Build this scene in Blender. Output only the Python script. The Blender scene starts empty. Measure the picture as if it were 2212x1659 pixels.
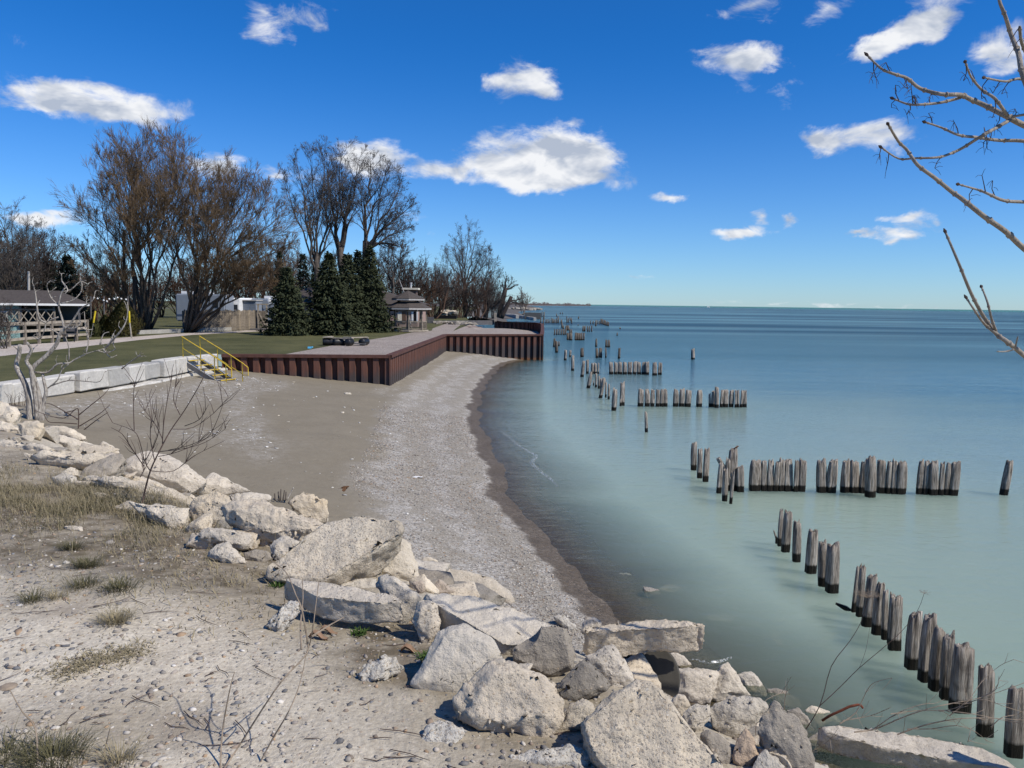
import bpy, bmesh, math, random
import numpy as np
from mathutils import Vector, Matrix, noise

SC = bpy.context.scene
COL = SC.collection
random.seed(7)
R = math.radians

# ------------------------------------------------------------------ camera
CAM_H = 4.9                      # eye above lake level (z = 0)
FPX, PCX, PCY = 1663.0, 1106.0, 829.5   # focal length and centre on a 2212 x 1659 measuring grid
PITCH = math.atan((829.5 - 655.3) / FPX)
ROLL = math.atan(0.0132)
_f = Vector((0, math.cos(PITCH), -math.sin(PITCH)))
_r0 = Vector((1, 0, 0)); _u0 = _r0.cross(_f)
_r = _r0 * math.cos(ROLL) + _u0 * math.sin(ROLL)
_u = -_r0 * math.sin(ROLL) + _u0 * math.cos(ROLL)
CPOS = Vector((0, 0, CAM_H))
cam = bpy.data.cameras.new('camera')
cam.sensor_fit = 'HORIZONTAL'; cam.sensor_width = 36.0
cam.lens = 36.0 * FPX / 2212.0
cam.clip_start = 0.05; cam.clip_end = 60000
camo = bpy.data.objects.new('camera', cam); COL.objects.link(camo)
m = Matrix((( _r.x, _u.x, -_f.x, 0), (_r.y, _u.y, -_f.y, 0), (_r.z, _u.z, -_f.z, CAM_H), (0, 0, 0, 1)))
camo.matrix_world = m
SC.camera = camo
SC.render.resolution_x, SC.render.resolution_y = 1024, 768

def ray(x, y): return _f + _r * ((x - PCX) / FPX) - _u * ((y - PCY) / FPX)
def atz(x, y, z):
    d = ray(x, y); return CPOS + d * ((z - CAM_H) / d.z)
def aty(x, y, Y):
    d = ray(x, y); return CPOS + d * (Y / d.y)

# ------------------------------------------------------------------ sun, sky, exposure
SUN_ELEV, SUN_AZ = R(47), R(-26)      # azimuth measured from +X towards +Y
sdir = Vector((math.cos(SUN_ELEV) * math.cos(SUN_AZ), math.cos(SUN_ELEV) * math.sin(SUN_AZ), math.sin(SUN_ELEV)))
sl = bpy.data.lights.new('sun', 'SUN'); sl.energy = 5.0; sl.angle = R(0.53); sl.color = (1.0, 0.94, 0.845)
so = bpy.data.objects.new('sun', sl); COL.objects.link(so)
so.rotation_euler = sdir.to_track_quat('Z', 'Y').to_euler(); so.location = (30, -20, 60)

W = bpy.data.worlds.new('World'); SC.world = W; W.use_nodes = True
SC.view_settings.view_transform = 'Standard'; SC.view_settings.look = 'None'
SC.view_settings.exposure = 0.0; SC.view_settings.gamma = 1.0
SC.view_settings.use_curve_mapping = False
SC.cycles.max_bounces = 6; SC.cycles.diffuse_bounces = 2; SC.cycles.glossy_bounces = 3
SC.cycles.transparent_max_bounces = 8; SC.cycles.use_denoising = True
SC.cycles.caustics_reflective = False; SC.cycles.caustics_refractive = False

def build_world():
    nt = W.node_tree; N = nt.nodes; L = nt.links; N.clear()
    out = N.new('ShaderNodeOutputWorld'); bg = N.new('ShaderNodeBackground'); bg.inputs['Strength'].default_value = 0.1
    L.new(bg.outputs[0], out.inputs[0])
    sky = N.new('ShaderNodeTexSky'); sky.sky_type = 'NISHITA'; sky.sun_disc = False
    sky.sun_elevation = SUN_ELEV; sky.sun_rotation = math.pi / 2 - SUN_AZ
    sky.altitude = 180; sky.air_density = 1.0; sky.dust_density = 0.1; sky.ozone_density = 3.0
    tc = N.new('ShaderNodeTexCoord')
    # deepen the clear-air blue the way the phone camera recorded it: more towards the zenith than at the horizon
    sz = N.new('ShaderNodeSeparateXYZ'); L.new(tc.outputs['Generated'], sz.inputs[0])
    el = N.new('ShaderNodeMapRange'); el.interpolation_type = 'SMOOTHSTEP'; el.inputs['From Min'].default_value = -.05; el.inputs['From Max'].default_value = .33; L.new(sz.outputs['Z'], el.inputs['Value'])
    tn = N.new('ShaderNodeMix'); tn.data_type = 'RGBA'; tn.inputs['A'].default_value = (.66, .96, 1.42, 1); tn.inputs['B'].default_value = (.12, .655, 1.30, 1); L.new(el.outputs[0], tn.inputs['Factor'])
    gm = N.new('ShaderNodeVectorMath'); gm.operation = 'MULTIPLY'
    L.new(sky.outputs[0], gm.inputs[0]); L.new(tn.outputs['Result'], gm.inputs[1])
    # clouds: (u, v, half width, half height, tilt deg, density) on the measuring grid, turned into directions
    clouds = [
        (185, 218, 200, 40, 6, 1.0), (110, 205, 105, 28, -4, .7), (285, 238, 90, 24, 14, .7),
        (575, 32, 55, 42, 0, .55), (570, 72, 70, 30, 8, .5), (690, 36, 70, 30, 12, .5), (632, 82, 20, 24, 30, .35),
        (1125, 165, 72, 46, -10, .85), (1185, 190, 55, 28, 28, .75), (1060, 176, 40, 18, -8, .5),
        (1170, 345, 155, 62, 2, 1.25), (1240, 335, 100, 55, 0, 1.1), (1040, 362, 110, 30, 2, .85), (1190, 392, 95, 26, -3, 1.0), (950, 368, 60, 26, 2, .7),
        (820, 348, 100, 40, 8, 1.1), (760, 335, 60, 30, 0, .8), (480, 358, 65, 30, 4, 1.05), (600, 385, 45, 28, 4, .9), (690,392,60,24,0,.5),
        (100, 472, 90, 22, 3, 1.0), (40, 468, 60, 14, 0, .6),
        (1590, 128, 105, 32, -2, .75), (1640, 122, 65, 30, 4, .65), (1620, 188, 60, 18, 5, .45), (1690, 205, 40, 22, 0, .4),
        (1625, 14, 80, 30, -4, .7), (1800, 18, 70, 32, -20, .65), (1925, 84, 120, 27, -19, .95), (2005, 64, 60, 32, -10, .75), (2030, 8, 80, 36, 0, .55), (1900, 105, 60, 22, -15, .7),
        (2170, 108, 75, 40, -28, 1.0), (2190, 150, 50, 22, -10, .5),
        (1810, 300, 95, 30, -3, .85), (1930, 292, 75, 38, -12, .85), (1765, 302, 40, 30, 0, .6),
        (1450, 430, 42, 11, -2, .85), (1645, 473, 36, 17, 0, 1.1), (1612, 502, 72, 11, -2, 1.0), (1704, 476, 18, 10, 0, .8),
        (1960, 467, 60, 15, -2, 1.15), (1950, 497, 75, 15, -6, 1.0), (1850, 508, 35, 8, 0, .8), (1938, 517, 18, 8, 0, .8),
        (935, 508, 70, 13, 4, .42), (890, 470, 40, 24, 10, .35), (1385, 601, 42, 6, 0, .40), (1303, 598, 22, 5, 0, .35), (1340, 398, 45, 22, 0, .4), (1565, 352, 22, 16, 0, .3),
        (25, 85, 60, 20, 10, .3),
        (1700, 657, 200, 6, 0.7, .42), (2000, 661, 230, 6, 0.7, .45),
    ]
    W.cycles.sampling_method = 'NONE'          # a smooth sky needs no light sampling of its own
    mp0 = N.new('ShaderNodeMapping'); mp0.inputs['Scale'].default_value = (1, 1, 1.9)
    L.new(tc.outputs['Generated'], mp0.inputs[0])
    def nze(scale, detail, rough, vec, dist=0.0):
        x = N.new('ShaderNodeTexNoise'); x.inputs['Scale'].default_value = scale; x.inputs['Detail'].default_value = detail; x.inputs['Roughness'].default_value = rough; x.inputs['Distortion'].default_value = dist
        L.new(vec, x.inputs['Vector']); return x
    def mth(op, a, b=None, c=None):
        x = N.new('ShaderNodeMath'); x.operation = op
        for i, v in enumerate((a, b, c)):
            if v is None: continue
            if isinstance(v, (int, float)): x.inputs[i].default_value = v
            else: L.new(v, x.inputs[i])
        return x.outputs[0]
    nz = nze(17, 9, .66, mp0.outputs[0], .5)
    up = N.new('ShaderNodeVectorMath'); up.operation = 'ADD'; up.inputs[1].default_value = (.012, -.004, .022); L.new(mp0.outputs[0], up.inputs[0])
    nb = nze(13, 4, .55, up.outputs[0], .35); na = nze(13, 4, .55, mp0.outputs[0], .35)
    # domain warp so that the banks have ragged outlines
    wz = nze(20, 4, .55, mp0.outputs[0])
    ws = N.new('ShaderNodeVectorMath'); ws.operation = 'MULTIPLY_ADD'; ws.inputs[1].default_value = (.05, .05, .034)
    wo = N.new('ShaderNodeVectorMath'); wo.operation = 'SUBTRACT'; wo.inputs[1].default_value = (.025, .025, .017)
    L.new(wz.outputs['Color'], ws.inputs[0]); L.new(tc.outputs['Generated'], ws.inputs[2]); L.new(ws.outputs[0], wo.inputs[0])
    acc = None; low = None
    for (u, v, w, h, t, dens) in clouds:
        c = ray(u, v).normalized()
        ax = ray(u + 10, v).normalized() - c; ax.normalize()
        ay = ax.cross(c); ay.normalize(); ay = -ay if ay.z < 0 else ay
        ta = R(-t); ax2 = ax * math.cos(ta) + ay * math.sin(ta); ay2 = ay * math.cos(ta) - ax * math.sin(ta)
        rot = Matrix((ax2, ay2, ax2.cross(ay2))).transposed().to_euler()
        mp = N.new('ShaderNodeMapping'); mp.vector_type = 'TEXTURE'; mp.inputs['Rotation'].default_value = rot
        k = 1.28 / FPX * c.dot(_f)
        mp.inputs['Scale'].default_value = (w * k, h * k * 1.1, 1e5); mp.inputs['Location'].default_value = c
        L.new(wo.outputs[0], mp.inputs[0])
        g = N.new('ShaderNodeTexGradient'); g.gradient_type = 'SPHERICAL'; L.new(mp.outputs[0], g.inputs[0])
        acc = mth('MULTIPLY', g.outputs['Fac'], dens) if acc is None else mth('MULTIPLY_ADD', g.outputs['Fac'], dens, acc)
    acc = mth('MINIMUM', acc, 1.15)
    # density = bank envelope + billow noise, cut softly
    den = mth('ADD', mth('MULTIPLY', acc, 1.45), mth('MULTIPLY_ADD', nz.outputs['Fac'], 2.7, -1.79))
    gate = N.new('ShaderNodeMapRange'); gate.inputs['From Min'].default_value = .03; gate.inputs['From Max'].default_value = .2; L.new(acc, gate.inputs['Value'])
    cov = N.new('ShaderNodeMapRange'); cov.interpolation_type = 'SMOOTHSTEP'; cov.inputs['From Min'].default_value = -.12; cov.inputs['From Max'].default_value = .95; cov.inputs['To Max'].default_value = .97
    L.new(den, cov.inputs['Value'])
    cv = mth('MULTIPLY', cov.outputs[0], gate.outputs[0])
    # billows catch the sun above and to the right, their lower sides are greyer
    rel = mth('SUBTRACT', na.outputs['Fac'], nb.outputs['Fac'])
    s1 = N.new('ShaderNodeMapRange'); s1.inputs['From Min'].default_value = -.13; s1.inputs['From Max'].default_value = .09; L.new(rel, s1.inputs['Value'])
    cc = N.new('ShaderNodeMix'); cc.data_type = 'RGBA'; cc.inputs['A'].default_value = (4.6, 5.2, 6.3, 1); cc.inputs['B'].default_value = (9.3, 9.4, 9.6, 1)
    L.new(s1.outputs[0], cc.inputs['Factor'])
    mx = N.new('ShaderNodeMix'); mx.data_type = 'RGBA'; L.new(cv, mx.inputs['Factor']); L.new(gm.outputs[0], mx.inputs['A']); L.new(cc.outputs['Result'], mx.inputs['B'])
    L.new(mx.outputs['Result'], bg.inputs['Color'])
build_world()

# ------------------------------------------------------------------ helpers
def tag(o, label=None, cat=None, group=None, kind=None):
    if label: o['label'] = label
    if cat: o['category'] = cat
    if group: o['group'] = group
    if kind: o['kind'] = kind
    return o

class MB:
    """collects geometry for one mesh object"""
    def __init__(s): s.v = []; s.f = []
    def add(s, vs, fs):
        b = len(s.v); s.v.extend(vs); s.f.extend([tuple(i + b for i in f) for f in fs])
    def box(s, c, size, rz=0, ax=None):
        hx, hy, hz = size[0] / 2, size[1] / 2, size[2] / 2
        c = Vector(c); cs, sn = math.cos(rz), math.sin(rz)
        vs = []
        for z in (-hz, hz):
            for x, y in ((-hx, -hy), (hx, -hy), (hx, hy), (-hx, hy)):
                if ax: vs.append(c + ax[0] * x + ax[1] * y + ax[2] * z)
                else: vs.append(c + Vector((x * cs - y * sn, x * sn + y * cs, z)))
        s.add(vs, [(3, 2, 1, 0), (4, 5, 6, 7), (0, 1, 5, 4), (1, 2, 6, 5), (2, 3, 7, 6), (3, 0, 4, 7)])
    def bar(s, a, b, w, h, up=Vector((0, 0, 1))):
        a, b = Vector(a), Vector(b); d = b - a; L = d.length; d /= L
        x = d.cross(up); x = x.normalized() if x.length > 1e-5 else Vector((1, 0, 0)); z = x.cross(d)
        s.box((a + b) / 2, (w, L, h), ax=(x, d, z))
    def tube(s, pts, rad, n=5, cap=True):
        m = len(pts)
        if m < 2: return
        b = len(s.v); pv = None
        for i in range(m):
            d = pts[min(i + 1, m - 1)] - pts[max(i - 1, 0)]
            if d.length < 1e-9: d = Vector((0, 0, 1))
            d.normalize()
            if pv is None: x = d.orthogonal().normalized()
            else:
                x = pv - d * pv.dot(d); x = x.normalized() if x.length > 1e-6 else d.orthogonal().normalized()
            pv = x; y = d.cross(x); r = rad[i] if hasattr(rad, '__len__') else rad
            for k in range(n):
                a = 2 * math.pi * k / n
                s.v.append(pts[i] + x * (math.cos(a) * r) + y * (math.sin(a) * r))
        for i in range(m - 1):
            for k in range(n):
                k2 = (k + 1) % n
                s.f.append((b + i * n + k, b + i * n + k2, b + (i + 1) * n + k2, b + (i + 1) * n + k))
        if cap:
            s.f.append(tuple(b + k for k in reversed(range(n)))); s.f.append(tuple(b + (m - 1) * n + k for k in range(n)))
    def prism(s, poly, h0, h1):
        n = len(poly)
        s.add([Vector((p[0], p[1], h0)) for p in poly] + [Vector((p[0], p[1], h1)) for p in poly],
              [tuple(reversed(range(n))), tuple(range(n, 2 * n))] + [(i, (i + 1) % n, n + (i + 1) % n, n + i) for i in range(n)])
    def ell(s, c, r, n=8, m=5):
        c = Vector(c); r = r if hasattr(r, '__len__') else (r, r, r)
        vs = [c + Vector((0, 0, -r[2]))]
        for j in range(1, m):
            t = math.pi * j / m
            for k in range(n):
                a = 2 * math.pi * k / n
                vs.append(c + Vector((math.sin(t) * math.cos(a) * r[0], math.sin(t) * math.sin(a) * r[1], -math.cos(t) * r[2])))
        vs.append(c + Vector((0, 0, r[2]))); fs = []
        for k in range(n): fs.append((0, 1 + (k + 1) % n, 1 + k))
        for j in range(m - 2):
            for k in range(n):
                a = 1 + j * n + k; b = 1 + j * n + (k + 1) % n; fs.append((a, b, b + n, a + n))
        e = len(vs) - 1; o = 1 + (m - 2) * n
        for k in range(n): fs.append((e, o + k, o + (k + 1) % n))
        s.add(vs, fs)
    def build(s, name, mat, parent=None, smooth=False, label=None, cat=None, group=None, kind=None, org=None):
        """one mesh object. With a parent the vertices are stored relative to the root's location"""
        if parent is not None:
            root = parent
            while root.parent: root = root.parent
            o0 = Vector(root.location)
        else: o0 = Vector(org) if org is not None else Vector((0, 0, 0))
        me = bpy.data.meshes.new(name)
        a = np.array([tuple(v) for v in s.v], dtype=np.float64).reshape(-1, 3) - np.array(tuple(o0))
        me.from_pydata(a.tolist(), [], s.f)
        if mat: me.materials.append(mat)
        if smooth: me.polygons.foreach_set('use_smooth', [True] * len(me.polygons))
        me.update()
        o = bpy.data.objects.new(name, me); COL.objects.link(o)
        if parent is not None: o.parent = parent
        else: o.location = o0
        return tag(o, label, cat, group, kind)

def thing(name, loc, label, cat, group=None):
    o = bpy.data.objects.new(name, None); COL.objects.link(o); o.location = loc; o.empty_display_size = 0.2
    return tag(o, label, cat, group)

def copy_tree(root, loc=None, rz=None, sc=None, label=None, group=None):
    c = root.copy(); COL.objects.link(c)
    if loc is not None: c.location = loc
    if rz is not None: c.rotation_euler = (0, 0, rz)
    if sc is not None: c.scale = sc if hasattr(sc, '__len__') else (sc, sc, sc)
    if label: c['label'] = label
    if group: c['group'] = group
    for ch in list(root.children):
        d = ch.copy(); COL.objects.link(d); d.parent = c
        for g in list(ch.children):
            e = g.copy(); COL.objects.link(e); e.parent = d
    return c

def grid_mesh(name, xs, ys, zf, mat, attrs=None, kind='structure', keep=None):
    nx, ny = len(xs), len(ys); vs = []; at = {k: [] for k in (attrs or {})}
    for y in ys:
        for x in xs:
            vs.append((x, y, zf(x, y)))
            for k in at: at[k].append(attrs[k](x, y))
    fs = [(j * nx + i, j * nx + i + 1, (j + 1) * nx + i + 1, (j + 1) * nx + i) for j in range(ny - 1) for i in range(nx - 1)
          if keep is None or keep((xs[i] + xs[i + 1]) / 2, (ys[j] + ys[j + 1]) / 2)]
    me = bpy.data.meshes.new(name); me.from_pydata(vs, [], fs)
    for k in at:
        a = me.attributes.new(k, 'FLOAT', 'POINT'); a.data.foreach_set('value', at[k])
    me.polygons.foreach_set('use_smooth', [True] * len(me.polygons)); me.materials.append(mat); me.update()
    o = bpy.data.objects.new(name, me); COL.objects.link(o); o['kind'] = kind
    return o

def lerp_table(t, x):
    if x <= t[0][0]: return t[0][1]
    for (a, b), (c, d) in zip(t, t[1:]):
        if x <= c: return b + (d - b) * (x - a) / (c - a)
    return t[-1][1]
def smooth(a, b, x):
    t = max(0.0, min(1.0, (x - a) / (b - a))); return t * t * (3 - 2 * t)
ORD = ['zeroth', 'first', 'second', 'third', 'fourth', 'fifth', 'sixth', 'seventh', 'eighth', 'ninth', 'tenth', 'eleventh', 'twelfth', 'thirteenth', 'fourteenth', 'fifteenth', 'sixteenth', 'seventeenth', 'eighteenth', 'nineteenth', 'twentieth'] + ['twenty-' + w for w in ('first', 'second', 'third', 'fourth', 'fifth', 'sixth', 'seventh', 'eighth', 'ninth')]

# ------------------------------------------------------------------ materials
class NM:
    """small node-material builder"""
    def __init__(s, name, rough=0.8, spec=0.3):
        s.m = bpy.data.materials.new(name); s.m.use_nodes = True; s.t = s.m.node_tree; s.N = s.t.nodes; s.L = s.t.links
        s.b = s.N['Principled BSDF']; s.b.inputs['Roughness'].default_value = rough; s.b.inputs['Specular IOR Level'].default_value = spec
        s.bumps = None
    def n(s, t, **k):
        x = s.N.new('ShaderNode' + t)
        for a, v in k.items(): setattr(x, a, v)
        return x
    def coord(s, kind='Object', scale=(1, 1, 1)):
        if kind == 'World':
            g = s.n('NewGeometry'); o = g.outputs['Position']
        else:
            g = s.n('TexCoord'); o = g.outputs[kind]
        if scale == (1, 1, 1): return o
        mp = s.n('Mapping'); mp.inputs['Scale'].default_value = scale; s.L.new(o, mp.inputs[0]); return mp.outputs[0]
    def noise(s, vec, scale, detail=5, rough=.55, dist=0):
        x = s.n('TexNoise'); x.inputs['Scale'].default_value = scale; x.inputs['Detail'].default_value = detail; x.inputs['Roughness'].default_value = rough; x.inputs['Distortion'].default_value = dist
        s.L.new(vec, x.inputs['Vector']); return x.outputs['Fac']
    def voro(s, vec, scale, feat='F1', out='Distance', rnd=1):
        x = s.n('TexVoronoi'); x.feature = feat; x.inputs['Scale'].default_value = scale; x.inputs['Randomness'].default_value = rnd
        s.L.new(vec, x.inputs['Vector']); return x.outputs[out]
    def attr(s, name, out='Fac'):
        x = s.n('Attribute'); x.attribute_name = name; return x.outputs[out]
    def math(s, op, a, b=None, c=None):
        x = s.n('Math'); x.operation = op
        for i, v in enumerate((a, b, c)):
            if v is None: continue
            if isinstance(v, (int, float)): x.inputs[i].default_value = v
            else: s.L.new(v, x.inputs[i])
        return x.outputs[0]
    def rng(s, v, a, b, c=0., d=1., sm=False):
        x = s.n('MapRange'); x.interpolation_type = 'SMOOTHSTEP' if sm else 'LINEAR'
        for nme, q in (('From Min', a), ('From Max', b), ('To Min', c), ('To Max', d)): x.inputs[nme].default_value = q
        s.L.new(v, x.inputs['Value']); return x.outputs[0]
    def mix(s, f, a, b, mode='MIX'):
        x = s.n('Mix'); x.data_type = 'RGBA'; x.blend_type = mode
        for nme, v in (('Factor', f), ('A', a), ('B', b)):
            i = x.inputs[nme] if nme == 'Factor' else [q for q in x.inputs if q.name == nme and q.type == 'RGBA'][0]
            if isinstance(v, (int, float)): i.default_value = v
            elif isinstance(v, tuple): i.default_value = v + (1,) if len(v) == 3 else v
            else: s.L.new(v, i)
        return [q for q in x.outputs if q.type == 'RGBA'][0]
    def ramp(s, f, stops):
        x = s.n('ValToRGB'); e = x.color_ramp.elements
        while len(e) < len(stops): e.new(0.5)
        for q, (p, c) in zip(e, stops): q.position = p; q.color = c + (1,)
        s.L.new(f, x.inputs[0]); return x.outputs[0]
    def bump(s, h, strength=.4, dist=.02):
        x = s.n('Bump'); x.inputs['Strength'].default_value = strength; x.inputs['Distance'].default_value = dist
        s.L.new(h, x.inputs['Height'])
        if s.bumps is not None: s.L.new(s.bumps, x.inputs['Normal'])
        s.bumps = x.outputs[0]; s.L.new(s.bumps, s.b.inputs['Normal']); return s
    def col(s, c):
        if isinstance(c, tuple): s.b.inputs['Base Color'].default_value = c + (1,)
        else: s.L.new(c, s.b.inputs['Base Color'])
        return s
    def objrand(s): return s.n('ObjectInfo').outputs['Random']

def plain(name, c, rough=.7, spec=.3, metal=0, var=.18, scale=6, bump=.15, kind='Object'):
    m = NM(name, rough, spec); v = m.coord(kind); f = m.noise(v, scale, 6)
    m.col(m.mix(m.rng(f, .3, .7), tuple(q * (1 - var) for q in c), tuple(min(1, q * (1 + var)) for q in c)))
    m.b.inputs['Metallic'].default_value = metal
    if bump: m.bump(m.noise(v, scale * 8, 4), bump, .01)
    return m.m
# ------------------------------------------------------------------ terrain functions
TZ = 2.24                                    # lawn terrace and steel wall level
SHORE = [(-30, 12), (0, 5.2), (5, 3.9), (9, 2.5), (11.75, 1.62), (13.6, 1.35), (15.2, .93), (18.4, .08), (23.4, -.34), (27.4, -.91), (33, -1.41), (41.6, -1.66), (50, -1.45), (60.5, -.79), (64, 0.0), (68, 1.2), (72, 2.0)]
def x_shore(y):
    return lerp_table(SHORE, y) + .10 * math.sin(y * 1.9) * smooth(20, 40, y) + .07 * math.sin(y * 1.15 + 1.2) + .16 * noise.noise(Vector((y * .9, 0, 3))) + .07 * noise.noise(Vector((y * 2.7, 4, 3)))
def beach_z(x, y):
    s = x_shore(y) - x
    if s >= 0:
        z = .15 * s if s < 5 else .75 + .092 * (s - 5)
        z = min(z, 1.75)
        z += (.03 * noise.noise(Vector((x * .5, y * .5, 0))) + .03 * noise.noise(Vector((x * .18, y * .25, 5)))) * min(1, s)
        z += .025 * math.sin(s * 2.2 + .6 * math.sin(y * .5)) * smooth(.6, 1.4, s) * smooth(4.6, 3.6, s)
        return z
    return max(.13 * s, -2.5) + .02 * noise.noise(Vector((x * .6, y * .6, 2)))
CREST = [(-40, 30), (-14, 15.5), (-9.0, 12.2), (-5.9, 9.0), (-4.1, 7.2), (-2.7, 6.0), (-1.8, 5.2), (-.95, 4.6), (-.35, 4.0), (.2, 3.4), (.6, 2.95), (1.1, 2.45), (2.2, 1.5), (5, -1), (14, -9)]
def crest_d(x, y):
    """signed distance to the bank's crest, positive on the lake side"""
    best = 1e9; sg = 1
    for (a, b), (c, d) in zip(CREST, CREST[1:]):
        ex, ey = c - a, d - b; L2 = ex * ex + ey * ey
        t = max(0, min(1, ((x - a) * ex + (y - b) * ey) / L2))
        px, py = x - a - ex * t, y - b - ey * t; q = px * px + py * py
        if q < best: best = q; sg = 1 if (ex * (y - b) - ey * (x - a)) > 0 else -1
    return sg * math.sqrt(best)
def bank_z(x, y):
    d = crest_d(x, y)
    z = 3.3 + .05 * noise.noise(Vector((x * .7, y * .7, 1))) + .018 * noise.noise(Vector((x * 2.6, y * 2.6, 3))) + .006 * noise.noise(Vector((x * 9, y * 9, 4)))
    if d > -1.2: z -= .10 * smooth(-1.2, 0, d)
    if d > 0: z -= .72 * (d - .35 * (1 - math.exp(-d / .35)))
    return z
def ground_z(x, y): return max(beach_z(x, y), bank_z(x, y))
def hit(u, v):
    """where the line of sight through (u, v) meets bank or beach"""
    d = ray(u, v); t = 1.0
    while t < 80:
        p = CPOS + d * t
        if p.z <= ground_z(p.x, p.y): break
        t += .03 if t < 14 else .12
    return CPOS + d * t

# ------------------------------------------------------------------ ground materials
def mat_beach():
    m = NM('beach_sand', .9, .2); w = m.coord('World')
    s = m.attr('inland')                       # metres inland from the waterline
    n1 = m.noise(w, .9, 5); n2 = m.noise(w, 5, 5); n3 = m.noise(w, 60, 3)
    sand = m.mix(m.rng(m.math('MULTIPLY_ADD', n2, .45, n1), .45, 1.0), (.150, .126, .088), (.218, .188, .136))
    sand = m.mix(m.rng(n3, .35, .7), sand, (.23, .197, .143), 'MIX'); 
    # shingle band
    warp = m.math('MULTIPLY_ADD', n1, 2.2, -1.1); sw = m.math('ADD', s, warp)
    band = m.math('MULTIPLY', m.rng(sw, -1.2, -.6, sm=True), m.rng(sw, 4.3, 3.2, sm=True))
    upper = m.attr('shingle')
    band = m.math('MAXIMUM', band, m.math('MULTIPLY', upper, m.rng(n2, .35, .6)))
    vc = m.voro(w, 30, out='Color'); vd = m.voro(w, 30)
    sp = m.n('SeparateColor'); m.L.new(vc, sp.inputs[0])
    peb = m.ramp(sp.outputs[0], [(0, (.07, .07, .072)), (.2, (.2, .19, .175)), (.45, (.34, .32, .29)), (.6, (.30, .25, .195)), (.8, (.44, .415, .375)), (1, (.56, .535, .49))])
    peb = m.mix(.35, peb, (.35, .315, .255))
    lines = m.math('MULTIPLY', m.rng(m.math('SINE', m.math('MULTIPLY', sw, 4.4)), -.6, .5), m.rng(m.noise(w, 1.6, 5), .36, .52))
    bandf = m.math('MULTIPLY', band, m.rng(lines, 0, 1, .55, 1))
    c = m.mix(bandf, sand, peb)
    # scattered pale shells and chips on the sand
    v2 = m.n('TexVoronoi'); v2.inputs['Scale'].default_value = 3.4; m.L.new(w, v2.inputs['Vector'])
    chip = m.math('MULTIPLY', m.rng(v2.outputs['Distance'], .055, .03), m.rng(m.noise(w, .7, 2), .47, .6))
    c = m.mix(m.math('MULTIPLY', chip, .8), c, (.6, .58, .53))
    # wet margin
    wn = m.math('MULTIPLY_ADD', m.noise(w, 2.2, 4), .5, -.25)
    wet = m.rng(m.math('ADD', s, wn), .62, .42, sm=True)
    c = m.mix(wet, c, m.mix(1.0, c, m.mix(m.rng(s, .05, -.4), (.38, .325, .26), (.5, .44, .36)), 'MULTIPLY'))
    m.col(c); m.L.new(m.rng(wet, 0, 1, .9, .55), m.b.inputs['Roughness'])
    h = m.math('ADD', m.math('MULTIPLY', m.math('MULTIPLY', vd, band), -.8), m.math('MULTIPLY', n3, .25))
    m.bump(h, .6, .03); m.bump(n2, .35, .06); m.bump(m.rng(m.voro(w, 2.6), .05, .22), .25, .05)
    return m.m
def mat_soil():
    m = NM('bank_soil', .95, .15); w = m.coord('World')
    n1 = m.noise(w, .9, 6); n2 = m.noise(w, 7, 6); n3 = m.noise(w, 45, 5, .65)
    c = m.mix(m.rng(m.math('MULTIPLY_ADD', n2, .5, n1), .5, 1.0), (.42, .365, .275), (.70, .635, .51))
    c = m.mix(m.rng(n3, .42, .7, 0, .6), c, (.28, .23, .175))
    c = m.mix(m.rng(n3, .44, .3, 0, .5), c, (.7, .61, .5))
    gr = m.attr('litter')
    c = m.mix(m.math('MULTIPLY', gr, m.rng(n2, .3, .6, .45, 1)), c, (.13, .105, .07))
    c = m.mix(m.rng(m.noise(w, 1.7, 4, .6), .54, .68, 0, .55), c, (.24, .195, .145))
    vc = m.n('TexVoronoi'); vc.inputs['Scale'].default_value = 42; m.L.new(w, vc.inputs['Vector'])
    sp = m.n('SeparateColor'); m.L.new(vc.outputs['Color'], sp.inputs[0])
    grain = m.ramp(sp.outputs[0], [(0, (.09, .09, .1)), (.3, (.3, .27, .23)), (.6, (.48, .43, .37)), (.85, (.33, .22, .14)), (1, (.66, .62, .56))])
    gm = m.math('MULTIPLY', m.rng(vc.outputs['Distance'], .34, .2), m.rng(sp.outputs[1], .55, .6))
    c = m.mix(m.math('MULTIPLY', gm, .75), c, grain)
    m.col(c); m.bump(m.math('ADD', n3, m.math('MULTIPLY', gm, .25)), .6, .015); m.bump(n2, .4, .04)
    return m.m
def mat_lawn():
    m = NM('lawn_grass', .9, .1); w = m.coord('World'); n1 = m.noise(w, .35, 5); n2 = m.noise(m.coord('World', (3, 9, 1)), 1.2, 6); n3 = m.noise(w, 18, 4)
    c = m.mix(m.rng(m.math('MULTIPLY_ADD', n2, .7, n1), .62, 1.02), (.045, .052, .022), (.115, .112, .05))
    c = m.mix(m.rng(n3, .45, .75, 0, .5), c, (.15, .13, .068))
    m.col(c); m.bump(n3, .9, .06); return m.m
def mat_gravel(name, a, b, sc=14):
    m = NM(name, .95, .15); w = m.coord('World'); vc = m.voro(w, sc, out='Color'); sp = m.n('SeparateColor'); m.L.new(vc, sp.inputs[0])
    n1 = m.noise(w, .5, 5); n2 = m.noise(w, 3, 5)
    c = m.mix(sp.outputs[0], a, b); c = m.mix(m.rng(m.math('MULTIPLY_ADD', n2, .5, n1), .5, 1.0, 0, .5), c, tuple(q * .62 for q in a))
    m.col(c); m.bump(m.voro(w, sc), .7, .05); return m.m
MAT_BEACH, MAT_SOIL, MAT_LAWN = mat_beach(), mat_soil(), mat_lawn()
MAT_PATH = mat_gravel('path_gravel', (.42, .36, .31), (.6, .53, .46))
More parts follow.
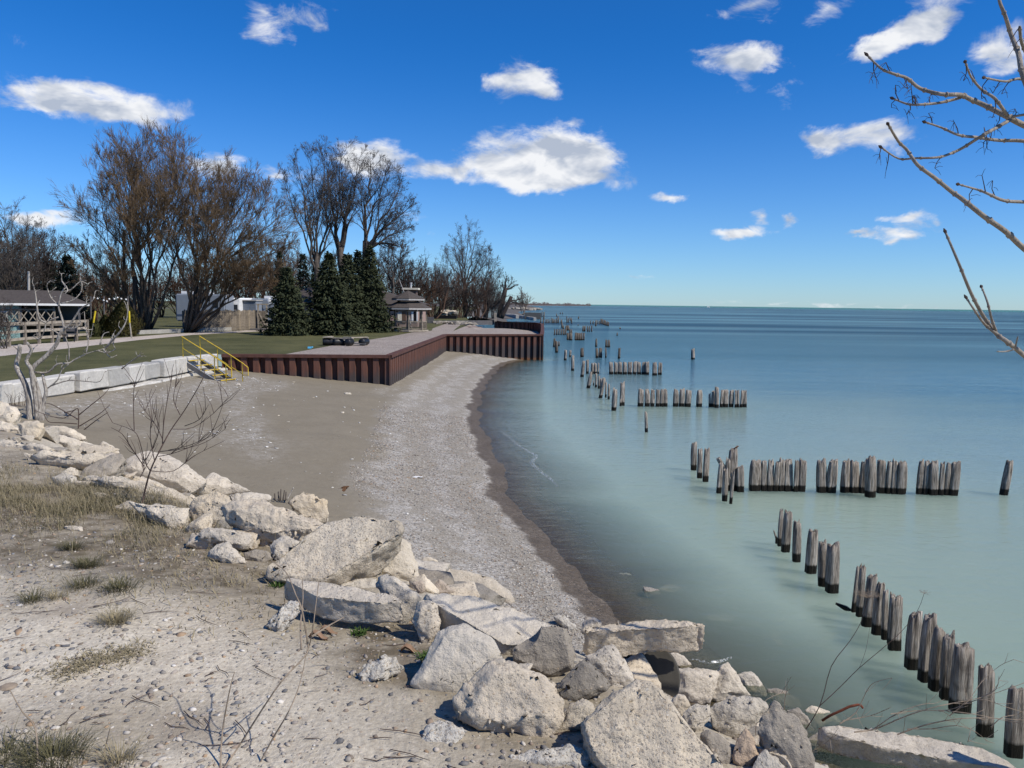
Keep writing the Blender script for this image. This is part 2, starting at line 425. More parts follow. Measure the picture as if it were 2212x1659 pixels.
MAT_APRON = mat_gravel('apron_gravel', (.25, .21, .18), (.43, .37, .32))

def mat_water():
    m = NM('lake_water', .06, .5); N, L = m.N, m.L
    w = m.coord('World'); dep = m.attr('depth')
    out = [x for x in N if x.type == 'OUTPUT_MATERIAL'][0]; N.remove(m.b)
    sep = m.n('SeparateXYZ'); L.new(w, sep.inputs[0])
    y = sep.outputs['Y']; x = sep.outputs['X']
    off = m.math('ADD', m.math('MULTIPLY', y, .55), m.math('MULTIPLY', x, .55))
    # suspended clay near the shore, clearer and darker farther out, with drifting bands
    bands = m.noise(m.coord('World', (.0035, .028, 1)), 1.0, 4, .5)
    b2 = m.noise(m.coord('World', (.02, .06, 1)), 1.0, 4, .55)
    f1 = m.rng(m.math('ADD', off, m.math('MULTIPLY_ADD', b2, 26, -13)), 9, 46, sm=True)
    near = m.mix(m.rng(b2, .35, .65), (.185, .243, .190), (.230, .292, .232))
    mid = (.034, .088, .122)
    c = m.mix(f1, near, mid)
    far = m.mix(m.rng(bands, .42, .6), (.012, .038, .066), (.045, .105, .135))
    c = m.mix(m.rng(off, 45, 120, sm=True), c, far)
    c = m.mix(m.rng(off, 900, 2600, sm=True), c, (.012, .085, .075))
    dif = m.n('SubsurfaceScattering'); dif.falloff = 'RANDOM_WALK'; dif.inputs['Scale'].default_value = 6.0; dif.inputs['Radius'].default_value = (1.0, 1.0, 1.0); L.new(c, dif.inputs['Color'])
    tr = m.n('BsdfTransparent'); tr.inputs['Color'].default_value = (.72, .71, .64, 1)
    body = m.n('MixShader'); L.new(m.rng(m.math('ADD', dep, m.math('MULTIPLY_ADD', b2, .16, -.08)), .03, .40, .03, 1.0), body.inputs[0]); L.new(tr.outputs[0], body.inputs[1]); L.new(dif.outputs[0], body.inputs[2])
    gl = m.n('BsdfGlossy'); gl.inputs['Roughness'].default_value = .08
    # ripples
    r1 = m.noise(m.coord('World', (1.5, 2.6, 1)), 1.6, 3, .5, .6); r2 = m.noise(m.coord('World', (1, 1.6, 1)), 7.0, 3, .55, .4); r3 = m.noise(m.coord('World', (.35, .8, 1)), .55, 3, .5)
    h = m.math('ADD', m.math('ADD', m.math('MULTIPLY', r1, .019), m.math('MULTIPLY', r2, .0032)), m.math('MULTIPLY', r3, .045))
    bp = m.n('Bump'); bp.inputs['Strength'].default_value = 1.0; bp.inputs['Distance'].default_value = 1.0
    amp = m.rng(y, 10, 90, 1.0, 3.2); L.new(m.math('MULTIPLY', h, amp), bp.inputs['Height'])
    fr = m.n('Fresnel'); fr.inputs['IOR'].default_value = 1.33; L.new(bp.outputs[0], fr.inputs['Normal']); L.new(bp.outputs[0], gl.inputs['Normal']); L.new(bp.outputs[0], dif.inputs['Normal'])
    mx = m.n('MixShader'); L.new(m.math('MULTIPLY', fr.outputs[0], m.math('MULTIPLY', m.rng(y, 15, 100, .7, .33), m.rng(bands, .38, .6, .65, 1.3))), mx.inputs[0]); L.new(body.outputs[0], mx.inputs[1]); L.new(gl.outputs[0], mx.inputs[2])
    L.new(mx.outputs[0], out.inputs['Surface'])
    return m.m
MAT_WATER = mat_water()

# ------------------------------------------------------------------ lake, beach, bank, terrace
def steps(*seg):
    o = []
    for a, b, d in seg:
        n = max(1, int(round((b - a) / d)))
        o += [a + (b - a) * i / n for i in range(n)]
    return o + [seg[-1][1]]
def in_box_inside(x, y): return False
lake = grid_mesh('lake', steps((-14, -6, .5), (-6, 9, .25), (9, 40, 2), (40, 400, 30), (400, 9000, 900)), steps((-40, 2, 3), (2, 30, .35), (30, 72, .7), (72, 200, 8), (200, 1000, 50), (1000, 16000, 1500)),
                 lambda x, y: 0.0, MAT_WATER, {'depth': lambda x, y: -ground_z(x, y) if y < 69 else (2.0 if x > -4 else 1.0)})
def shingle_mask(x, y):
    # the grey shingle that storms threw up along the block wall and around the stair foot
    a = smooth(3.0, 0, abs((x + 13.2) - .9 * math.sin(y * .25))) * smooth(20, 24, y) * smooth(38, 35, y)
    b = smooth(1.6, 0, math.hypot((x + 11.2) * .7, (y - 33.5) * .5)) + smooth(1.8, 0, math.hypot((x + 8.6) * .5, y - 21.5)) * .7
    c = smooth(1.1, 0, abs((x + 9.6) + (y - 27) * .42)) * smooth(18, 21, y) * smooth(35, 31, y)
    d = smooth(1.2, 0, abs(x + 5.7 - .25 * math.sin(y))) * smooth(33, 36, y)
    return min(1, a + b + c + .6 * d)
beach = grid_mesh('beach', steps((-24, -16, 1), (-16, 4, .22), (4, 12, .5), (12, 60, 6)), steps((-10, 5, 1), (5, 40, .28), (40, 68, .5)),
                  beach_z, MAT_BEACH, {'inland': lambda x, y: x_shore(y) - x, 'shingle': shingle_mask}, keep=lambda x, y: not (x < -6.3 and y > 38.6) and not (x < -15.6 and y > 24))
def litter_mask(x, y):
    g = smooth(1.7, .4, math.hypot((x + 3.2) * .75, (y - 5.4) * .85)) + smooth(1.0, .1, abs(crest_d(x, y) + .3)) * .8
    g += .8 * smooth(.5, .1, math.hypot(x + .45, y - 3.5)) + .5 * smooth(.6, 0, math.hypot((x + 1.45) * .8, (y - 2.75) * 1.4)) + .5 * smooth(.7, 0, math.hypot(x + 1.9, y - 4.3))
    return min(1, g)
bank = grid_mesh('bank', steps((-30, -8, .8), (-8, -5, .14), (-5, 4, .06), (4, 9, .3)), steps((-6, 1.5, .3), (1.5, 6.5, .06), (6.5, 12, .14), (12, 24, .6)),
                 bank_z, MAT_SOIL, {'litter': litter_mask}, keep=lambda x, y: bank_z(x, y) > beach_z(x, y) - .5)

def sheet(name, poly, z, mat, kind='structure', thick=None):
    mb = MB(); n = len(poly)
    mb.add([Vector((p[0], p[1], p[2] if len(p) > 2 else z)) for p in poly], [tuple(range(n))])
    o = mb.build(name, mat); o['kind'] = kind
    bm = bmesh.new(); bm.from_mesh(o.data); bmesh.ops.triangulate(bm, faces=bm.faces[:]); bm.to_mesh(o.data); bm.free()
    return o
# lawn terrace (everything inland of the block wall and the steel wall), reaching far back
lawn = sheet('lawn', [(-15.9, -60), (-15.9, 22), (-15.65, 28), (-15.2, 34), (-14.75, 37.75), (-6.2, 38.7), (-5.65, 64.9), (-5.6, 106), (-6.2, 112), (-11, 170), (-13, 230), (-16, 300), (-22, 500), (-900, 1500), (-2500, 1500), (-2500, -60)], TZ - .03, MAT_LAWN)
gravel_path = sheet('gravel_path', [(-25.2, 0), (-23.2, 34.3), (-23.6, 40.6), (-24.3, 50.3), (-24.2, 58.3), (-22.0, 66), (-19, 67), (-19.5, 70.5), (-23.4, 69.2), (-26.2, 60), (-26.9, 51.5), (-27.3, 45.5), (-29.5, 34), (-32, 0)], TZ - .026, MAT_PATH)
sheet('gravel_apron', [(-11.4, 38.1), (-6.18, 38.66), (-5.66, 65), (-6.8, 110), (-8.6, 104), (-8.3, 80), (-7.7, 73.3), (-8.8, 70.2), (-9.46, 60), (-10.9, 46.9)], TZ - .022, MAT_APRON)
def patch(name, A, B, C, D, nu, nv, zf, mat):
    vs = []; A, B, C, D = map(Vector, (A, B, C, D))
    for j in range(nv + 1):
        for i in range(nu + 1):
            u, v = i / nu, j / nv; p = (A * (1 - u) + B * u) * (1 - v) + (D * (1 - u) + C * u) * v
            vs.append((p.x, p.y, zf(u, v)))
    fs = [(j * (nu + 1) + i, j * (nu + 1) + i + 1, (j + 1) * (nu + 1) + i + 1, (j + 1) * (nu + 1) + i) for j in range(nv) for i in range(nu)]
    mb = MB(); mb.v = [Vector(q) for q in vs]; mb.f = fs
    o = mb.build(name, mat, smooth=True); o['kind'] = 'structure'; return o
patch('basin_sand', (-5.67, 65.05), (2.55, 67.75), (3.6, 109.5), (-6.8, 110), 12, 20, lambda u, v: TZ - .02 - (.12 + .75 * smooth(.15, .95, v) + .3 * smooth(.5, 1, u)) * smooth(0, .25, u), MAT_APRON)
# ------------------------------------------------------------------ steel sheet-pile wall
def mat_rust():
    m = NM('rusted_sheet_steel', .75, .3); w = m.coord('World'); g = m.n('SeparateXYZ'); m.L.new(w, g.inputs[0])
    n1 = m.noise(m.coord('World', (2.5, 2.5, .5)), 1.5, 6); n2 = m.noise(m.coord('World', (9, 9, 1.2)), 2, 5)
    c = m.mix(m.rng(m.math('MULTIPLY_ADD', n2, .5, n1), .5, 1.0), (.075, .034, .026), (.155, .068, .045))
    zz = m.math('ADD', g.outputs['Z'], m.math('MULTIPLY_ADD', n1, .9, -.45))
    wear = m.rng(zz, 1.55, .95, 0, 1, True)          # scoured, blackened by sand and spray below
    c = m.mix(m.math('MULTIPLY', wear, .82), c, (.05, .047, .046))
    c = m.mix(m.math('MULTIPLY', m.rng(m.math('ADD', g.outputs['Z'], m.math('MULTIPLY_ADD', n2, .3, -.15)), .28, .1), .8), c, (.2, .085, .03))
    m.col(c); m.bump(n2, .25, .02); return m.m
MAT_RUST = mat_rust()
MAT_CAP = plain('rusted_cap_steel', (.095, .045, .034), .8, .2, var=.3, scale=3)
PROF = [(0, 0), (.46, 0), (.56, -.34), (.9, -.34), (1.0, 0)]     # one corrugation: outer flange, web, pan, web (fraction of pitch, metres)
def pile_mesh(pitch, z0, z1):
    vs = []; t = .014
    for z in (z0, z1):
        for s, n in PROF: vs.append((s * pitch, n * .72, z))
        for s, n in PROF: vs.append((s * pitch, n * .72 - t, z))
    k = len(PROF); fs = []
    for i in range(k - 1):
        fs.append((i, i + 1, 2 * k + i + 1, 2 * k + i)); fs.append((k + i + 1, k + i, 3 * k + i, 3 * k + i + 1))
        fs.append((2 * k + i, 2 * k + i + 1, 3 * k + i + 1, 3 * k + i)); fs.append((i + 1, i, k + i, k + i + 1))
    fs += [(0, 2 * k, 3 * k, k), (k - 1, 2 * k - 1, 4 * k - 1, 3 * k - 1)]
    me = bpy.data.meshes.new('sheet_pile'); me.from_pydata(vs, [], fs); me.materials.append(MAT_RUST); me.update(); return me
steel = thing('steel_sheet_pile_wall', (-6.13, 38.56, 0), 'rust-brown corrugated steel sheet-pile wall with flat cap along the beach', 'retaining wall')
def pile_run(A, B, n, z1=TZ - .10, flip=1):
    A, B = Vector((A[0], A[1], 0)), Vector((B[0], B[1], 0)); d = B - A; pitch = d.length / n; me = pile_mesh(pitch, -.9, z1)
    a = math.atan2(d.y, d.x)
    for i in range(n):
        o = bpy.data.objects.new('sheet_pile', me); COL.objects.link(o); o.parent = steel
        # local +y is the outer (lake) side
        p = A + d * (i / n) if flip > 0 else A + d * ((i + 1) / n)
        o.location = p - Vector(steel.location); o.rotation_euler = (0, 0, a + (math.pi if flip > 0 else 0))
        if flip > 0: o.location = A + d * ((i + 1) / n) - Vector(steel.location)
        else: o.location = A + d * (i / n) - Vector(steel.location)
def cap_run(pts, z=TZ, w=.34):
    mb = MB()
    for a, b in zip(pts, pts[1:]):
        a, b = Vector((a[0], a[1], 0)), Vector((b[0], b[1], 0)); d = (b - a).normalized(); nrm = Vector((-d.y, d.x, 0))
        mb.bar(a + Vector((0, 0, z - .012)) + nrm * .1, b + Vector((0, 0, z - .012)) + nrm * .1, w, .024)
        mb.bar(a + Vector((0, 0, z - .075)) - nrm * .075, b + Vector((0, 0, z - .075)) - nrm * .075, .014, .15 )
    return mb
W1 = [(-14.25, 37.66), (-6.13, 38.56)]; W2 = [(-6.13, 38.56), (-5.6, 64.96)]; W3 = [(-5.6, 64.96), (2.64, 67.66)]
# outer normal for W1, W3 is -y (towards the camera), for W2 +x, so runs are laid right side out
pile_run(*W1, 14); pile_run(*W2, 46); pile_run(*W3, 15)
curve = [(2.64, 67.66), (2.95, 74), (3.5, 88), (3.95, 101), (3.9, 105), (3.4, 108.6), (2.3, 110.2)]
for a, b, n in zip(curve, curve[1:], (9, 20, 18, 6, 5, 3)): pile_run(a, b, n)
pile_run((2.3, 110.2), (-2.6, 112.4), 8)
for i, pts in enumerate((W1, W2, W3, curve + [(-2.6, 112.4)])):
    zc = TZ + .003 * i
    # keep the cap on the landward side flush with the flanges
    cap_run(pts, zc).build('cap_beam', MAT_CAP, steel)
mb = MB(); mb.bar((-6.14, 38.5, -.9), (-6.14, 38.5, TZ - .04), .05, .09, Vector((0, 1, 0))); mb.build('corner_angle', MAT_RUST, steel)
mb = MB(); mb.bar((2.68, 67.6, -.9), (2.68, 67.6, TZ - .04), .07, .12, Vector((0, 1, 0))); mb.build('corner_angle', MAT_RUST, steel)

# ------------------------------------------------------------------ concrete block wall
def mat_concrete(name, base, agg=.0, dark=.6, scale=1.0, yellow=0):
    m = NM(name, .92, .2); w = m.coord('World'); n1 = m.noise(w, 1.8 * scale, 6); n2 = m.noise(w, 11 * scale, 6, .6); n3 = m.noise(w, 60 * scale, 4, .65)
    lo = tuple(q * dark for q in base); hi = tuple(min(.8, q * 1.14) for q in base)
    c = m.mix(m.rng(m.math('MULTIPLY_ADD', n2, .6, n1), .52, 1.05), lo, hi)
    rnd = m.objrand(); c = m.mix(m.math('MULTIPLY', rnd, .5), c, m.mix(m.rng(n2, .35, .65), tuple(sum(base) / 3 * .66 * k_ for k_ in (1.05, 1, .9)), tuple(sum(base) / 3 * .95 * k_ for k_ in (1.05, 1, .9))))
    if yellow: c = m.mix(m.rng(n1, .45, .62, 0, yellow), c, (.5, .36, .18))
    h = m.math('MULTIPLY_ADD', n3, .35, n2)
    if agg:
        vn = m.n('TexVoronoi'); vn.inputs['Scale'].default_value = 78 * scale; m.L.new(m.coord('World', (1, 1.25, 1.1)), vn.inputs['Vector'])
        sp = m.n('SeparateColor'); m.L.new(vn.outputs['Color'], sp.inputs[0])
        st = m.ramp(sp.outputs[0], [(0, (.15, .14, .135)), (.18, (.33, .29, .24)), (.5, (.5, .43, .34)), (.75, (.4, .3, .2)), (1, (.66, .6, .5))])
        rad = m.math('MULTIPLY_ADD', sp.outputs[2], .3, .16)
        f = m.math('MULTIPLY', m.rng(m.math('SUBTRACT', vn.outputs['Distance'], rad), .1, 0), m.rng(sp.outputs[1], 1 - agg, 1.02 - agg))
        c = m.mix(m.math('MULTIPLY', f, .7), c, st); h = m.math('ADD', h, m.math('MULTIPLY', f, .35))
    c = m.mix(m.rng(n3, .62, .78, 0, .7), c, tuple(q * .4 for q in base))   # pores and lichen specks
    m.col(c); m.bump(m.noise(w, 24, 8, .7), .8, .03); m.bump(h, .8, .014); return m.m
MAT_BLOCK = mat_concrete('precast_block_concrete', (.40, .385, .35), 0, .7)
MAT_BLOCK_W = mat_concrete('pale_block_concrete', (.58, .55, .49), 0, .7)
blockwall = thing('concrete_block_wall', (-14.7, 30, 1.0), 'low retaining wall of big pale precast concrete blocks beside the yellow steps', 'block wall')
def block(A, B, z0, z1, depth, mat, seed, rough=.02):
    """a bevelled, slightly knocked-about block between plan points A and B (lake face), running inland by depth"""
    rnd = random.Random(seed); A, B = Vector(A), Vector(B); d = (B - A).normalized(); nrm = Vector((-d.y, d.x)) ; L = (B - A).length - .06
    bm = bmesh.new(); bmesh.ops.create_cube(bm, size=1)
    for v in bm.verts:
        s, t, k = v.co.x + .5, v.co.y + .5, v.co.z + .5
        p = A + d * (.03 + s * L) + nrm * (t * depth)
        v.co = Vector((p.x, p.y, z0 + (z1 - z0) * k)) + Vector((rnd.uniform(-1, 1), rnd.uniform(-1, 1), rnd.uniform(-1, 1))) * rough
    bmesh.ops.bevel(bm, geom=bm.edges[:], offset=.04, segments=1, affect='EDGES')
    bmesh.ops.triangulate(bm, faces=bm.faces[:])
    bmesh.ops.subdivide_edges(bm, edges=[e for e in bm.edges if e.calc_length() > .3], cuts=1)
    for v in bm.verts: v.co += Vector((noise.noise(v.co * 3 + Vector((seed, 0, 0))), noise.noise(v.co * 3 + Vector((0, seed, 0))), noise.noise(v.co * 3))) * rough * 1.1
    mb = MB(); bm.verts.ensure_lookup_table(); bm.verts.index_update()
    mb.v = [v.co.copy() for v in bm.verts]; mb.f = [tuple(q.index for q in f.verts) for f in bm.faces]; bm.free()
    return mb.build('block', mat, blockwall)
FACE = [(-15.65, 14), (-15.5, 18), (-15.35, 21.5), (-15.23, 23.3), (-15.1, 24.9), (-14.98, 26.4), (-14.85, 28.1), (-14.72, 29.5), (-14.66, 30.75), (-14.62, 32.1), (-14.58, 33.5), (-14.5, 34.9), (-14.4, 36.3), (-14.3, 37.6)]
for i, (a, b) in enumerate(zip(FACE, FACE[1:])):
    _o = Vector((.05 * ((i * 3) % 4) - .07, 0)); a, b = Vector(a) + _o, Vector(b) + _o
    block(a, b, 1.63 + .01 * (i % 3), TZ + .02 + .025 * ((i * 7) % 4), .62, MAT_BLOCK_W if (i * 5) % 7 not in (2, 5) else MAT_BLOCK, i)
for i in range(5, len(FACE) - 1):
    a, b = Vector(FACE[i]), Vector(FACE[i + 1]); o = (b - a) * .45
    a2, b2 = a + o + Vector((.3, 0)), b + o + Vector((.3, 0))
    block(a2, b2, .95, 1.575 + .01 * (i % 2), .7, MAT_BLOCK_W, 40 + i, .035)

# ------------------------------------------------------------------ yellow steps
MAT_YEL = NM('yellow_paint', .5, .4); _w = MAT_YEL.coord('World'); _n = MAT_YEL.noise(_w, 9, 6)
MAT_YEL.col(MAT_YEL.mix(MAT_YEL.rng(_n, .56, .66, 0, .85), (.62, .42, .035), (.17, .13, .09))); MAT_YEL = MAT_YEL.m
MAT_STRING = plain('grey_channel_steel', (.2, .19, .18), .55, .4, var=.25, scale=4)
MAT_GALV = plain('worn_white_edge', (.55, .53, .48), .6, .3)
steps_t = thing('steel_steps', (-13.6, 34.2, 1.1), 'steep yellow-railed steel steps leading down from the lawn to the sand', 'steps')
ST = Vector((-14.72, 34.35, TZ - .03)); SB = Vector((-12.45, 33.35, 1.14)); sd = SB - ST
sx = Vector((.40, .92, 0)).normalized(); SWID = 1.0
def stp(t, w, dz=0): return ST + sd * t + sx * (w * SWID) + Vector((0, 0, dz))
for w in (0, 1):
    mb = MB(); mb.bar(stp(0, w, -.12), stp(1.04, w, -.12), .012, .24); st_o = mb.build('stringer', MAT_STRING, steps_t)
    mb = MB(); mb.bar(stp(0, w, .005), stp(1.04, w, .005), .07, .012); mb.bar(stp(.0, w, -.245), stp(.95, w, -.245), .07, .012); mb.build('flange', MAT_GALV, st_o)
for i in range(6):
    t = .02 + i * .185; c = (stp(t, .03) + stp(t, .97)) / 2 + Vector((.07, -.03, -.035))
    mb = MB(); d2 = Vector((sd.x, sd.y, 0)).normalized()
    mb.box(c, (.27, SWID * .94, .035), ax=(d2, sx, Vector((0, 0, 1)))); tr = mb.build('tread', MAT_STRING if i != 5 else plain('rusty_tread', (.3, .11, .04)), steps_t)
    mb = MB(); mb.box(c + d2 * .14 + Vector((0, 0, .006)), (.03, SWID * .94, .034), ax=(d2, sx, Vector((0, 0, 1)))); mb.build('nosing', MAT_YEL, tr)
for w in (0, 1):
    PO = [(.0, 1.0), (.42, .98), (.74, .97), (1.0, .93)]
    ww = w
    for j, (t, h) in enumerate(PO):
        mb = MB(); a = stp(t, ww, -.06 if j < 3 else -.25); mb.tube([a, stp(t, ww, h if j else h + .02)], .024, 8); mb.build('rail_post', MAT_YEL, steps_t)
    mb = MB(); top = [stp(-.02, ww, 1.0), stp(.42, ww, .99), stp(.74, ww, .985), stp(1.0, ww, .955), stp(1.13, ww, .90)]
    mb.tube(top, .022, 8); mb.build('handrail', MAT_YEL, steps_t)
    mb = MB(); mid = [stp(.0, ww, .5), stp(.5, ww, .49), stp(1.0, ww, .46)]; mb.tube(mid, .02, 8); mb.build('mid_rail', MAT_YEL, steps_t)
    mb = MB(); e = top[-1]; q = stp(1.0, ww, .42); mb.tube([e, Vector((e.x, e.y, q.z)), q], .02, 8); mb.build('rail_return', MAT_YEL, steps_t)
# ------------------------------------------------------------------ old timber piles in the lake
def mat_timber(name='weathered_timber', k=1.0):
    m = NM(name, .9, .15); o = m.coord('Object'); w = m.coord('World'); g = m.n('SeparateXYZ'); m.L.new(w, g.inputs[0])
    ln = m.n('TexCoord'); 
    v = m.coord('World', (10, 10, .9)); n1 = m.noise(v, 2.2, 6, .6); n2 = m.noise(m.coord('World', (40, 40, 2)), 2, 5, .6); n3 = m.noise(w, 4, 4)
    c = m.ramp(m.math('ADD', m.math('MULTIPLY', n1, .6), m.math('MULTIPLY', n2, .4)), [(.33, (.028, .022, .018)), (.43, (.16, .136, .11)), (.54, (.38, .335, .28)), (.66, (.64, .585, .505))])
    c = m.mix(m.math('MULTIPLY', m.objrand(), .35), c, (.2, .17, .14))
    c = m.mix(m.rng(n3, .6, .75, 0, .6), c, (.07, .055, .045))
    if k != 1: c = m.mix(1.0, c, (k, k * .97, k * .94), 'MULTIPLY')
    wet = m.rng(m.math('ADD', g.outputs['Z'], m.math('MULTIPLY_ADD', n1, .06, -.03)), .19, .15)
    c = m.mix(wet, c, (.018, .015, .011)); m.col(c); m.L.new(m.rng(wet, 0, 1, .9, .45), m.b.inputs['Roughness'])
    m.bump(m.math('ADD', n1, m.math('MULTIPLY', n2, .5)), 1.0, .05); return m.m
MAT_TIMBER = mat_timber()
MAT_TIMBER_D = mat_timber('dark_distant_timber', .42)  # same timber at a darker multiple, for the distant piles
def post(u0, u1, vt, vb, label, group, tl=0.0, rnd=0, lod=1, name='timber_pile'):
    """u0,u1 sides, vt top, vb waterline on the measuring grid; tl: how far the top leans sideways (grid px)"""
    seed = int(u0 * 7 + vb * 13) % 9973; rg = random.Random(seed)
    um = (u0 + u1) / 2; b = atz(um, vb, 0); Y = b.y; top = aty(um + tl, vt, Y); w = (u1 - u0) * 1.07 * Y / FPX
    d = w * (rg.uniform(.85, 1.1) if rnd else rg.uniform(.6, .85)); h = top.z
    b.y += d / 2
    n, mm = ((20, 11) if lod == 2 else (14, 7)) if lod else (8, 3)
    yaw = rg.uniform(-.12, .12); lean = Vector((top.x - b.x if tl else rg.uniform(-.05, .05) * h, rg.uniform(-.04, .06) * h, 0))
    vs = []; rg_t = rg.uniform(.02, .2); grooves = [rg.uniform(-.17, .06) - (.16 if rg.random() < .12 else 0) for _ in range(n)]; slant = rg.uniform(-.055, .055); bel = rg.uniform(-.08, .1)
    for j in range(mm + 1):
        t = j / mm; z = -1.0 + (h + 1.0) * t
        zz = z / h if h > .05 else 0
        for k in range(n):
            a = 2 * math.pi * k / n; ca, sa = math.cos(a), math.sin(a)
            if rnd: rx, ry = ca, sa
            else:
                q = 1 / max(abs(ca), abs(sa)); q = q * .86 + .14; rx, ry = ca * q, sa * q
            g = 1 + grooves[k] * (.6 + .6 * max(0, zz)) + .06 * noise.noise(Vector((k * 2.1, z * 2.2, seed)))
            tp = 1 + bel * math.sin(max(0, zz) * 3.1) - rg_t * max(0, zz) ** 3 - .05 * (1 if j == mm else 0)
            x, y = rx * w / 2 * g * tp, ry * d / 2 * g * tp
            zt = z
            if j >= mm - 1: zt = z + h * slant * math.cos(a) + h * .12 * noise.noise(Vector((math.cos(a) * 1.4, math.sin(a) * 1.4, seed * 3.3))) * (1 if j == mm else .4)
            vs.append(Vector((b.x + x * math.cos(yaw) - y * math.sin(yaw), b.y + x * math.sin(yaw) + y * math.cos(yaw), zt)) + lean * zz)
    fs = [(j * n + k, j * n + (k + 1) % n, (j + 1) * n + (k + 1) % n, (j + 1) * n + k) for j in range(mm) for k in range(n)]
    # weathered hollow end
    c = sum((vs[mm * n + k] for k in range(n)), Vector()) / n; ri = len(vs)
    for k in range(n): vs.append(vs[mm * n + k].lerp(c, .35) + Vector((0, 0, h * .02 * rg.uniform(-1, 1.5))))
    vs.append(c - Vector((0, 0, h * .03)))
    fs += [(mm * n + k, mm * n + (k + 1) % n, ri + (k + 1) % n, ri + k) for k in range(n)] + [(ri + k, ri + (k + 1) % n, ri + n) for k in range(n)]
    mb = MB(); mb.v = vs; mb.f = fs
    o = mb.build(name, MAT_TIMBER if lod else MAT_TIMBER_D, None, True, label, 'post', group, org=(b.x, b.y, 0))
    return o
def conv(ox, oy, k, p): return (ox + k * p[0], ox + k * p[1], oy + k * p[2], oy + k * p[3]) + tuple(p[4:])
ZA = (1426.4, 932.6, .3552); ZB = (1426.4, 1261.8, .3552); ZC = (1097.2, 630.9, .24802)
rowA = [(716, 742, 482, 698), (744, 788, 492, 735), (812, 854, 552, 795), (893, 952, 608, 866), (970, 1023, 678, 945), (1020, 1090, 700, 985), (1165, 1200, 822, 1100), (1198, 1237, 832, 1128), (1234, 1297, 882, 1190), (1296, 1350, 930, 1240), (1350, 1384, 976, 1268), (1384, 1416, 990, 1292), (1397, 1472, 1012, 1335), (1506, 1583, 1110, 1452), (1586, 1668, 1145, 1528), (1652, 1735, 1210, 1583), (1718, 1800, 1258, 1638), (1787, 1895, 1332, 1718)]
rowA = [conv(*ZA, p) for p in rowA] + [conv(*ZB, p) for p in [(1942, 2035, 515, 935), (2122, 2218, 645, 1062)]]
rowA.append((2236, 2276, 1520, 1720))
rowA.sort(key=lambda p: -p[3])
for i, p in enumerate(rowA):
    post(*p, f'grey split timber pile, {ORD[i + 1]} from the camera in the line leading into the lake', 'nearest line of timber piles', lod=2)
rowB = [(548, 613, 180, 362), (615, 650, 183, 362), (650, 684, 180, 363), (686, 717, 186, 363), (719, 752, 172, 363), (755, 808, 182, 364), (811, 838, 182, 366), (840, 884, 180, 366), (962, 1013, 180, 372), (1016, 1073, 178, 374), (1102, 1153, 180, 372), (1158, 1212, 182, 374), (1213, 1252, 185, 376), (1325, 1370, 184, 376), (1372, 1403, 188, 378), (1406, 1438, 183, 380), (1440, 1494, 190, 382), (1562, 1598, 184, 382), (1600, 1632, 186, 384), (1641, 1694, 190, 388), (1696, 1724, 195, 388), (1727, 1756, 193, 387), (1762, 1814, 193, 390)]
for i, p in enumerate(rowB):
    post(*conv(*ZA, p), f'weathered plank pile, {ORD[i + 1]} from the left in the closest cross row standing in water', 'closest cross row of plank piles', lod=2)
post(*conv(*ZA, (1257, 1318, 168, 402)), 'stout round pile standing proud in front of the closest cross row', None, rnd=1, lod=2)
post(*conv(*ZA, (2076, 2124, 185, 388)), 'lone leaning pile at the far right end of the closest cross row', None, tl=14, rnd=1, lod=2)
clB = [((190, 222, 68, 236), 'slim lone pile at the left end of the corner cluster'), ((226, 258, 110, 284), 'plank pile beside its twin, second from the left of the corner cluster'), ((261, 292, 110, 306), 'plank pile with split top, third from the left of the corner cluster'), ((345, 373, 195, 376), 'pale pile just in front of the slanting brace'), ((380, 410, 235, 425), 'pale bleached round pile between two slim ones in the corner cluster'), ((421, 440, 253, 440), 'thinnest bleached pile, nearest in the corner cluster'), ((386, 413, 170, 362), 'dark pile half hidden behind the slanting brace'), ((414, 470, 112, 362), 'tallest dark squared pile with a bird on top in the corner cluster'), ((468, 511, 218, 368), 'short pile with a bolt hole at the right of the corner cluster')]
for i, (p, lb) in enumerate(clB): post(*conv(*ZA, p), lb, None, rnd=i in (4, 5), lod=2)
def beam(pts, r, name, label, cat, mat=None, n=7, group=None):
    mb = MB(); mb.tube([Vector(p) for p in pts], r, n); return mb.build(name, mat or MAT_TIMBER, None, False, label, cat, group)
_Y = atz(1580, 1062, 0).y + .1
_pa, _pb = aty(1426.4 + .3552 * 352, 932.6 + .3552 * 160, _Y), aty(1426.4 + .3552 * 458, 932.6 + .3552 * 362, _Y)
beam([_pa, _pa.lerp(_pb, .5) + Vector((.02, 0, 0)), _pb, _pb + (_pb - _pa) * .3], [.06, .075, .085, .09], 'timber_brace', 'brown timber brace slanting down through the corner cluster of piles', 'brace')
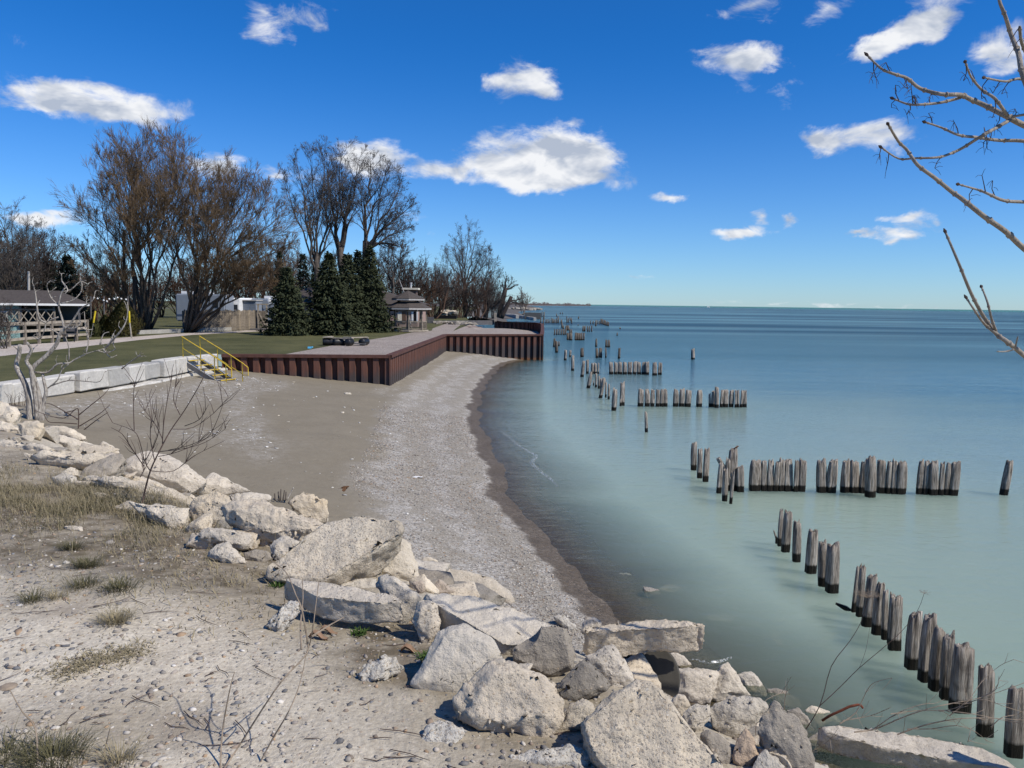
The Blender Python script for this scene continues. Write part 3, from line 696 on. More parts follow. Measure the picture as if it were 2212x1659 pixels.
# stub and drift sticks poking up beside the piles
_q = atz(1677, 1174, 0); beam([_q + Vector((0, 0, -.4)), _q + Vector((0, 0, .1)), _q + Vector((-.07, 0, .28))], [.03, .025, .012], 'drift_stick', 'thin dark stick poking up left of the piles', 'stick')
_q = atz(1837, 1318, 0); beam([_q + Vector((.1, 0, -.1)), _q + Vector((-.08, 0, .03)), _q + Vector((-.2, 0.1, .07))], [.05, .045, .02], 'driftwood', 'dark driftwood lump at the foot of the near pile line', 'driftwood')
rowD = [(1133, 1180, 852, 996), (1193, 1236, 854, 997), (1240, 1280, 856, 997), (1288, 1321, 854, 998), (1323, 1355, 854, 998), (1358, 1391, 850, 997), (1440, 1486, 852, 998), (1492, 1540, 850, 998), (1545, 1595, 857, 1000), (1646, 1694, 858, 1001), (1750, 1770, 890, 1001), (1772, 1802, 864, 1002), (1845, 1872, 856, 1003), (1877, 1921, 856, 1003), (1927, 1968, 858, 1003), (1975, 1994, 858, 1005), (1996, 2018, 858, 1005), (2021, 2045, 862, 1005), (2047, 2082, 864, 1004)]
for i, p in enumerate(rowD): post(*conv(*ZC, p), f'weathered plank pile, {ORD[i + 1]} from the left in the middle cross row', 'middle cross row of plank piles', lod=1)
post(*conv(*ZC, (1803, 1842, 834, 1009)), 'taller dark pile leaning out in front of the middle cross row', None, rnd=1)
rowC = [(884, 922, 612, 716), (925, 955, 615, 716), (958, 1000, 614, 716), (1002, 1040, 615, 717), (1043, 1083, 612, 717), (1086, 1122, 612, 717), (1125, 1161, 612, 717), (1164, 1192, 612, 718), (1195, 1230, 612, 720), (1261, 1303, 617, 727), (1306, 1322, 618, 722), (1323, 1340, 618, 722)]
for i, p in enumerate(rowC): post(*conv(*ZC, p), f'plank pile, {ORD[i + 1]} from the left in the third cross row from the camera', 'third cross row of plank piles', lod=1)
single = [((1195, 1222, 1050, 1222, 'slim isolated pile standing alone left of the closest cross row'), 1), ((1600, 1632, 497, 588, 'lone pointed pile far out in open water'), 1),
          ((904, 946, 852, 1034, 'thick dark-headed round pile in front of the middle cross row', 12), 1), ((975, 1019, 794, 990, 'tall split pile just left of the middle cross row'), 0), ((974, 989, 935, 994, 'short stub beside the tall split pile'), 1), ((914, 930, 832, 900, 'small pile behind the thick dark-headed one'), 1)]
for (p, r_) in single: post(*conv(*ZC, p[:4]), p[4], None, tl=(p[5] * .248 if len(p) > 5 else 0), rnd=r_)
colm = [((684, 718, 700, 838), 25), ((740, 752, 770, 815), 0), ((757, 777, 710, 832), 3), ((782, 802, 737, 842), 3), ((790, 824, 757, 925), 34), ((805, 825, 757, 850), 0), ((845, 860, 790, 918), 0), ((868, 888, 805, 935), 0), ((632, 662, 603, 740), 16), ((680, 706, 590, 712), 0), ((722, 749, 622, 714), 0), ((751, 777, 622, 714), 0), ((779, 795, 620, 714), 0), ((552, 578, 557, 686), 2), ((486, 512, 506, 595), 5), ((532, 550, 508, 566), 0)]
colm.sort(key=lambda q: -q[0][3])
for i, (p, t) in enumerate(colm): post(*conv(*ZC, p), f'bleached leaning pile, {ORD[i + 1]} nearest in the straggling column off the steel wall', 'straggling column of piles', tl=t * .248, rnd=1, lod=1)
mids = [(630, 663, 488, 567), (762, 789, 490, 572), (793, 820, 490, 572), (846, 860, 490, 574), (956, 981, 487, 580), (760, 778, 408, 478), (848, 865, 418, 482), (867, 878, 418, 482), (879, 890, 418, 482), (392, 412, 405, 478), (413, 437, 430, 528), (437, 452, 430, 470)]
mids.sort(key=lambda q: q[0])
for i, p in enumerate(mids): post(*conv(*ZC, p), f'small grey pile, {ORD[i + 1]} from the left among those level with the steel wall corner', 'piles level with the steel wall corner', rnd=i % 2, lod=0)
fars = [(580, 598, 355, 420), (599, 617, 355, 420), (618, 636, 357, 420), (637, 652, 355, 420), (653, 668, 355, 420), (512, 530, 358, 418), (533, 562, 355, 420), (400, 412, 324, 374), (418, 432, 324, 374), (438, 450, 324, 374), (457, 470, 324, 374), (476, 492, 324, 374), (495, 510, 324, 374), (498, 514, 293, 335), (516, 534, 293, 335), (535, 547, 325, 360), (548, 560, 325, 360), (464, 476, 268, 312), (476, 489, 292, 320), (648, 661, 296, 343), (662, 675, 296, 343), (688, 698, 294, 344), (702, 713, 296, 345), (724, 736, 292, 345), (716, 724, 248, 278), (737, 747, 252, 278), (758, 773, 246, 297), (780, 788, 248, 280), (793, 800, 247, 282),
        (805, 817, 234, 275), (818, 830, 239, 280), (831, 843, 244, 285), (844, 856, 249, 290), (857, 868, 256, 294), (869, 880, 261, 297), (946, 957, 354, 380), (972, 984, 308, 322), (323, 331, 238, 272), (336, 345, 238, 272), (349, 357, 238, 272), (361, 370, 238, 272), (380, 391, 226, 272), (393, 403, 236, 272), (405, 416, 240, 272), (418, 429, 226, 272), (432, 444, 224, 270), (459, 473, 240, 272), (510, 519, 212, 266), (522, 530, 228, 266), (538, 546, 222, 252), (548, 560, 228, 274), (610, 620, 213, 232), (608, 616, 280, 292), (420, 428, 188, 214), (432, 440, 205, 225), (453, 460, 176, 192), (473, 480, 176, 192), (292, 301, 175, 215), (306, 318, 175, 240), (303, 315, 240, 290), (279, 290, 225, 270)]
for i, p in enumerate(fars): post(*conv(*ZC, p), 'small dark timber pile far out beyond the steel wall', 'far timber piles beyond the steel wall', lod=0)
# ------------------------------------------------------------------ rubble on the bank
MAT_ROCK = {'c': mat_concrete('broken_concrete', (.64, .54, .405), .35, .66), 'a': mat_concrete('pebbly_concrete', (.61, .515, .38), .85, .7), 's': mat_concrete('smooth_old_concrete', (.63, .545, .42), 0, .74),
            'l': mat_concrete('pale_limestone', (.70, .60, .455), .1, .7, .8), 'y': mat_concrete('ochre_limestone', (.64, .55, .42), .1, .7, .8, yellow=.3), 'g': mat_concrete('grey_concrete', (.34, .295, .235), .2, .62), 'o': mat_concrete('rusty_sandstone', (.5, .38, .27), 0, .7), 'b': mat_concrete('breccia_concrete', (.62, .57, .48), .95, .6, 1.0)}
def hull_rock(name, pts, mat, label, cat='rock', seed=1, rough=1.0, res=9, group=None, sm=1, round_=.25):
    """convex hull of world points, subdivided, softened and roughened"""
    bm = bmesh.new()
    for p in pts: bm.verts.new(p)
    r = bmesh.ops.convex_hull(bm, input=bm.verts[:])
    junk = list({g for g in r['geom_interior'] + r['geom_unused'] if isinstance(g, bmesh.types.BMVert)})
    bmesh.ops.delete(bm, geom=junk, context='VERTS')
    bmesh.ops.recalc_face_normals(bm, faces=bm.faces[:])
    co = [v.co for v in bm.verts]; mn = Vector([min(c[i] for c in co) for i in range(3)]); mx = Vector([max(c[i] for c in co) for i in range(3)])
    size = (mx - mn).length; org = Vector(((mn.x + mx.x) / 2, (mn.y + mx.y) / 2, mn.z)); L = size / (res * 2.3)
    for it in range(7):
        es = [e for e in bm.edges if e.calc_length() > L]
        if not es: break
        bmesh.ops.subdivide_edges(bm, edges=es, cuts=1); bmesh.ops.triangulate(bm, faces=[f for f in bm.faces if len(f.verts) > 3])
    # knock flat chips off the hull, then soften and roughen it
    rgc = random.Random(seed * 3 + 1); cen = (mn + mx) / 2
    for _ in range(7):
        n_ = Vector((rgc.gauss(0, 1), rgc.gauss(-.4, 1), rgc.gauss(.3, 1))).normalized(); sup = max((v.co - cen).dot(n_) for v in bm.verts) * rgc.uniform(.88, .97)
        for v in bm.verts:
            e_ = (v.co - cen).dot(n_) - sup
            if e_ > 0: v.co -= n_ * e_
    for _ in range(sm): bmesh.ops.smooth_vert(bm, verts=bm.verts[:], factor=round_ * .7, use_axis_x=True, use_axis_y=True, use_axis_z=True)
    bm.normal_update(); s3 = Vector((seed * 1.7, seed * .9, seed * 2.3)); av = size
    nw = []
    for v in bm.verts:
        p = v.co; q = p / av
        d = .020 * noise.fractal(q * 3.5 + s3, 1.0, 2.0, 2) + .020 * (noise.turbulence(q * 9 + s3, 4, False) - .5) + .012 * noise.fractal(p * 16 + s3, .6, 2.2, 4)
        d += .010 * (noise.cell(q * 9 + s3) - .5) * rough
        nw.append(p + v.normal * (d * min(av, 1.1) * rough * .9))
    for v, p in zip(bm.verts, nw): v.co = p
    bm.verts.index_update(); mb = MB(); mb.v = [v.co.copy() for v in bm.verts]; mb.f = [tuple(q.index for q in f.verts) for f in bm.faces]; bm.free()
    return mb.build(name, MAT_ROCK[mat], None, True, label, cat, group, org=org)
def centroid(ps): return (sum(p[0] for p in ps) / len(ps), sum(p[1] for p in ps) / len(ps))
def rock(poly, mat, label, lean=.55, thick=.5, face=.62, lift=0, rough=1.0, name='rubble_rock', yaw=0., res=9, tb=.55, dy=0, rnd=.25, Y=None, gap=0):
    """poly: outline seen from the viewpoint. It is set on a plane that leans back from where the outline's foot meets
    the ground (lean = metres back per metre up, yaw = metres back per metre sideways) and swells to both sides of it"""
    bu, bv = max(poly, key=lambda p: p[1]); foot = hit(bu, bv + gap) if Y is None else Vector((0, Y, 0)); foot.y += dy; foot = aty(bu, bv, foot.y)
    nrm = Vector((yaw, -1, lean)).normalized() if True else None
    # plane through foot: nrm . (p - foot) = 0, with normal towards the viewer and up
    ring = []
    for (u, v) in poly:
        d = ray(u, v); t = nrm.dot(foot - CPOS) / nrm.dot(d); ring.append(CPOS + d * t)
    c = sum(ring, Vector()) / len(ring); ring = [c + (p - c) * 1.07 for p in ring]; size = sum((p - c).length for p in ring) / len(ring)
    pts = list(ring); seed = int(poly[0][0] * 3 + poly[0][1] * 5)
    rg = random.Random(seed)
    for p in ring:
        pts.append(c + (p - c) * (face * rg.uniform(.9, 1.1)) + nrm * size * thick * rg.uniform(.35, .55))
        pts.append(c + (p - c) * rg.uniform(.75, .9) - nrm * size * tb * rg.uniform(.8, 1.2) - Vector((0, 0, size * .12)))
    return hull_rock(name, pts, mat, label, seed=seed, rough=rough, res=res, round_=rnd)
def slab(top, low, mat, label, hgt, tilt=(0, 0), rough=.7, name='concrete_slab', res=11, Y=None):
    """top: outline of the upper face; low = (u, v, i): foot of the face below top[i]; hgt: thickness; tilt: rise per metre in x, y"""
    i = low[2]; fy_ = hit(low[0], low[1]).y if Y is None else Y; a = aty(*top[i], fy_)
    nrm = Vector((-tilt[0], -tilt[1], 1)).normalized(); ring = []
    for (u, v) in top:
        d = ray(u, v); t = nrm.dot(a - CPOS) / nrm.dot(d); ring.append(CPOS + d * t)
    c = sum(ring, Vector()) / len(ring); seed = int(top[0][0] * 3 + top[0][1] * 7); rg = random.Random(seed)
    pts = list(ring) + [c + (p - c) * rg.uniform(.97, 1.03) - nrm * hgt * rg.uniform(.9, 1.1) for p in ring]
    return hull_rock(name, pts, mat, label, cat='slab', seed=seed, rough=rough, res=res, round_=.15)
K = .34723
def z4(*p): return [(K * a, 822.9 + K * b) for a, b in p]
def z5(*p): return [(493.8 + K * a, 1042.4 + K * b) for a, b in p]
def z6(*p): return [(877.8 + .32242 * a, 1207 + .32242 * b) for a, b in p]
def z8(*p): return [(1426.4 + .35516 * a, 1261.8 + .35516 * b) for a, b in p]

rock(z4((-60, 110), (0, 118), (30, 135), (36, 178), (110, 170), (130, 200), (90, 240), (60, 262), (0, 255), (-60, 250)), 'l', 'pale limestone chunk at the left edge below the dead tree', 1.0, .5)
rock(z4((-40, 245), (60, 262), (110, 290), (116, 312), (60, 318), (-40, 312)), 'l', 'low white limestone lump under the left edge chunk', 1.2, .5)
rock(z4((108, 262), (165, 248), (240, 252), (270, 265), (272, 290), (240, 320), (235, 345), (190, 358), (140, 352), (124, 330)), 'y', 'pinkish rounded limestone at the foot of the dead tree', .8, .6)
rock(z4((262, 292), (300, 278), (420, 290), (500, 322), (532, 340), (530, 362), (480, 366), (330, 330)), 'l', 'upper pale slab just right of the dead tree', 1.6, .4)
rock(z4((238, 332), (262, 304), (360, 330), (480, 366), (560, 386), (602, 412), (590, 448), (520, 442), (430, 417), (350, 406), (300, 391), (255, 374)), 'l', 'long pale rock with a dark crack beneath, in front of the upper slab', 1.0, .5)
rock(z4((-40, 368), (60, 368), (220, 394), (345, 428), (300, 446), (240, 440), (100, 412), (-40, 402)), 'l', 'thin flat limestone plate running in from the left edge', 2.5, .35)
rock(z4((172, 458), (250, 440), (400, 434), (560, 440), (694, 466), (640, 492), (560, 516), (500, 526), (420, 507), (330, 502), (230, 490)), 'l', 'broad flat plate overhanging a dark gap', 1.5, .4, gap=12)
rock(z4((598, 430), (640, 372), (690, 395), (735, 430), (746, 460), (690, 464), (620, 458)), 'y', 'small peaked tan rock behind the flat plates', .6, .6)
rock(z4((485, 580), (560, 515), (640, 480), (740, 450), (802, 468), (770, 492), (720, 562), (640, 592), (540, 594)), 'g', 'smooth grey sloping slab left of the great boulder', 1.6, .4, .75)
rock(z4((718, 548), (760, 500), (850, 450), (930, 436), (1040, 460), (1100, 490), (1160, 520), (1230, 580), (1278, 615), (1240, 655), (1180, 694), (1100, 662), (1000, 668), (930, 634), (830, 604), (760, 584)), 'c', 'great grey-white boulder behind the sapling', .7, .55, .6, res=17, gap=14, rough=1.0)
rock(z4((488, 592), (600, 585), (720, 610), (880, 660), (1000, 680), (1120, 690), (1200, 720), (1190, 774), (1100, 766), (1000, 764), (850, 738), (760, 694), (620, 644), (500, 614)), 'l', 'long low pale slab under the great boulder', 1.3, .4)
rock(z4((878, 614), (920, 604), (940, 625), (930, 646), (892, 642)), 'l', 'fist-sized stone wedged beneath the great boulder', .5, .7, res=6)
rock(z4((800, 756), (900, 760), (1000, 775), (1100, 780), (1172, 790), (1150, 860), (1142, 916), (1060, 922), (1010, 892), (940, 852), (850, 802)), 'l', 'flat tan slab at the foot of the sapling', 1.0, .45)
rock(z4((1180, 692), (1230, 640), (1290, 570), (1320, 560), (1400, 610), (1500, 660), (1568, 690), (1480, 697), (1400, 702), (1300, 704)), 'l', 'ridge-backed pale slab sloping to the sand', 1.2, .4)
rock(z4((1178, 792), (1200, 730), (1250, 704), (1350, 694), (1420, 720), (1462, 760), (1440, 785), (1400, 850), (1452, 900), (1440, 922), (1340, 912), (1240, 922), (1200, 882)), 'y', 'ochre-stained limestone boulder in mid bank', .45, .6, .6, res=11)
rock(z4((1420, 702), (1560, 694), (1682, 710), (1680, 737), (1560, 747), (1460, 764)), 'l', 'thin white plate behind the ochre boulder', 2.0, .35)
rock(z4((1368, 794), (1440, 760), (1560, 730), (1660, 734), (1780, 780), (1870, 830), (1960, 890), (2060, 905), (2050, 962), (1960, 997), (1850, 1004), (1760, 962), (1720, 980), (1680, 1004), (1600, 972), (1520, 934), (1450, 894), (1400, 844)), 'c', 'large pitted grey boulder with a rusty bar in front', .6, .6, .62, res=16, gap=16, rough=1.0)
rock(z4((1778, 764), (1830, 720), (1890, 690), (1920, 720), (1970, 730), (2032, 740), (2040, 800), (2036, 884), (1960, 894), (1870, 834)), 'y', 'upright tan slab with a notched top against the sand', .3, .3, .8)
rock(z4((1216, 944), (1270, 904), (1400, 920), (1540, 944), (1570, 966), (1566, 1038), (1500, 1044), (1400, 1012), (1300, 998), (1230, 990)), 'c', 'squat broken concrete block below the ochre boulder', .6, .55, .7, gap=10)
rock(z4((1276, 1084), (1300, 1055), (1410, 988), (1450, 1030), (1522, 1100), (1520, 1124), (1440, 1144), (1340, 1114)), 'l', 'triangular tan rock at the foot of the bank edge', .8, .6)
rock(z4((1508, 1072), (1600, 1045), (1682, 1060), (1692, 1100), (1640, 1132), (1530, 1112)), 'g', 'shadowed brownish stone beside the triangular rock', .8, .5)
rock(z4((1678, 1024), (1720, 980), (1780, 964), (1882, 1010), (1820, 1062), (1780, 1104), (1720, 1124), (1690, 1092)), 'c', 'rounded chunk tucked beside the pebbly slab', .7, .6)
rock(z4((346, 604), (380, 570), (440, 534), (482, 550), (486, 592), (420, 610)), 'l', 'small sharp rock among the dry grass', .5, .6, res=7)
rock(z4((388, 908), (440, 899), (512, 905), (514, 942), (430, 938)), 'l', 'little pale brick-like piece lying in the grass', 1.2, .5, res=6, name='stone_piece')
rock(z5((248, 534), (330, 470), (420, 390), (560, 290), (620, 240), (750, 226), (900, 240), (1020, 228), (1066, 240), (1090, 290), (1082, 322), (1040, 357), (960, 352), (930, 402), (840, 472), (700, 552), (610, 614), (560, 624), (400, 604), (330, 604), (260, 574)), 'a', 'big tilted slab of pebbly concrete above the flat grey slab', 1.25, .22, .9, res=14, name='concrete_slab', rough=.75, gap=16)
rock(z5((956, 372), (1090, 350), (1132, 380), (1157, 480), (1204, 612), (1130, 620), (1080, 584), (1000, 594), (900, 594), (858, 562), (848, 522), (890, 460)), 's', 'smooth wedge-shaped concrete piece leaning by the pebbly slab', .5, .45, .6, yaw=.3)
slab(z5((330, 590), (560, 616), (900, 668), (1065, 704), (1088, 732), (950, 748), (800, 732), (555, 712), (515, 684), (420, 640)), (*z5((555, 905))[0], 7), 'c', 'long flat grey-topped slab in the middle foreground', .13, (0.02, .14), rough=.5, res=13)
rock(z5((912, 644), (935, 590), (990, 568), (1060, 600), (1130, 650), (1197, 700), (1177, 764), (1150, 824), (1100, 884), (1075, 894), (1060, 800), (1000, 690)), 's', 'smooth rounded grey slab standing on edge', .5, .35, .7, yaw=-.4)
rock(z5((748, 574), (800, 504), (830, 530), (852, 580), (820, 612), (760, 614)), 'g', 'small grey wedge in the gap under the pebbly slab', .4, .5, dy=.2)
rock(z5((640, 644), (760, 620), (850, 588), (932, 600), (922, 680), (800, 700), (680, 660)), 's', 'pale flat piece lying in the shade behind the flat slab', 1.2, .4, dy=.1)
rock(z5((1138, 624), (1200, 608), (1224, 630), (1222, 674), (1190, 690), (1160, 664)), 'o', 'small brick-orange stone between the slabs', .4, .6, res=6, name='stone_piece')
rock(z5((1266, 646), (1310, 598), (1350, 620), (1414, 690), (1330, 700), (1272, 694)), 'o', 'orange-stained angular stone above the long ribbed slab', .5, .6, res=7, name='stone_piece')
rock(z5((1160, 490), (1210, 495), (1400, 550), (1540, 590), (1660, 600), (1740, 650), (1804, 712), (1790, 754), (1700, 754), (1600, 704), (1420, 644), (1290, 604), (1200, 604)), 'a', 'rough brown-edged slab along the shingle', 1.1, .35, .8)
rock(z5((1183, 494), (1210, 465), (1250, 458), (1300, 485), (1312, 517), (1250, 508)), 's', 'round pale cobble on the edge of the shingle', .6, .7, res=7)
rock(z5((1410, 640), (1470, 624), (1600, 690), (1704, 742), (1620, 750), (1500, 700), (1412, 694)), 'l', 'narrow white wedge behind the long ribbed slab', 1.0, .45)
slab(z5((1200, 690), (1290, 684), (1420, 686), (1570, 706), (1770, 766), (1900, 828), (2060, 918), (2165, 985), (2110, 1010), (1960, 1010), (1730, 1010), (1620, 930), (1480, 856), (1320, 775)), (*z5((1700, 1085))[0], 10), 's', 'long tilted smooth slab with branch shadows across it', .15, (-.12, .28), rough=.5, res=14)
rock(z5((1178, 744), (1270, 728), (1300, 770), (1327, 850), (1320, 912), (1240, 1014), (1200, 994), (1138, 872), (1160, 790)), 'c', 'upright pillar-like white rock beside the flat slab', .35, .6, .55)
rock(z5((1138, 1254), (1230, 1170), (1270, 1050), (1310, 930), (1360, 898), (1460, 888), (1560, 920), (1640, 990), (1702, 1080), (1692, 1112), (1600, 1154), (1560, 1204), (1430, 1314), (1300, 1304), (1200, 1284)), 's', 'broad smooth-faced tan boulder', .75, .5, .72, res=12, rough=.6)
rock(z5((1388, 1464), (1420, 1330), (1480, 1260), (1560, 1180), (1640, 1120), (1720, 1100), (1830, 1140), (1960, 1200), (2040, 1250), (2082, 1350), (2092, 1450), (2060, 1534), (1950, 1584), (1850, 1584), (1740, 1564), (1600, 1534), (1480, 1504)), 'c', 'big rugged tan boulder nearest the bare soil', .6, .6, .68, res=14)
rock(z5((228, 894), (290, 800), (350, 744), (432, 740), (442, 790), (380, 872), (300, 944), (248, 914)), 'b', 'small white breccia lump on the soil by the flat slab', .8, .6, res=9, rough=1.8)
rock(z5((788, 1194), (850, 1120), (960, 1060), (1040, 1090), (1082, 1130), (990, 1184), (980, 1234), (900, 1254), (808, 1234)), 'b', 'white lumpy breccia piece with an orange base', .8, .6, res=9, rough=1.8)
rock(z6((100, 1200), (170, 1080), (240, 1070), (330, 1110), (410, 1160), (380, 1210), (260, 1270), (180, 1260), (110, 1240)), 'b', 'flat pebbly crust lying by the rugged boulder', 1.6, .4, res=8, rough=1.4)
rock(z6((985, 384), (1030, 348), (1100, 420), (1142, 450), (1100, 484), (1010, 420)), 'b', 'white pebbly lump at the end of the ribbed slab', 1.0, .5, res=8, rough=1.4)
rock(z6((1170, 500), (1185, 420), (1220, 385), (1260, 385), (1312, 430), (1290, 480), (1220, 520)), 'c', 'small pale chunk under the overhanging slab', .6, .5, res=8, Y=4.1)
slab(z6((1186, 470), (1260, 442), (1420, 418), (1560, 400), (1740, 398), (1900, 418), (2000, 430), (2020, 446), (1780, 452), (1600, 456), (1400, 474), (1220, 486)), (*z6((1430, 612))[0], 10), 'c', 'thick slab jutting out over the water', .17, (.02, .22), rough=.7, res=13, Y=3.85)
rock(z6((1198, 654), (1290, 600), (1330, 578), (1397, 573), (1422, 600), (1452, 650), (1500, 740), (1542, 832), (1480, 854), (1380, 864), (1290, 784), (1230, 744)), 'c', 'peaked angular boulder below the jutting slab', .6, .6, .5, res=11)
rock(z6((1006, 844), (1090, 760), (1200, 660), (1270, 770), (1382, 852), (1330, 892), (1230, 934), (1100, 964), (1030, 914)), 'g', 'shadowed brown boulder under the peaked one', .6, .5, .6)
rock(z6((1742, 634), (1800, 624), (1860, 650), (1928, 722), (1860, 740), (1790, 724)), 'c', 'small pale rock right of the dark drum', .6, .5, res=7)
rock(z6((1808, 735), (1900, 740), (2000, 734), (2098, 745), (2104, 780), (2062, 852), (2042, 900), (2032, 964), (1960, 980), (1900, 974), (1860, 934), (1820, 904)), 'c', 'pitted boulder in the right group with a black hole in it', .5, .55, .65)
rock(z6((1168, 1184), (1190, 1100), (1280, 1010), (1330, 950), (1450, 870), (1540, 830), (1640, 838), (1692, 880), (1740, 980), (1820, 1080), (1870, 1130), (1960, 1190), (2040, 1290), (2130, 1410), (2100, 1560), (1500, 1560), (1350, 1400), (1240, 1340), (1180, 1274)), 'a', 'huge tilted pebbly slab at the bottom of the view', .95, .3, .85, res=16, name='concrete_slab', rough=.7)
rock(z6((986, 1164), (1040, 1070), (1100, 980), (1180, 938), (1232, 960), (1284, 1020), (1200, 1092), (1180, 1144), (1100, 1134)), 'y', 'small tan stone jammed between the two big boulders', .5, .5, res=8)
rock(z6((706, 1314), (820, 1270), (980, 1250), (1150, 1244), (1192, 1290), (1244, 1342), (1200, 1400), (1060, 1402), (880, 1404), (720, 1374)), 'b', 'flat dark pebbly crust at the very front', 1.8, .4, res=10, rough=1.2)
rock(z6((1766, 964), (1800, 904), (1860, 910), (1904, 980), (1870, 1044), (1830, 1064), (1780, 1004)), 'c', 'egg-shaped stone above the front pebbly slab', .5, .6, res=8)
rock(z6((1838, 1084), (1880, 990), (1940, 974), (2032, 980), (2032, 1062), (1980, 1134), (1900, 1144), (1860, 1114)), 'l', 'pale blocky rock right of the front pebbly slab', .5, .6, res=9)
rock(z8((298, 784), (330, 720), (420, 690), (540, 678), (600, 690), (652, 710), (662, 770), (620, 832), (540, 884), (450, 944), (380, 914), (320, 862)), 'y', 'yellow-lichened boulder in the right group', .5, .6, .6, res=11)
rock(z8((296, 704), (330, 560), (385, 484), (412, 479), (452, 530), (500, 600), (544, 672), (420, 696), (330, 724)), 's', 'spiky pointed rock rising from the right group', .35, .45, .5, res=10)
rock(z8((460, 544), (510, 527), (570, 545), (620, 600), (653, 660), (642, 692), (560, 684), (510, 624)), 'y', 'rounded lichen-spotted rock behind the spike', .6, .5)
rock(z8((648, 642), (700, 629), (780, 655), (832, 700), (862, 752), (780, 756), (720, 726), (660, 694)), 'g', 'plain grey slab at the water edge of the right group', .9, .35, .8)
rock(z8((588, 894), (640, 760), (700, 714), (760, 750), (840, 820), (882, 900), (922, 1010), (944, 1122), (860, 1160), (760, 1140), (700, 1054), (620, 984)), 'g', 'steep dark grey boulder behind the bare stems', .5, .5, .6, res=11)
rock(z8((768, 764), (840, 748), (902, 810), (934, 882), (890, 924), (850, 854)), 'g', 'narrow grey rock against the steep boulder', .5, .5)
rock(z8((880, 764), (920, 734), (980, 750), (1060, 790), (1104, 842), (1060, 848), (950, 850), (930, 874), (900, 824)), 'l', 'pale rock by the rusty rod', .6, .5)
slab(z8((958, 846), (1010, 837), (1150, 858), (1400, 904), (1700, 938), (2000, 996), (2085, 1048), (2200, 1140), (1700, 1060), (1300, 980), (1000, 900)), (*z8((1010, 1090))[0], 10), 'c', 'long broken concrete slab in the lower right corner', .26, (.0, .22), rough=.8, res=14)
rock(z8((138, 784), (190, 735), (292, 730), (312, 790), (270, 854), (230, 904), (170, 874)), 'l', 'pale block left of the yellow-lichened boulder', .5, .55)
rock(z8((436, 1044), (460, 960), (520, 868), (560, 930), (602, 1010), (612, 1064), (540, 1104), (470, 1124)), 'o', 'rusty layered shard standing upright in the right group', .3, .4, .6)
rock(z8((550, 1140), (600, 1040), (640, 1006), (690, 1040), (742, 1090), (790, 1140), (680, 1180)), 'l', 'white peak of rock at the bottom edge of the right group', .5, .5)
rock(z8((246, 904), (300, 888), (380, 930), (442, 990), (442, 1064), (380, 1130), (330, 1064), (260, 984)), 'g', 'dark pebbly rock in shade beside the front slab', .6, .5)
rock(z8((1363, 904), (1410, 861), (1470, 880), (1534, 927), (1450, 920)), 'c', 'small stone showing behind the corner slab', .6, .6, res=7)
rock(z8((888, 944), (960, 900), (968, 970), (930, 1014)), 'g', 'dark stone jammed left of the corner slab', .5, .5, res=7)

# curved concrete saddle block: a chunk with a half-pipe scooped out of its upper left side
def saddle():
    o = rock(z6((715, 600), (760, 560), (860, 500), (885, 455), (960, 448), (1060, 468), (1112, 540), (1137, 640), (1112, 735), (985, 802), (900, 752), (860, 705), (728, 692)), 'g', 'grey concrete pipe saddle block with a curved scoop, by the long smooth slab', .45, .35, .85, name='concrete_saddle', res=16, rough=.6, rnd=.1)  # darker grey concrete takes in the shade of the face turned from the sun
    o['category'] = 'concrete block'; L0 = Vector(o.location); Y = L0.y; c = aty(*z6((765, 500))[0], Y - .05) - L0; ax = Vector((.12, .9, .22)).normalized(); r = .088
    for v in o.data.vertices:
        d = v.co - c; p = d - ax * d.dot(ax)
        if p.length < r: v.co = c + ax * d.dot(ax) + (p.normalized() if p.length > 1e-4 else Vector((0, 0, -1))) * r
    o.data.update()
saddle()
# dark drum put in as the shade under the jutting slab (its round end faces the viewer)
def drum():
    cen = z6((1590, 800))[0]; f = hit(*z6((1700, 950))[0]); c = aty(*cen, 3.98); axis = Vector((.05, .95, -.3)).normalized(); mb = MB()
    r = .20; mb.tube([c + axis * t for t in (0, .015, .3, .6)], [r * .95, r, r, r], 28); o = mb.build('shade_drum', plain('shade_dark_concrete', (.06, .055, .045), .85), None, True, 'dark round drum put in as the shade beneath the jutting slab', 'concrete drum', org=c)
    for p in o.data.polygons:
        if len(p.vertices) > 6: p.use_smooth = False
drum()
# rebar and rods
MAT_REBAR = plain('rusty_rebar', (.17, .055, .03), .8, .2, var=.3, scale=20)
def px_tube(zf, pts, Y, r, name, label, cat, mat, n=6):
    """tube through outline points; Y = one depth or a list of depths"""
    q = zf(*pts); Ys = Y if hasattr(Y, '__len__') else [Y] * len(q)
    mb = MB(); P = [aty(a, b, y) for (a, b), y in zip(q, Ys)]; mb.tube(P, r, n); return mb.build(name, mat, None, True, label, cat, org=P[0])
fy = hit(*z8((1000, 1000))[0]).y
px_tube(z8, [(985, 830), (1030, 800), (1080, 778), (1150, 745), (1205, 733), (1222, 740), (1232, 754)], [fy + .05, fy, fy - .02, fy - .05, fy - .08, fy - .08, fy - .08], [.014] * 6 + [.012], 'rusty_rod', 'bent rusty rod sticking out beside the corner slab', 'rod', MAT_REBAR, 8)
fy = hit(*z4((1770, 960))[0]).y - .12
px_tube(z4, [(1706, 925), (1722, 880), (1730, 832)], fy + .12, [.008, .008, .006], 'rusty_bar', 'short rusty bar standing against the pitted boulder', 'rod', MAT_REBAR)
px_tube(z4, [(1722, 878), (1745, 912), (1778, 944)], fy + .05, [.008, .008, .007], 'bent_rebar', 'bent piece of reddish rebar on the pitted boulder', 'rod', MAT_REBAR)
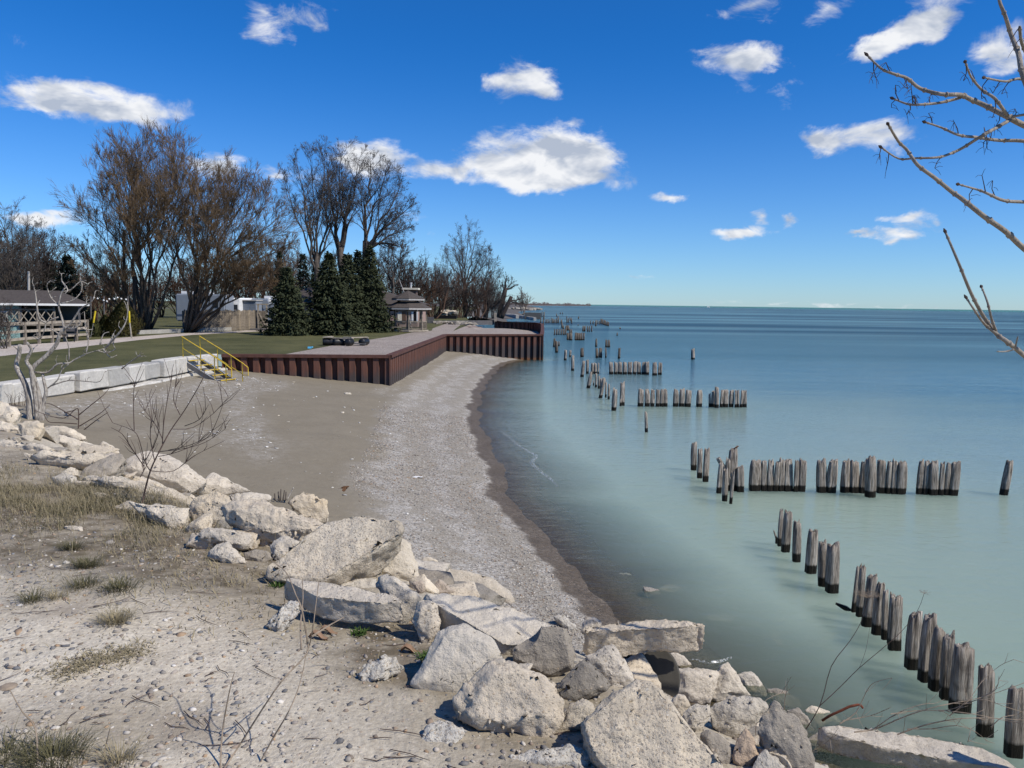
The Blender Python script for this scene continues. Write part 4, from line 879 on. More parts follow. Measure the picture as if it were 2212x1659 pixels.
# rubble lower on the bank, mostly hidden, and pale stones awash
rg = random.Random(11); k = 0
for i in range(110):
    t = rg.uniform(0, 1); x = -7 + 9.5 * t; 
    yc = lerp_table([(a, b) for a, b in CREST], x); d = rg.uniform(.55, 2.6)
    px, py = x + d * .72, yc + d * .69
    if py < 2.2 or beach_z(px, py) > bank_z(px, py) + .1: continue
    r = rg.uniform(.12, .3); c = Vector((px, py, bank_z(px, py) + r * .05)); pts = [c + Vector((rg.uniform(-1, 1) * r * 1.2, rg.uniform(-1, 1) * r, rg.uniform(-.7, .7) * r)) for _ in range(14)]
    hull_rock('rubble_rock', pts, rg.choice('clagc'), 'broken chunk of rubble lying low on the bank slope', seed=i, res=5, group='rubble low on the bank slope'); k += 1
    if k > 46: break
rg = random.Random(23)
for i in range(34):
    x = rg.uniform(-6.5, 1.4); d = rg.uniform(-.28, .4); yc = lerp_table([(a, b) for a, b in CREST], x); px, py = x + d * .72, yc + d * .69; r = rg.uniform(.04, .11)
    c = Vector((px, py, ground_z(px, py) + r * .3)); pts = [c + Vector((rg.uniform(-1, 1) * r * 1.3, rg.uniform(-1, 1) * r, rg.uniform(-.8, .8) * r)) for _ in range(13)]
    hull_rock('wedged_stone', pts, rg.choice('clalg'), 'small angular stone wedged among the larger rubble', 'stone', seed=i + 300, res=5, group='small stones wedged among the rubble')
for (u, v, z, s, lb, g) in [(1340, 1245, -.16, (.28, .13, .06), 'pale flat stone just under the water off the shingle', 'l'), (1405, 1278, -.04, (.17, .12, .085), 'dark wet stone breaking the surface off the shingle', 'g'), (1445, 1270, -.17, (.30, .16, .06), 'pale stone under water beside the wet dark one', 'l'), (1665, 1368, -.30, (.16, .55, .07), 'long pale timber-like stone lying under water', 'l'), (1560, 1335, -.25, (.30, .18, .06), 'dim submerged stone off the jutting slab', 'y')]:
    c = atz(u, v, z); rg2 = random.Random(u)
    hull_rock('submerged_stone', [c + Vector((rg2.uniform(-1, 1) * s[0], rg2.uniform(-1, 1) * s[1], rg2.uniform(-1, 1) * s[2])) for _ in range(18)], g, lb, seed=u, res=7)
# pale stones and litter on the beach that can be told apart
for (u, v, r, lb) in [(514, 832, .16, 'white stone on the shingle at the foot of the steps'), (752, 852, .20, 'flat white stone on the sand below the steel corner'), (740, 892, .10, 'small pale stone in mid beach'), (604, 898, .07, 'tiny white stone on the left sand'), (622, 912, .07, 'tiny pale pebble on open sand'), (676, 859, .06, 'bright chip near the steel wall foot'), (636, 826, .09, 'short white stick-like stone near the steel wall')]:
    c = hit(u, v); rg2 = random.Random(u)
    hull_rock('beach_stone', [c + Vector((rg2.uniform(-1, 1) * r, rg2.uniform(-.7, .7) * r, rg2.uniform(-.35, .45) * r)) for _ in range(14)], 'l', lb, 'stone', seed=u, res=5)
# ------------------------------------------------------------------ trees
def mat_bark(name, a, b, sc=3):
    m = NM(name, .95, .1); v = m.coord('World', (6, 6, 1.4)); n1 = m.noise(v, sc, 5); m.col(m.mix(m.rng(n1, .3, .7), a, b)); m.bump(n1, .6, .04); return m.m
BARK = mat_bark('grey_brown_bark', (.055, .045, .038), (.125, .105, .09)); BARK_W = mat_bark('willow_bark', (.06, .045, .034), (.14, .11, .085))
TWIG_W = mat_bark('willow_twigs', (.115, .08, .05), (.2, .138, .082)); TWIG = mat_bark('grey_twigs', (.075, .064, .057), (.135, .118, .104)); TWIG_D = mat_bark('dark_twigs', (.038, .03, .027), (.075, .06, .052)); TWIG_R = mat_bark('reddish_twigs', (.075, .045, .032), (.12, .075, .052))
DEADW = mat_bark('dead_silver_wood', (.12, .1, .085), (.5, .46, .40), 5)
TWIG_P = mat_bark('pale_twigs', (.16, .12, .09), (.26, .2, .15))

def bough(p, tip, sag, n, rg, wob):
    """curved path from p to tip"""
    d = tip - p; L = d.length; pts = []
    o = Vector((rg.uniform(-1, 1), rg.uniform(-1, 1), 0)) * wob * L
    for i in range(n + 1):
        t = i / n; q = p + d * t + Vector((0, 0, -1)) * sag * L * math.sin(math.pi * t) + o * math.sin(2 * math.pi * t) * .5
        q += Vector((noise.noise(q * .9), noise.noise(q * .9 + Vector((7, 0, 0))), noise.noise(q * .9 + Vector((0, 7, 0))))) * (.05 * L * math.sin(math.pi * min(1, t * 1.2)) if t < 1 else .0)
        pts.append(q)
    return pts
def spray(mb, base, d, L, r, lvl, P, rg):
    """recursive twigs; P[lvl] = (children, angle, length ratio, wobble, lift, segments)"""
    kids, ang, lr, wob, lift, seg = P[lvl]
    pts = [base]; rad = [r]; q = base; dd = d.copy(); dirs = [dd.copy()]
    for i in range(seg):
        dd = dd + Vector((rg.gauss(0, wob), rg.gauss(0, wob), rg.gauss(0, wob) + lift)); dd.normalize()
        q = q + dd * (L / seg); pts.append(q); dirs.append(dd.copy()); rad.append(max(r * (1 - .7 * (i + 1) / seg), .0045))
    if lvl + 1 < len(P): mb.tube(pts, rad, 3, False)
    else:                                     # hair-fine tips: a narrow folded strip is enough
        w = dd.orthogonal(); w.rotate(Matrix.Rotation(rg.uniform(0, 6.28), 3, dd)); b0 = len(mb.v)
        for q_, r_ in zip(pts, rad): mb.v.append(q_ + w * (r_ * 1.2)); mb.v.append(q_ - w * (r_ * 1.2))
        for i in range(seg): mb.f.append((b0 + 2 * i, b0 + 2 * i + 1, b0 + 2 * i + 3, b0 + 2 * i + 2))
    if lvl + 1 < len(P):
        for k in range(kids):
            t = rg.uniform(.25, 1.0); i = min(seg - 1, int(t * seg)); f = t * seg - i; b = pts[i].lerp(pts[i + 1], f)
            ax = dirs[i].orthogonal(); ax.rotate(Matrix.Rotation(rg.uniform(0, 6.28), 3, dirs[i])); nd = dirs[i].copy(); nd.rotate(Matrix.Rotation(ang * rg.uniform(.6, 1.3), 3, ax))
            spray(mb, b, nd, L * lr * rg.uniform(.6, 1.2) * (1.15 - .5 * t), max(rad[i] * .55, .006), lvl + 1, P, rg)
def tree(name, label, base, limbs, P, mats, r0=.25, seed=1, group=None, forks=9, flen=.34, sag=.06, fang=.7, start=.25, trunk=None, lift=.3, wob=.12, cat='tree', rt=.035, tw=.014):
    """limbs: list of tips (world). Each limb grows from the base (or from the top of a trunk) and carries twig sprays"""
    rg = random.Random(seed); root = thing(name, base, label, cat, group)
    mt, mc = MB(), MB(); b0 = Vector(base)
    if trunk:
        tp = Vector(trunk); pts = bough(b0 - Vector((0, 0, .2)), tp, 0, 5, rg, .02); mt.tube(pts, [r0 * (1.25 - .45 * i / 5) for i in range(6)], 8); start_p = tp
    else: start_p = None
    for tip in limbs:
        tip = Vector(tip); s = b0.lerp(start_p, rg.uniform(.72, 1.0)) if start_p else b0 + Vector((rg.uniform(-.35, .35), rg.uniform(-.35, .35), -.15))
        n = 9; pts = bough(s, tip, sag, n, rg, wob); L = (tip - s).length; rr = r0 * (.5 if start_p else .55) * (.6 + .5 * rg.random()); rad = [max(rr * (1 - t / n) ** 1.0, 0) + rt * .5 for t in range(n + 1)]
        mt.tube(pts, rad, 6)
        for k in range(forks):
            t = start + (1 - start) * ((k + rg.random()) / forks); i = min(n - 1, int(t * n)); b = pts[i].lerp(pts[i + 1], t * n - i); d = (pts[i + 1] - pts[i]).normalized()
            ax = d.orthogonal(); ax.rotate(Matrix.Rotation(rg.uniform(0, 6.28), 3, d)); nd = d.copy(); nd.rotate(Matrix.Rotation(fang * rg.uniform(.6, 1.25), 3, ax)); nd.z += lift * .5; nd.normalize()
            fl = L * flen * (1.1 - .75 * t) * rg.uniform(.7, 1.25); fp = bough(b, b + nd * fl + Vector((0, 0, fl * lift * .4)), -.04, 4, rg, .08); fr = max(rad[i] * .5, tw)
            mt.tube(fp, [fr, fr * .85, fr * .65, fr * .5, fr * .3], 4)
            for j in range(7):
                tt = rg.uniform(.2, 1.0); ii = min(3, int(tt * 4)); bb = fp[ii].lerp(fp[ii + 1], tt * 4 - ii); dd = (fp[ii + 1] - fp[ii]).normalized(); ax = dd.orthogonal(); ax.rotate(Matrix.Rotation(rg.uniform(0, 6.28), 3, dd)); e = dd.copy(); e.rotate(Matrix.Rotation(rg.uniform(.3, .9), 3, ax)); e.z += lift * .3; e.normalize()
                spray(mc, bb, e, fl * .55 * rg.uniform(.6, 1.2), tw, 0, P, rg)
        spray(mc, pts[-2], (pts[-1] - pts[-2]).normalized(), L * flen * .3, tw, 0, P, rg)
    mt.build('trunk', mats[0], root, True); mc.build('crown', mats[1], root, False)
    return root
def tip(u, v, Y): return aty(u, v, Y)
def foot(u, Y, z=None): p = aty(u, 700, Y); return Vector((p.x, Y, TZ - .05 if z is None else z))

# the two big willows: many stems from the ground
PW = [(6, .42, .62, .10, .10, 4), (5, .36, .85, .10, .10, 3), (0, 0, 0, .12, .06, 2)]
tree('willow_tree', 'huge bare brown willow with many stems, left of the pair behind the path', foot(315, 63.5), [tip(u, v, y) for u, v, y in [(168, 600, 62), (172, 545, 63), (190, 480, 65), (205, 640, 61), (225, 420, 62), (250, 372, 65), (285, 350, 62), (325, 338, 64), (368, 332, 66), (398, 378, 62), (310, 390, 67), (260, 430, 60), (350, 430, 60), (280, 470, 60), (240, 560, 60), (420, 500, 62)]], PW, (BARK_W, TWIG_W), .27, 3, 'pair of bare willows', forks=13, flen=.36, lift=.55, tw=.0115, start=.34, sag=-.09)
tree('willow_tree', 'spreading bare willow leaning right over the trailers and plank fence', foot(405, 62.5), [tip(u, v, y) for u, v, y in [(420, 402, 64), (455, 398, 62), (498, 405, 64), (540, 420, 62), (580, 440, 64), (480, 440, 66), (604, 470, 63), (608, 540, 62), (598, 590, 62), (560, 590, 61), (470, 470, 60), (520, 520, 60), (430, 560, 60), (578, 625, 61), (500, 590, 59.5), (380, 480, 62)]], PW, (BARK_W, TWIG_W), .27, 5, 'pair of bare willows', forks=13, flen=.36, lift=.4, tw=.0115, start=.34, sag=-.11)
PM = [(5, .55, .6, .12, .06, 3), (4, .5, .8, .13, .05, 2), (0, 0, 0, .15, .03, 2)]
tree('bare_tree', 'tall slender grey tree with upswept limbs behind the first spruces', foot(688, 80), [tip(u, v, y) for u, v, y in [(612, 375, 80), (640, 345, 82), (668, 322, 80), (700, 325, 79), (722, 360, 82), (655, 420, 78), (735, 410, 80)]], PM, (BARK, TWIG), .30, 8, trunk=tip(683, 545, 80), forks=12, flen=.26, lift=.5, sag=.03, fang=.6, wob=.05)
tree('bare_tree', 'broad dark bare tree crowning above the tallest spruces', foot(745, 82), [tip(u, v, y) for u, v, y in [(705, 345, 82), (740, 330, 84), (775, 345, 82), (760, 400, 80), (690, 420, 81), (720, 385, 85)]], PM, (BARK, TWIG), .42, 9, trunk=tip(733, 530, 82), forks=13, flen=.36, lift=.3, sag=.02, wob=.06)
tree('bare_tree', 'wide bare tree with spreading right-hand limbs left of the gazebo', foot(792, 83), [tip(u, v, y) for u, v, y in [(800, 345, 83), (835, 365, 85), (868, 395, 83), (892, 440, 84), (885, 490, 83), (872, 535, 84), (780, 400, 80), (845, 460, 80)]], PM, (BARK, TWIG), .40, 10, trunk=tip(790, 520, 83), forks=13, flen=.36, lift=.15, sag=-.05, wob=.06)
tree('bare_tree', 'smaller pale bare tree between the wide tree and the brush', foot(850, 100), [tip(u, v, y) for u, v, y in [(830, 505, 100), (850, 490, 101), (875, 500, 100), (885, 530, 100), (820, 540, 99), (845, 530, 98)]], PM, (BARK, TWIG), .22, 12, trunk=tip(848, 600, 100), forks=7, flen=.36, lift=.3)
tree('bare_tree', 'pale feathery tree on the skyline between willow and spruces', foot(622, 110), [tip(u, v, y) for u, v, y in [(600, 530, 110), (615, 515, 110), (632, 518, 111), (648, 535, 110)]], PM, (BARK, TWIG_P), .2, 13, trunk=tip(622, 600, 110), forks=8, flen=.4, lift=.4)
# trees on the point down the shore
tree('bare_tree', 'tallest bare tree on the far point beyond the gazebo', foot(1005, 150, 2.3), [tip(u, v, y) for u, v, y in [(962, 540, 150), (978, 515, 151), (995, 498, 150), (1012, 490, 152), (1030, 500, 150), (1042, 530, 150), (1000, 540, 148), (1058, 545, 150)]], PM, (BARK, TWIG), .36, 14, trunk=tip(1003, 610, 150), forks=9, flen=.34, lift=.5, wob=.06)
tree('bare_tree', 'rounded bare tree at the lake end of the far point', foot(1050, 160, 2.2), [tip(u, v, y) for u, v, y in [(1035, 545, 160), (1055, 540, 160), (1072, 560, 161), (1086, 585, 160), (1060, 590, 158), (1030, 590, 158), (1082, 620, 160)]], PM, (BARK, TWIG_D), .3, 15, trunk=tip(1046, 630, 160), forks=9, flen=.4, lift=.3)
tree('bare_tree', 'thin pale-limbed tree at the inland end of the far point', foot(975, 145, 2.3), [tip(u, v, y) for u, v, y in [(950, 570, 145), (965, 545, 145), (985, 560, 146), (940, 600, 145)]], PM, (BARK, TWIG), .2, 16, forks=8, flen=.36, lift=.3)
tree('leaning_tree', 'dark crooked tree leaning over the rocks at the end of the point', foot(1078, 185, 1.6), [tip(u, v, y) for u, v, y in [(1093, 590, 185), (1108, 598, 185), (1118, 615, 186), (1085, 610, 184)]], [(4, .7, .5, .25, -.02, 3), (2, .7, .5, .25, 0, 2)], (TWIG_D, TWIG_D), .62, 17, trunk=tip(1092, 622, 185), forks=5, flen=.4, lift=-.1, tw=.05)
tree('leaning_tree', 'low arched dark limb tree reaching right over the shore rocks', foot(1082, 184, 1.6), [tip(u, v, y) for u, v, y in [(1122, 655, 184), (1128, 645, 185)]], [(4, .7, .5, .25, -.02, 3), (2, .7, .5, .25, 0, 2)], (TWIG_D, TWIG_D), .5, 18, trunk=tip(1105, 640, 184), forks=5, flen=.5, lift=-.3, tw=.05)
tree('bare_tree', 'small pale bush-like tree at the tip of the far shore', foot(1128, 240, 1.4), [tip(u, v, y) for u, v, y in [(1118, 640, 240), (1128, 628, 240), (1137, 640, 240), (1140, 650, 240)]], PM, (TWIG_P, TWIG_P), .2, 19, forks=7, flen=.5, lift=.3, tw=.05)
# left background
tree('bare_tree', 'dense grey bare tree at the left edge behind the teal cottage', foot(20, 78), [tip(u, v, y) for u, v, y in [(-30, 480, 78), (-5, 462, 79), (25, 475, 78), (50, 500, 78), (5, 520, 76), (60, 545, 77), (30, 550, 75)]], PM, (BARK, TWIG), .3, 20, forks=10, flen=.4, lift=.4)
tree('bare_tree', 'fan-shaped bare tree right of the cottage chimney', foot(85, 84), [tip(u, v, y) for u, v, y in [(70, 505, 84), (95, 510, 85), (120, 520, 84), (140, 530, 84), (80, 560, 82), (110, 560, 83)]], PM, (BARK, TWIG_D), .26, 21, forks=10, flen=.4, lift=.4)
# generic brush: a few bare thickets copied along the back
def thicket(name, seed, mats, h, w):
    rg = random.Random(seed); base = Vector((0, 0, 0))
    tips = [Vector((rg.gauss(0, .4) * w, rg.gauss(0, .3) * w, h * rg.uniform(.6, 1.0))) for _ in range(9)]
    return tree(name, '-', base, tips, [(6, .6, .6, .2, .04, 3), (4, .6, .6, .25, 0, 2)], mats, .12, seed, forks=6, flen=.5, lift=.3, start=.1, cat='thicket', tw=.024)
th = [thicket('bare_thicket', 31, (TWIG_D, TWIG_D), 6.5, 5), thicket('bare_thicket', 32, (TWIG_R, TWIG_R), 6, 4.5), thicket('bare_thicket', 33, (TWIG, TWIG_D), 7, 5)]
used = [False] * 3
def put_thicket(i, u, Y, s, label, z=None, rz=0, group='bare thickets in the background'):
    p = foot(u, Y, z)
    if not used[i]: o = th[i]; used[i] = True; o.location = p; o.rotation_euler = (0, 0, rz); o.scale = (s, s, s); o['label'] = label; o['group'] = group
    else: o = copy_tree(th[i], p, rz, s, label, group)
    return o
ps = [(0, 855, 118, 1.45), (2, 880, 122, 1.35), (0, 905, 126, 1.5), (1, 930, 124, 1.35), (0, 948, 130, 1.35), (2, 968, 135, 1.2), (1, 990, 138, 1.25), (0, 1010, 140, 1.3), (1, 1030, 146, 1.35), (0, 1050, 150, 1.2), (2, 1066, 158, 1.1), (0, 1078, 165, .9)]
for k, (i, u, Y, s) in enumerate(ps): put_thicket(i, u, Y, s, f'dark leafless thicket, {ORD[k + 1]} from the gazebo in the band running out to the point', 2.0, k * 1.3, 'brush band from gazebo to point')
ps = [(0, -10, 92, 1.5), (2, 35, 95, 1.5), (0, 70, 90, 1.6), (0, 110, 96, 1.5), (1, 180, 100, 1.15), (1, 205, 90, .9), (1, 232, 104, 1.2), (1, 262, 98, 1.0), (1, 300, 105, 1.1), (0, 345, 112, 1.2), (1, 390, 110, 1.3), (1, 440, 115, 1.4), (0, 490, 112, 1.4), (1, 535, 108, 1.5), (1, 570, 104, 1.6), (1, 595, 98, 1.35), (0, 640, 118, 1.4), (2, 680, 118, 1.4), (0, 720, 112, 1.3), (0, 770, 112, 1.2), (2, 820, 114, 1.3)]
for k, (i, u, Y, s) in enumerate(ps): put_thicket(i, u, Y, s, f'brown leafless thicket, {ORD[k + 1]} from the left in the row behind cottage and trailers', None, k * .9, 'brush row behind cottage and trailers')
# low scrub bush in front of the cottage fence at the left edge
o = copy_tree(th[2], foot(8, 40), .4, .34, 'small grey twiggy bush in front of the rail fence at the left edge', 'scrub at the rail fence'); del o['group']

# ---- conifers
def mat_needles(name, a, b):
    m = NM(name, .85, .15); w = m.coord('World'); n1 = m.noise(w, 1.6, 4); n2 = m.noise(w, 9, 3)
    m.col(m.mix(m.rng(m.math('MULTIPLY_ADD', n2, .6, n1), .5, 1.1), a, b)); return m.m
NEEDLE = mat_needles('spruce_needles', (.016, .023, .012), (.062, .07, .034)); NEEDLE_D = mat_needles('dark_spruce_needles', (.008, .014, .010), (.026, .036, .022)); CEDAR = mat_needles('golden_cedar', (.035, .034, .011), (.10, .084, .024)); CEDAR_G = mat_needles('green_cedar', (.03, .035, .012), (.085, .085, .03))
def spruce(name, label, base, H, Rr, seed, mat=NEEDLE, group=None, dens=1.0, bare=.02):
    rg = random.Random(seed); root = thing(name, base, label, 'spruce', group); b = Vector(base)
    mt = MB(); mt.tube([b + Vector((0, 0, -.1)), b + Vector((0, 0, H * .5)), b + Vector((0, 0, H * .99))], [H * .018, H * .012, .01], 6); mt.build('trunk', BARK, root, True)
    V = []; Fc = []
    nl = int(26 * dens ** .5 + H * 1.5)
    for l in range(nl):
        t = bare + (1 - bare) * ((l + rg.uniform(-.6, .6)) / nl); t = max(bare, min(.995, t)); z = H * t
        rad = Rr * 1.22 * (1 - t) ** .88 * (1.0 + .12 * math.sin(l * 2.3)) + .06
        if t < .08: rad *= .75 + 3 * t
        nb = max(5, int((9 + 5 * (1 - t)) * dens ** .5)); a0 = rg.uniform(0, 6.28)
        for k in range(nb):
            a = a0 + 6.283 * k / nb + rg.uniform(-.2, .2); L = rad * rg.uniform(.6, 1.18); dx, dy = math.cos(a), math.sin(a)
            droop = .34 * (1 - t) + .05; m_ = max(4, int(L * 6.5 * dens ** .5))
            for j in range(m_):
                s = (j + rg.random()) / m_; s = .25 + .75 * s; r = L * s
                zz = z - droop * r * (1.15 - .35 * s * s) + .16 * r * s * s + rg.gauss(0, .09)
                wdt = L * .34 * (1.1 - s) + .05
                for sd in ((-1, 1) if rg.random() < .75 else (rg.choice((-1, 1)),)):
                    off = rg.uniform(.0, 1.0) * wdt * sd; px = b.x + dx * r - dy * off; py = b.y + dy * r + dx * off; pz = b.z + zz - abs(off) * .2
                    ln = rg.uniform(.18, .38); yaw = a + sd * rg.uniform(.2, 1.0); ux, uy = math.cos(yaw), math.sin(yaw); pit = rg.uniform(-.75, .45)
                    ex, ey, ez = ux * ln, uy * ln, pit * ln; wx, wy = -uy * ln * .34, ux * ln * .34; rz = rg.uniform(-.12, .12)
                    i0 = len(V); V += [(px - wx * .6, py - wy * .6, pz - rz), (px + wx * .6, py + wy * .6, pz + rz), (px + ex * .7 + wx * .5, py + ey * .7 + wy * .5, pz + ez * .7 - .03), (px + ex, py + ey, pz + ez), (px + ex * .6 - wx * .5, py + ey * .6 - wy * .5, pz + ez * .6 - .07)]
                    Fc.append((i0, i0 + 1, i0 + 2, i0 + 3, i0 + 4))
    mb = MB(); mb.v = [Vector(v) for v in V]; mb.f = Fc; mb.build('foliage', mat, root, False); return root
def spr(u, vt, vb, Yb, rpx, label, seed, mat=NEEDLE, group='spruces by the lawn', dens=1.0):
    b = foot(u, Yb); H_ = aty(u, vt, Yb).z - b.z; return spruce('spruce_tree', label, b, H_, rpx * Yb / FPX, seed, mat, group, dens)
spr(622, 578, 722, 60.0, 47, 'shortest front spruce beside the plank fence gate', 1, dens=1.2)
spr(712, 548, 722, 62.0, 56, 'broad middle spruce on the lawn edge', 2, dens=1.2)
spr(752, 545, 720, 66, 44, 'spruce standing just right of the broad middle one', 3)
spr(800, 532, 718, 68.5, 48, 'tallest dark spruce next to the gazebo', 4, NEEDLE, dens=1.1)
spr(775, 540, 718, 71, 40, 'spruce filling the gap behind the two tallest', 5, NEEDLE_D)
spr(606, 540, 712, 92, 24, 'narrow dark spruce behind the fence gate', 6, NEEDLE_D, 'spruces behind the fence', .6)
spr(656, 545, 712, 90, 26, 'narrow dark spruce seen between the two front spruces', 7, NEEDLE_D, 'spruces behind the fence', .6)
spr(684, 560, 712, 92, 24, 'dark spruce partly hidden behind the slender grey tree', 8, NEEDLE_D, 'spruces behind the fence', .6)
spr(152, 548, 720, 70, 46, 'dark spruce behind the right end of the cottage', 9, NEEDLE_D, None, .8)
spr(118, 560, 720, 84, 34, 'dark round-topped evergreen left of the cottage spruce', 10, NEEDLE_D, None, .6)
def shrub(label, u, vb, vt, rpx, seed, mat):
    b = atz(u, vb, TZ - .03); rg = random.Random(seed); H_ = aty(u, vt, b.y).z - b.z; rr = rpx * b.y / FPX; b.y += rr * .7
    root = thing('cedar_shrub', b, label, 'shrub', 'cedar shrubs by the path'); V = []; Fc = []
    mt = MB(); mt.tube([b, b + Vector((0, 0, H_ * .6))], [.06, .03], 5); mt.build('stem', BARK, root)
    n = int(2600 * rr * H_ * .4) + 500
    for i in range(n):
        t = rg.random() ** .8; a = rg.uniform(0, 6.28); prof = rr * (min(1, .62 + t * 1.6) if t < .3 else (1 - ((t - .3) / .7) ** 1.6)) * (1 + .16 * noise.noise(Vector((math.cos(a) * 2, math.sin(a) * 2, t * 4 + seed)))); r = prof * rg.uniform(.8, 1.03)
        px, py, pz = b.x + math.cos(a) * r, b.y + math.sin(a) * r, b.z + t * H_; ln = rg.uniform(.08, .17); i0 = len(V)
        ax = Vector((math.cos(a) * .5 + rg.uniform(-.5, .5), math.sin(a) * .5 + rg.uniform(-.5, .5), 1)).normalized() * ln; tw_ = Vector((-math.sin(a), math.cos(a), rg.uniform(-.4, .4))) * ln * .4
        c = Vector((px, py, pz)); V += [c - tw_, c + tw_, c + ax * .7 + tw_ * .7, c + ax, c + ax * .7 - tw_ * .7]; Fc.append((i0, i0 + 1, i0 + 2, i0 + 3, i0 + 4))
    mb = MB(); mb.v = V; mb.f = Fc; mb.build('foliage', mat, root)
shrub('large golden cedar shrub with leaning pole behind', 256, 728, 652, 37, 1, CEDAR)
shrub('medium conical cedar between the large golden one and the rail fence', 222, 727, 683, 16, 2, CEDAR_G)
shrub('small round cedar at the right end of the rail fence', 198, 728, 690, 15, 3, CEDAR_G)

# ---- distant wooded shore
def far_shore():
    rg = random.Random(4); mb = MB(); y0 = 1900
    a = aty(1138, 656, y0); b = aty(1285, 659, y0 + 500)
    land = MB(); land.add([Vector((a.x - 700, y0 - 60, -.2)), Vector((a.x, y0 - 60, .3)), Vector((b.x, b.y, .1)), Vector((b.x - 50, b.y + 200, .1)), Vector((a.x - 700, y0 + 600, 1.5))], [(0, 1, 2, 3, 4)]); o = land.build('far_headland', MAT_APRON); o['kind'] = 'structure'
    V, Fc = [], []
    for i in range(5200):
        t = rg.random() ** 1.3; env = (1 if t < .3 else max(0, 1 - (t - .3) * .95)) * (.55 + .45 * math.sin(t * 43) * math.sin(t * 17 + 1)) 
        if rg.random() > .35 + env: continue
        x = a.x - 130 + (b.x - a.x + 120) * t; y = y0 + 520 * t + rg.uniform(0, 40); hh = (4 + 10 * abs(env)) * rg.uniform(.3, 1); z = hh * rg.random() + .5; s = rg.uniform(.5, 1.4); i0 = len(V)
        V += [(x - s, y, z - s * .6), (x + s, y + rg.uniform(-1, 1), z - s * .5), (x + s * .3, y, z + s)]; Fc.append((i0, i0 + 1, i0 + 2))
    m2 = MB(); m2.v = [Vector(v) for v in V]; m2.f = Fc; o = m2.build('far_wood', mat_bark('hazy_far_twigs', (.16, .12, .115), (.24, .185, .16)), None, False, 'hazy brown wood along the distant headland', 'wood'); o['kind'] = 'stuff'
far_shore()
# ------------------------------------------------------------------ buildings and garden things
MAT_WOOD = plain('weathered_grey_wood', (.2, .17, .135), .9, .15, var=.35, scale=5); MAT_WOODL = plain('pale_grey_wood', (.33, .285, .225), .9, .15, var=.3, scale=5)
MAT_ROOF = plain('brown_shingles', (.075, .063, .055), .9, .15, var=.3, scale=8); MAT_WHITE = plain('white_paint', (.74, .72, .68), .5, .3, var=.05); MAT_DARK = plain('dark_interior', (.012, .012, .014), .8, .1)
MAT_TEAL = plain('teal_siding', (.21, .33, .31), .6, .3, var=.1); MAT_GLASS = NM('window_glass', .08, .5).col((.02, .024, .03)).m
MAT_RV = plain('grey_blue_shaded_skin', (.22, .25, .295), .4, .5, var=.08, scale=2, bump=.05); MAT_RVW = plain('white_trailer_skin', (.78, .78, .77), .4, .4, var=.04, scale=2, bump=.05); MAT_BEIGE = plain('pinkish_brick', (.34, .24, .2), .9, .15, var=.15, scale=5); MAT_CREAM = plain('cream_trim', (.6, .55, .44), .6); MAT_FASC = plain('grey_fascia', (.4, .38, .35), .7)  # grey-blue trailer skin is darkened to hold the willow's shade
MAT_GREYW = plain('grey_stain_wood', (.12, .115, .115), .85, .15, var=.25, scale=4); MAT_BLACKP = plain('black_plastic', (.012, .012, .013), .45, .4, var=.1)
def vx(u, Y): return aty(u, 690, Y).x
def vz(v, u, Y): return aty(u, v, Y).z

# gazebo ------------------------------------------------------------
gc = Vector((-9.55, 70.4, TZ - .03)); GA = R(-80); gaz = thing('gazebo', gc, 'two-tiered shingle-roofed octagonal gazebo with railings at the gravel edge', 'gazebo')
def octo(r, z, k): a = GA + k * math.pi / 4; return gc + Vector((math.cos(a) * r, math.sin(a) * r, z))
mb = MB(); mb.prism([octo(1.85, 0, k) for k in range(8)], gc.z + .05, gc.z + .17); mb.build('floor', MAT_WOODL, gaz)
for k in range(8):
    mb = MB(); p = octo(1.66, 0, k); mb.box(p + Vector((0, 0, 1.1)), (.12, .12, 2.0), GA + k * math.pi / 4); po = mb.build('post', MAT_WOOD, gaz)
    mb = MB(); q = octo(1.66, 0, (k + 1) % 8); d = (q - p)
    mb.bar(p + d * .05 + Vector((0, 0, 1.86)), p + d * .2 + Vector((0, 0, 2.02)), .04, .05); mb.bar(q - d * .05 + Vector((0, 0, 1.86)), q - d * .2 + Vector((0, 0, 2.02)), .04, .05); mb.build('bracket', MAT_WOOD, po)
    if k != 6:
        mb = MB(); mb.bar(p + Vector((0, 0, .93)), q + Vector((0, 0, .93)), .09, .05); mb.build('handrail', MAT_WOODL, gaz)
        mb = MB(); mb.bar(p + Vector((0, 0, .30)), q + Vector((0, 0, .30)), .05, .06); mb.build('bottom_rail', MAT_WOOD, gaz)
        for j in range(1, 11):
            mb = MB(); s = p + d * (j / 11); mb.bar(s + Vector((0, 0, .3)), s + Vector((0, 0, .92)), .03, .03, Vector((0, 1, 0))); mb.build('baluster', MAT_WOOD, gaz)
    for j in range(1, 11):
        mb = MB(); s = p + d * (j / 11); mb.bar(s + Vector((0, 0, 1.88)), s + Vector((0, 0, 2.08)), .028, .028, Vector((0, 1, 0))); mb.build('spindle', MAT_WOOD, gaz)
    mb = MB(); mb.bar(p + Vector((0, 0, 1.87)), q + Vector((0, 0, 1.87)), .05, .05); mb.bar(p + Vector((0, 0, 2.1)), q + Vector((0, 0, 2.1)), .07, .08); mb.build('header', MAT_WOOD, gaz)
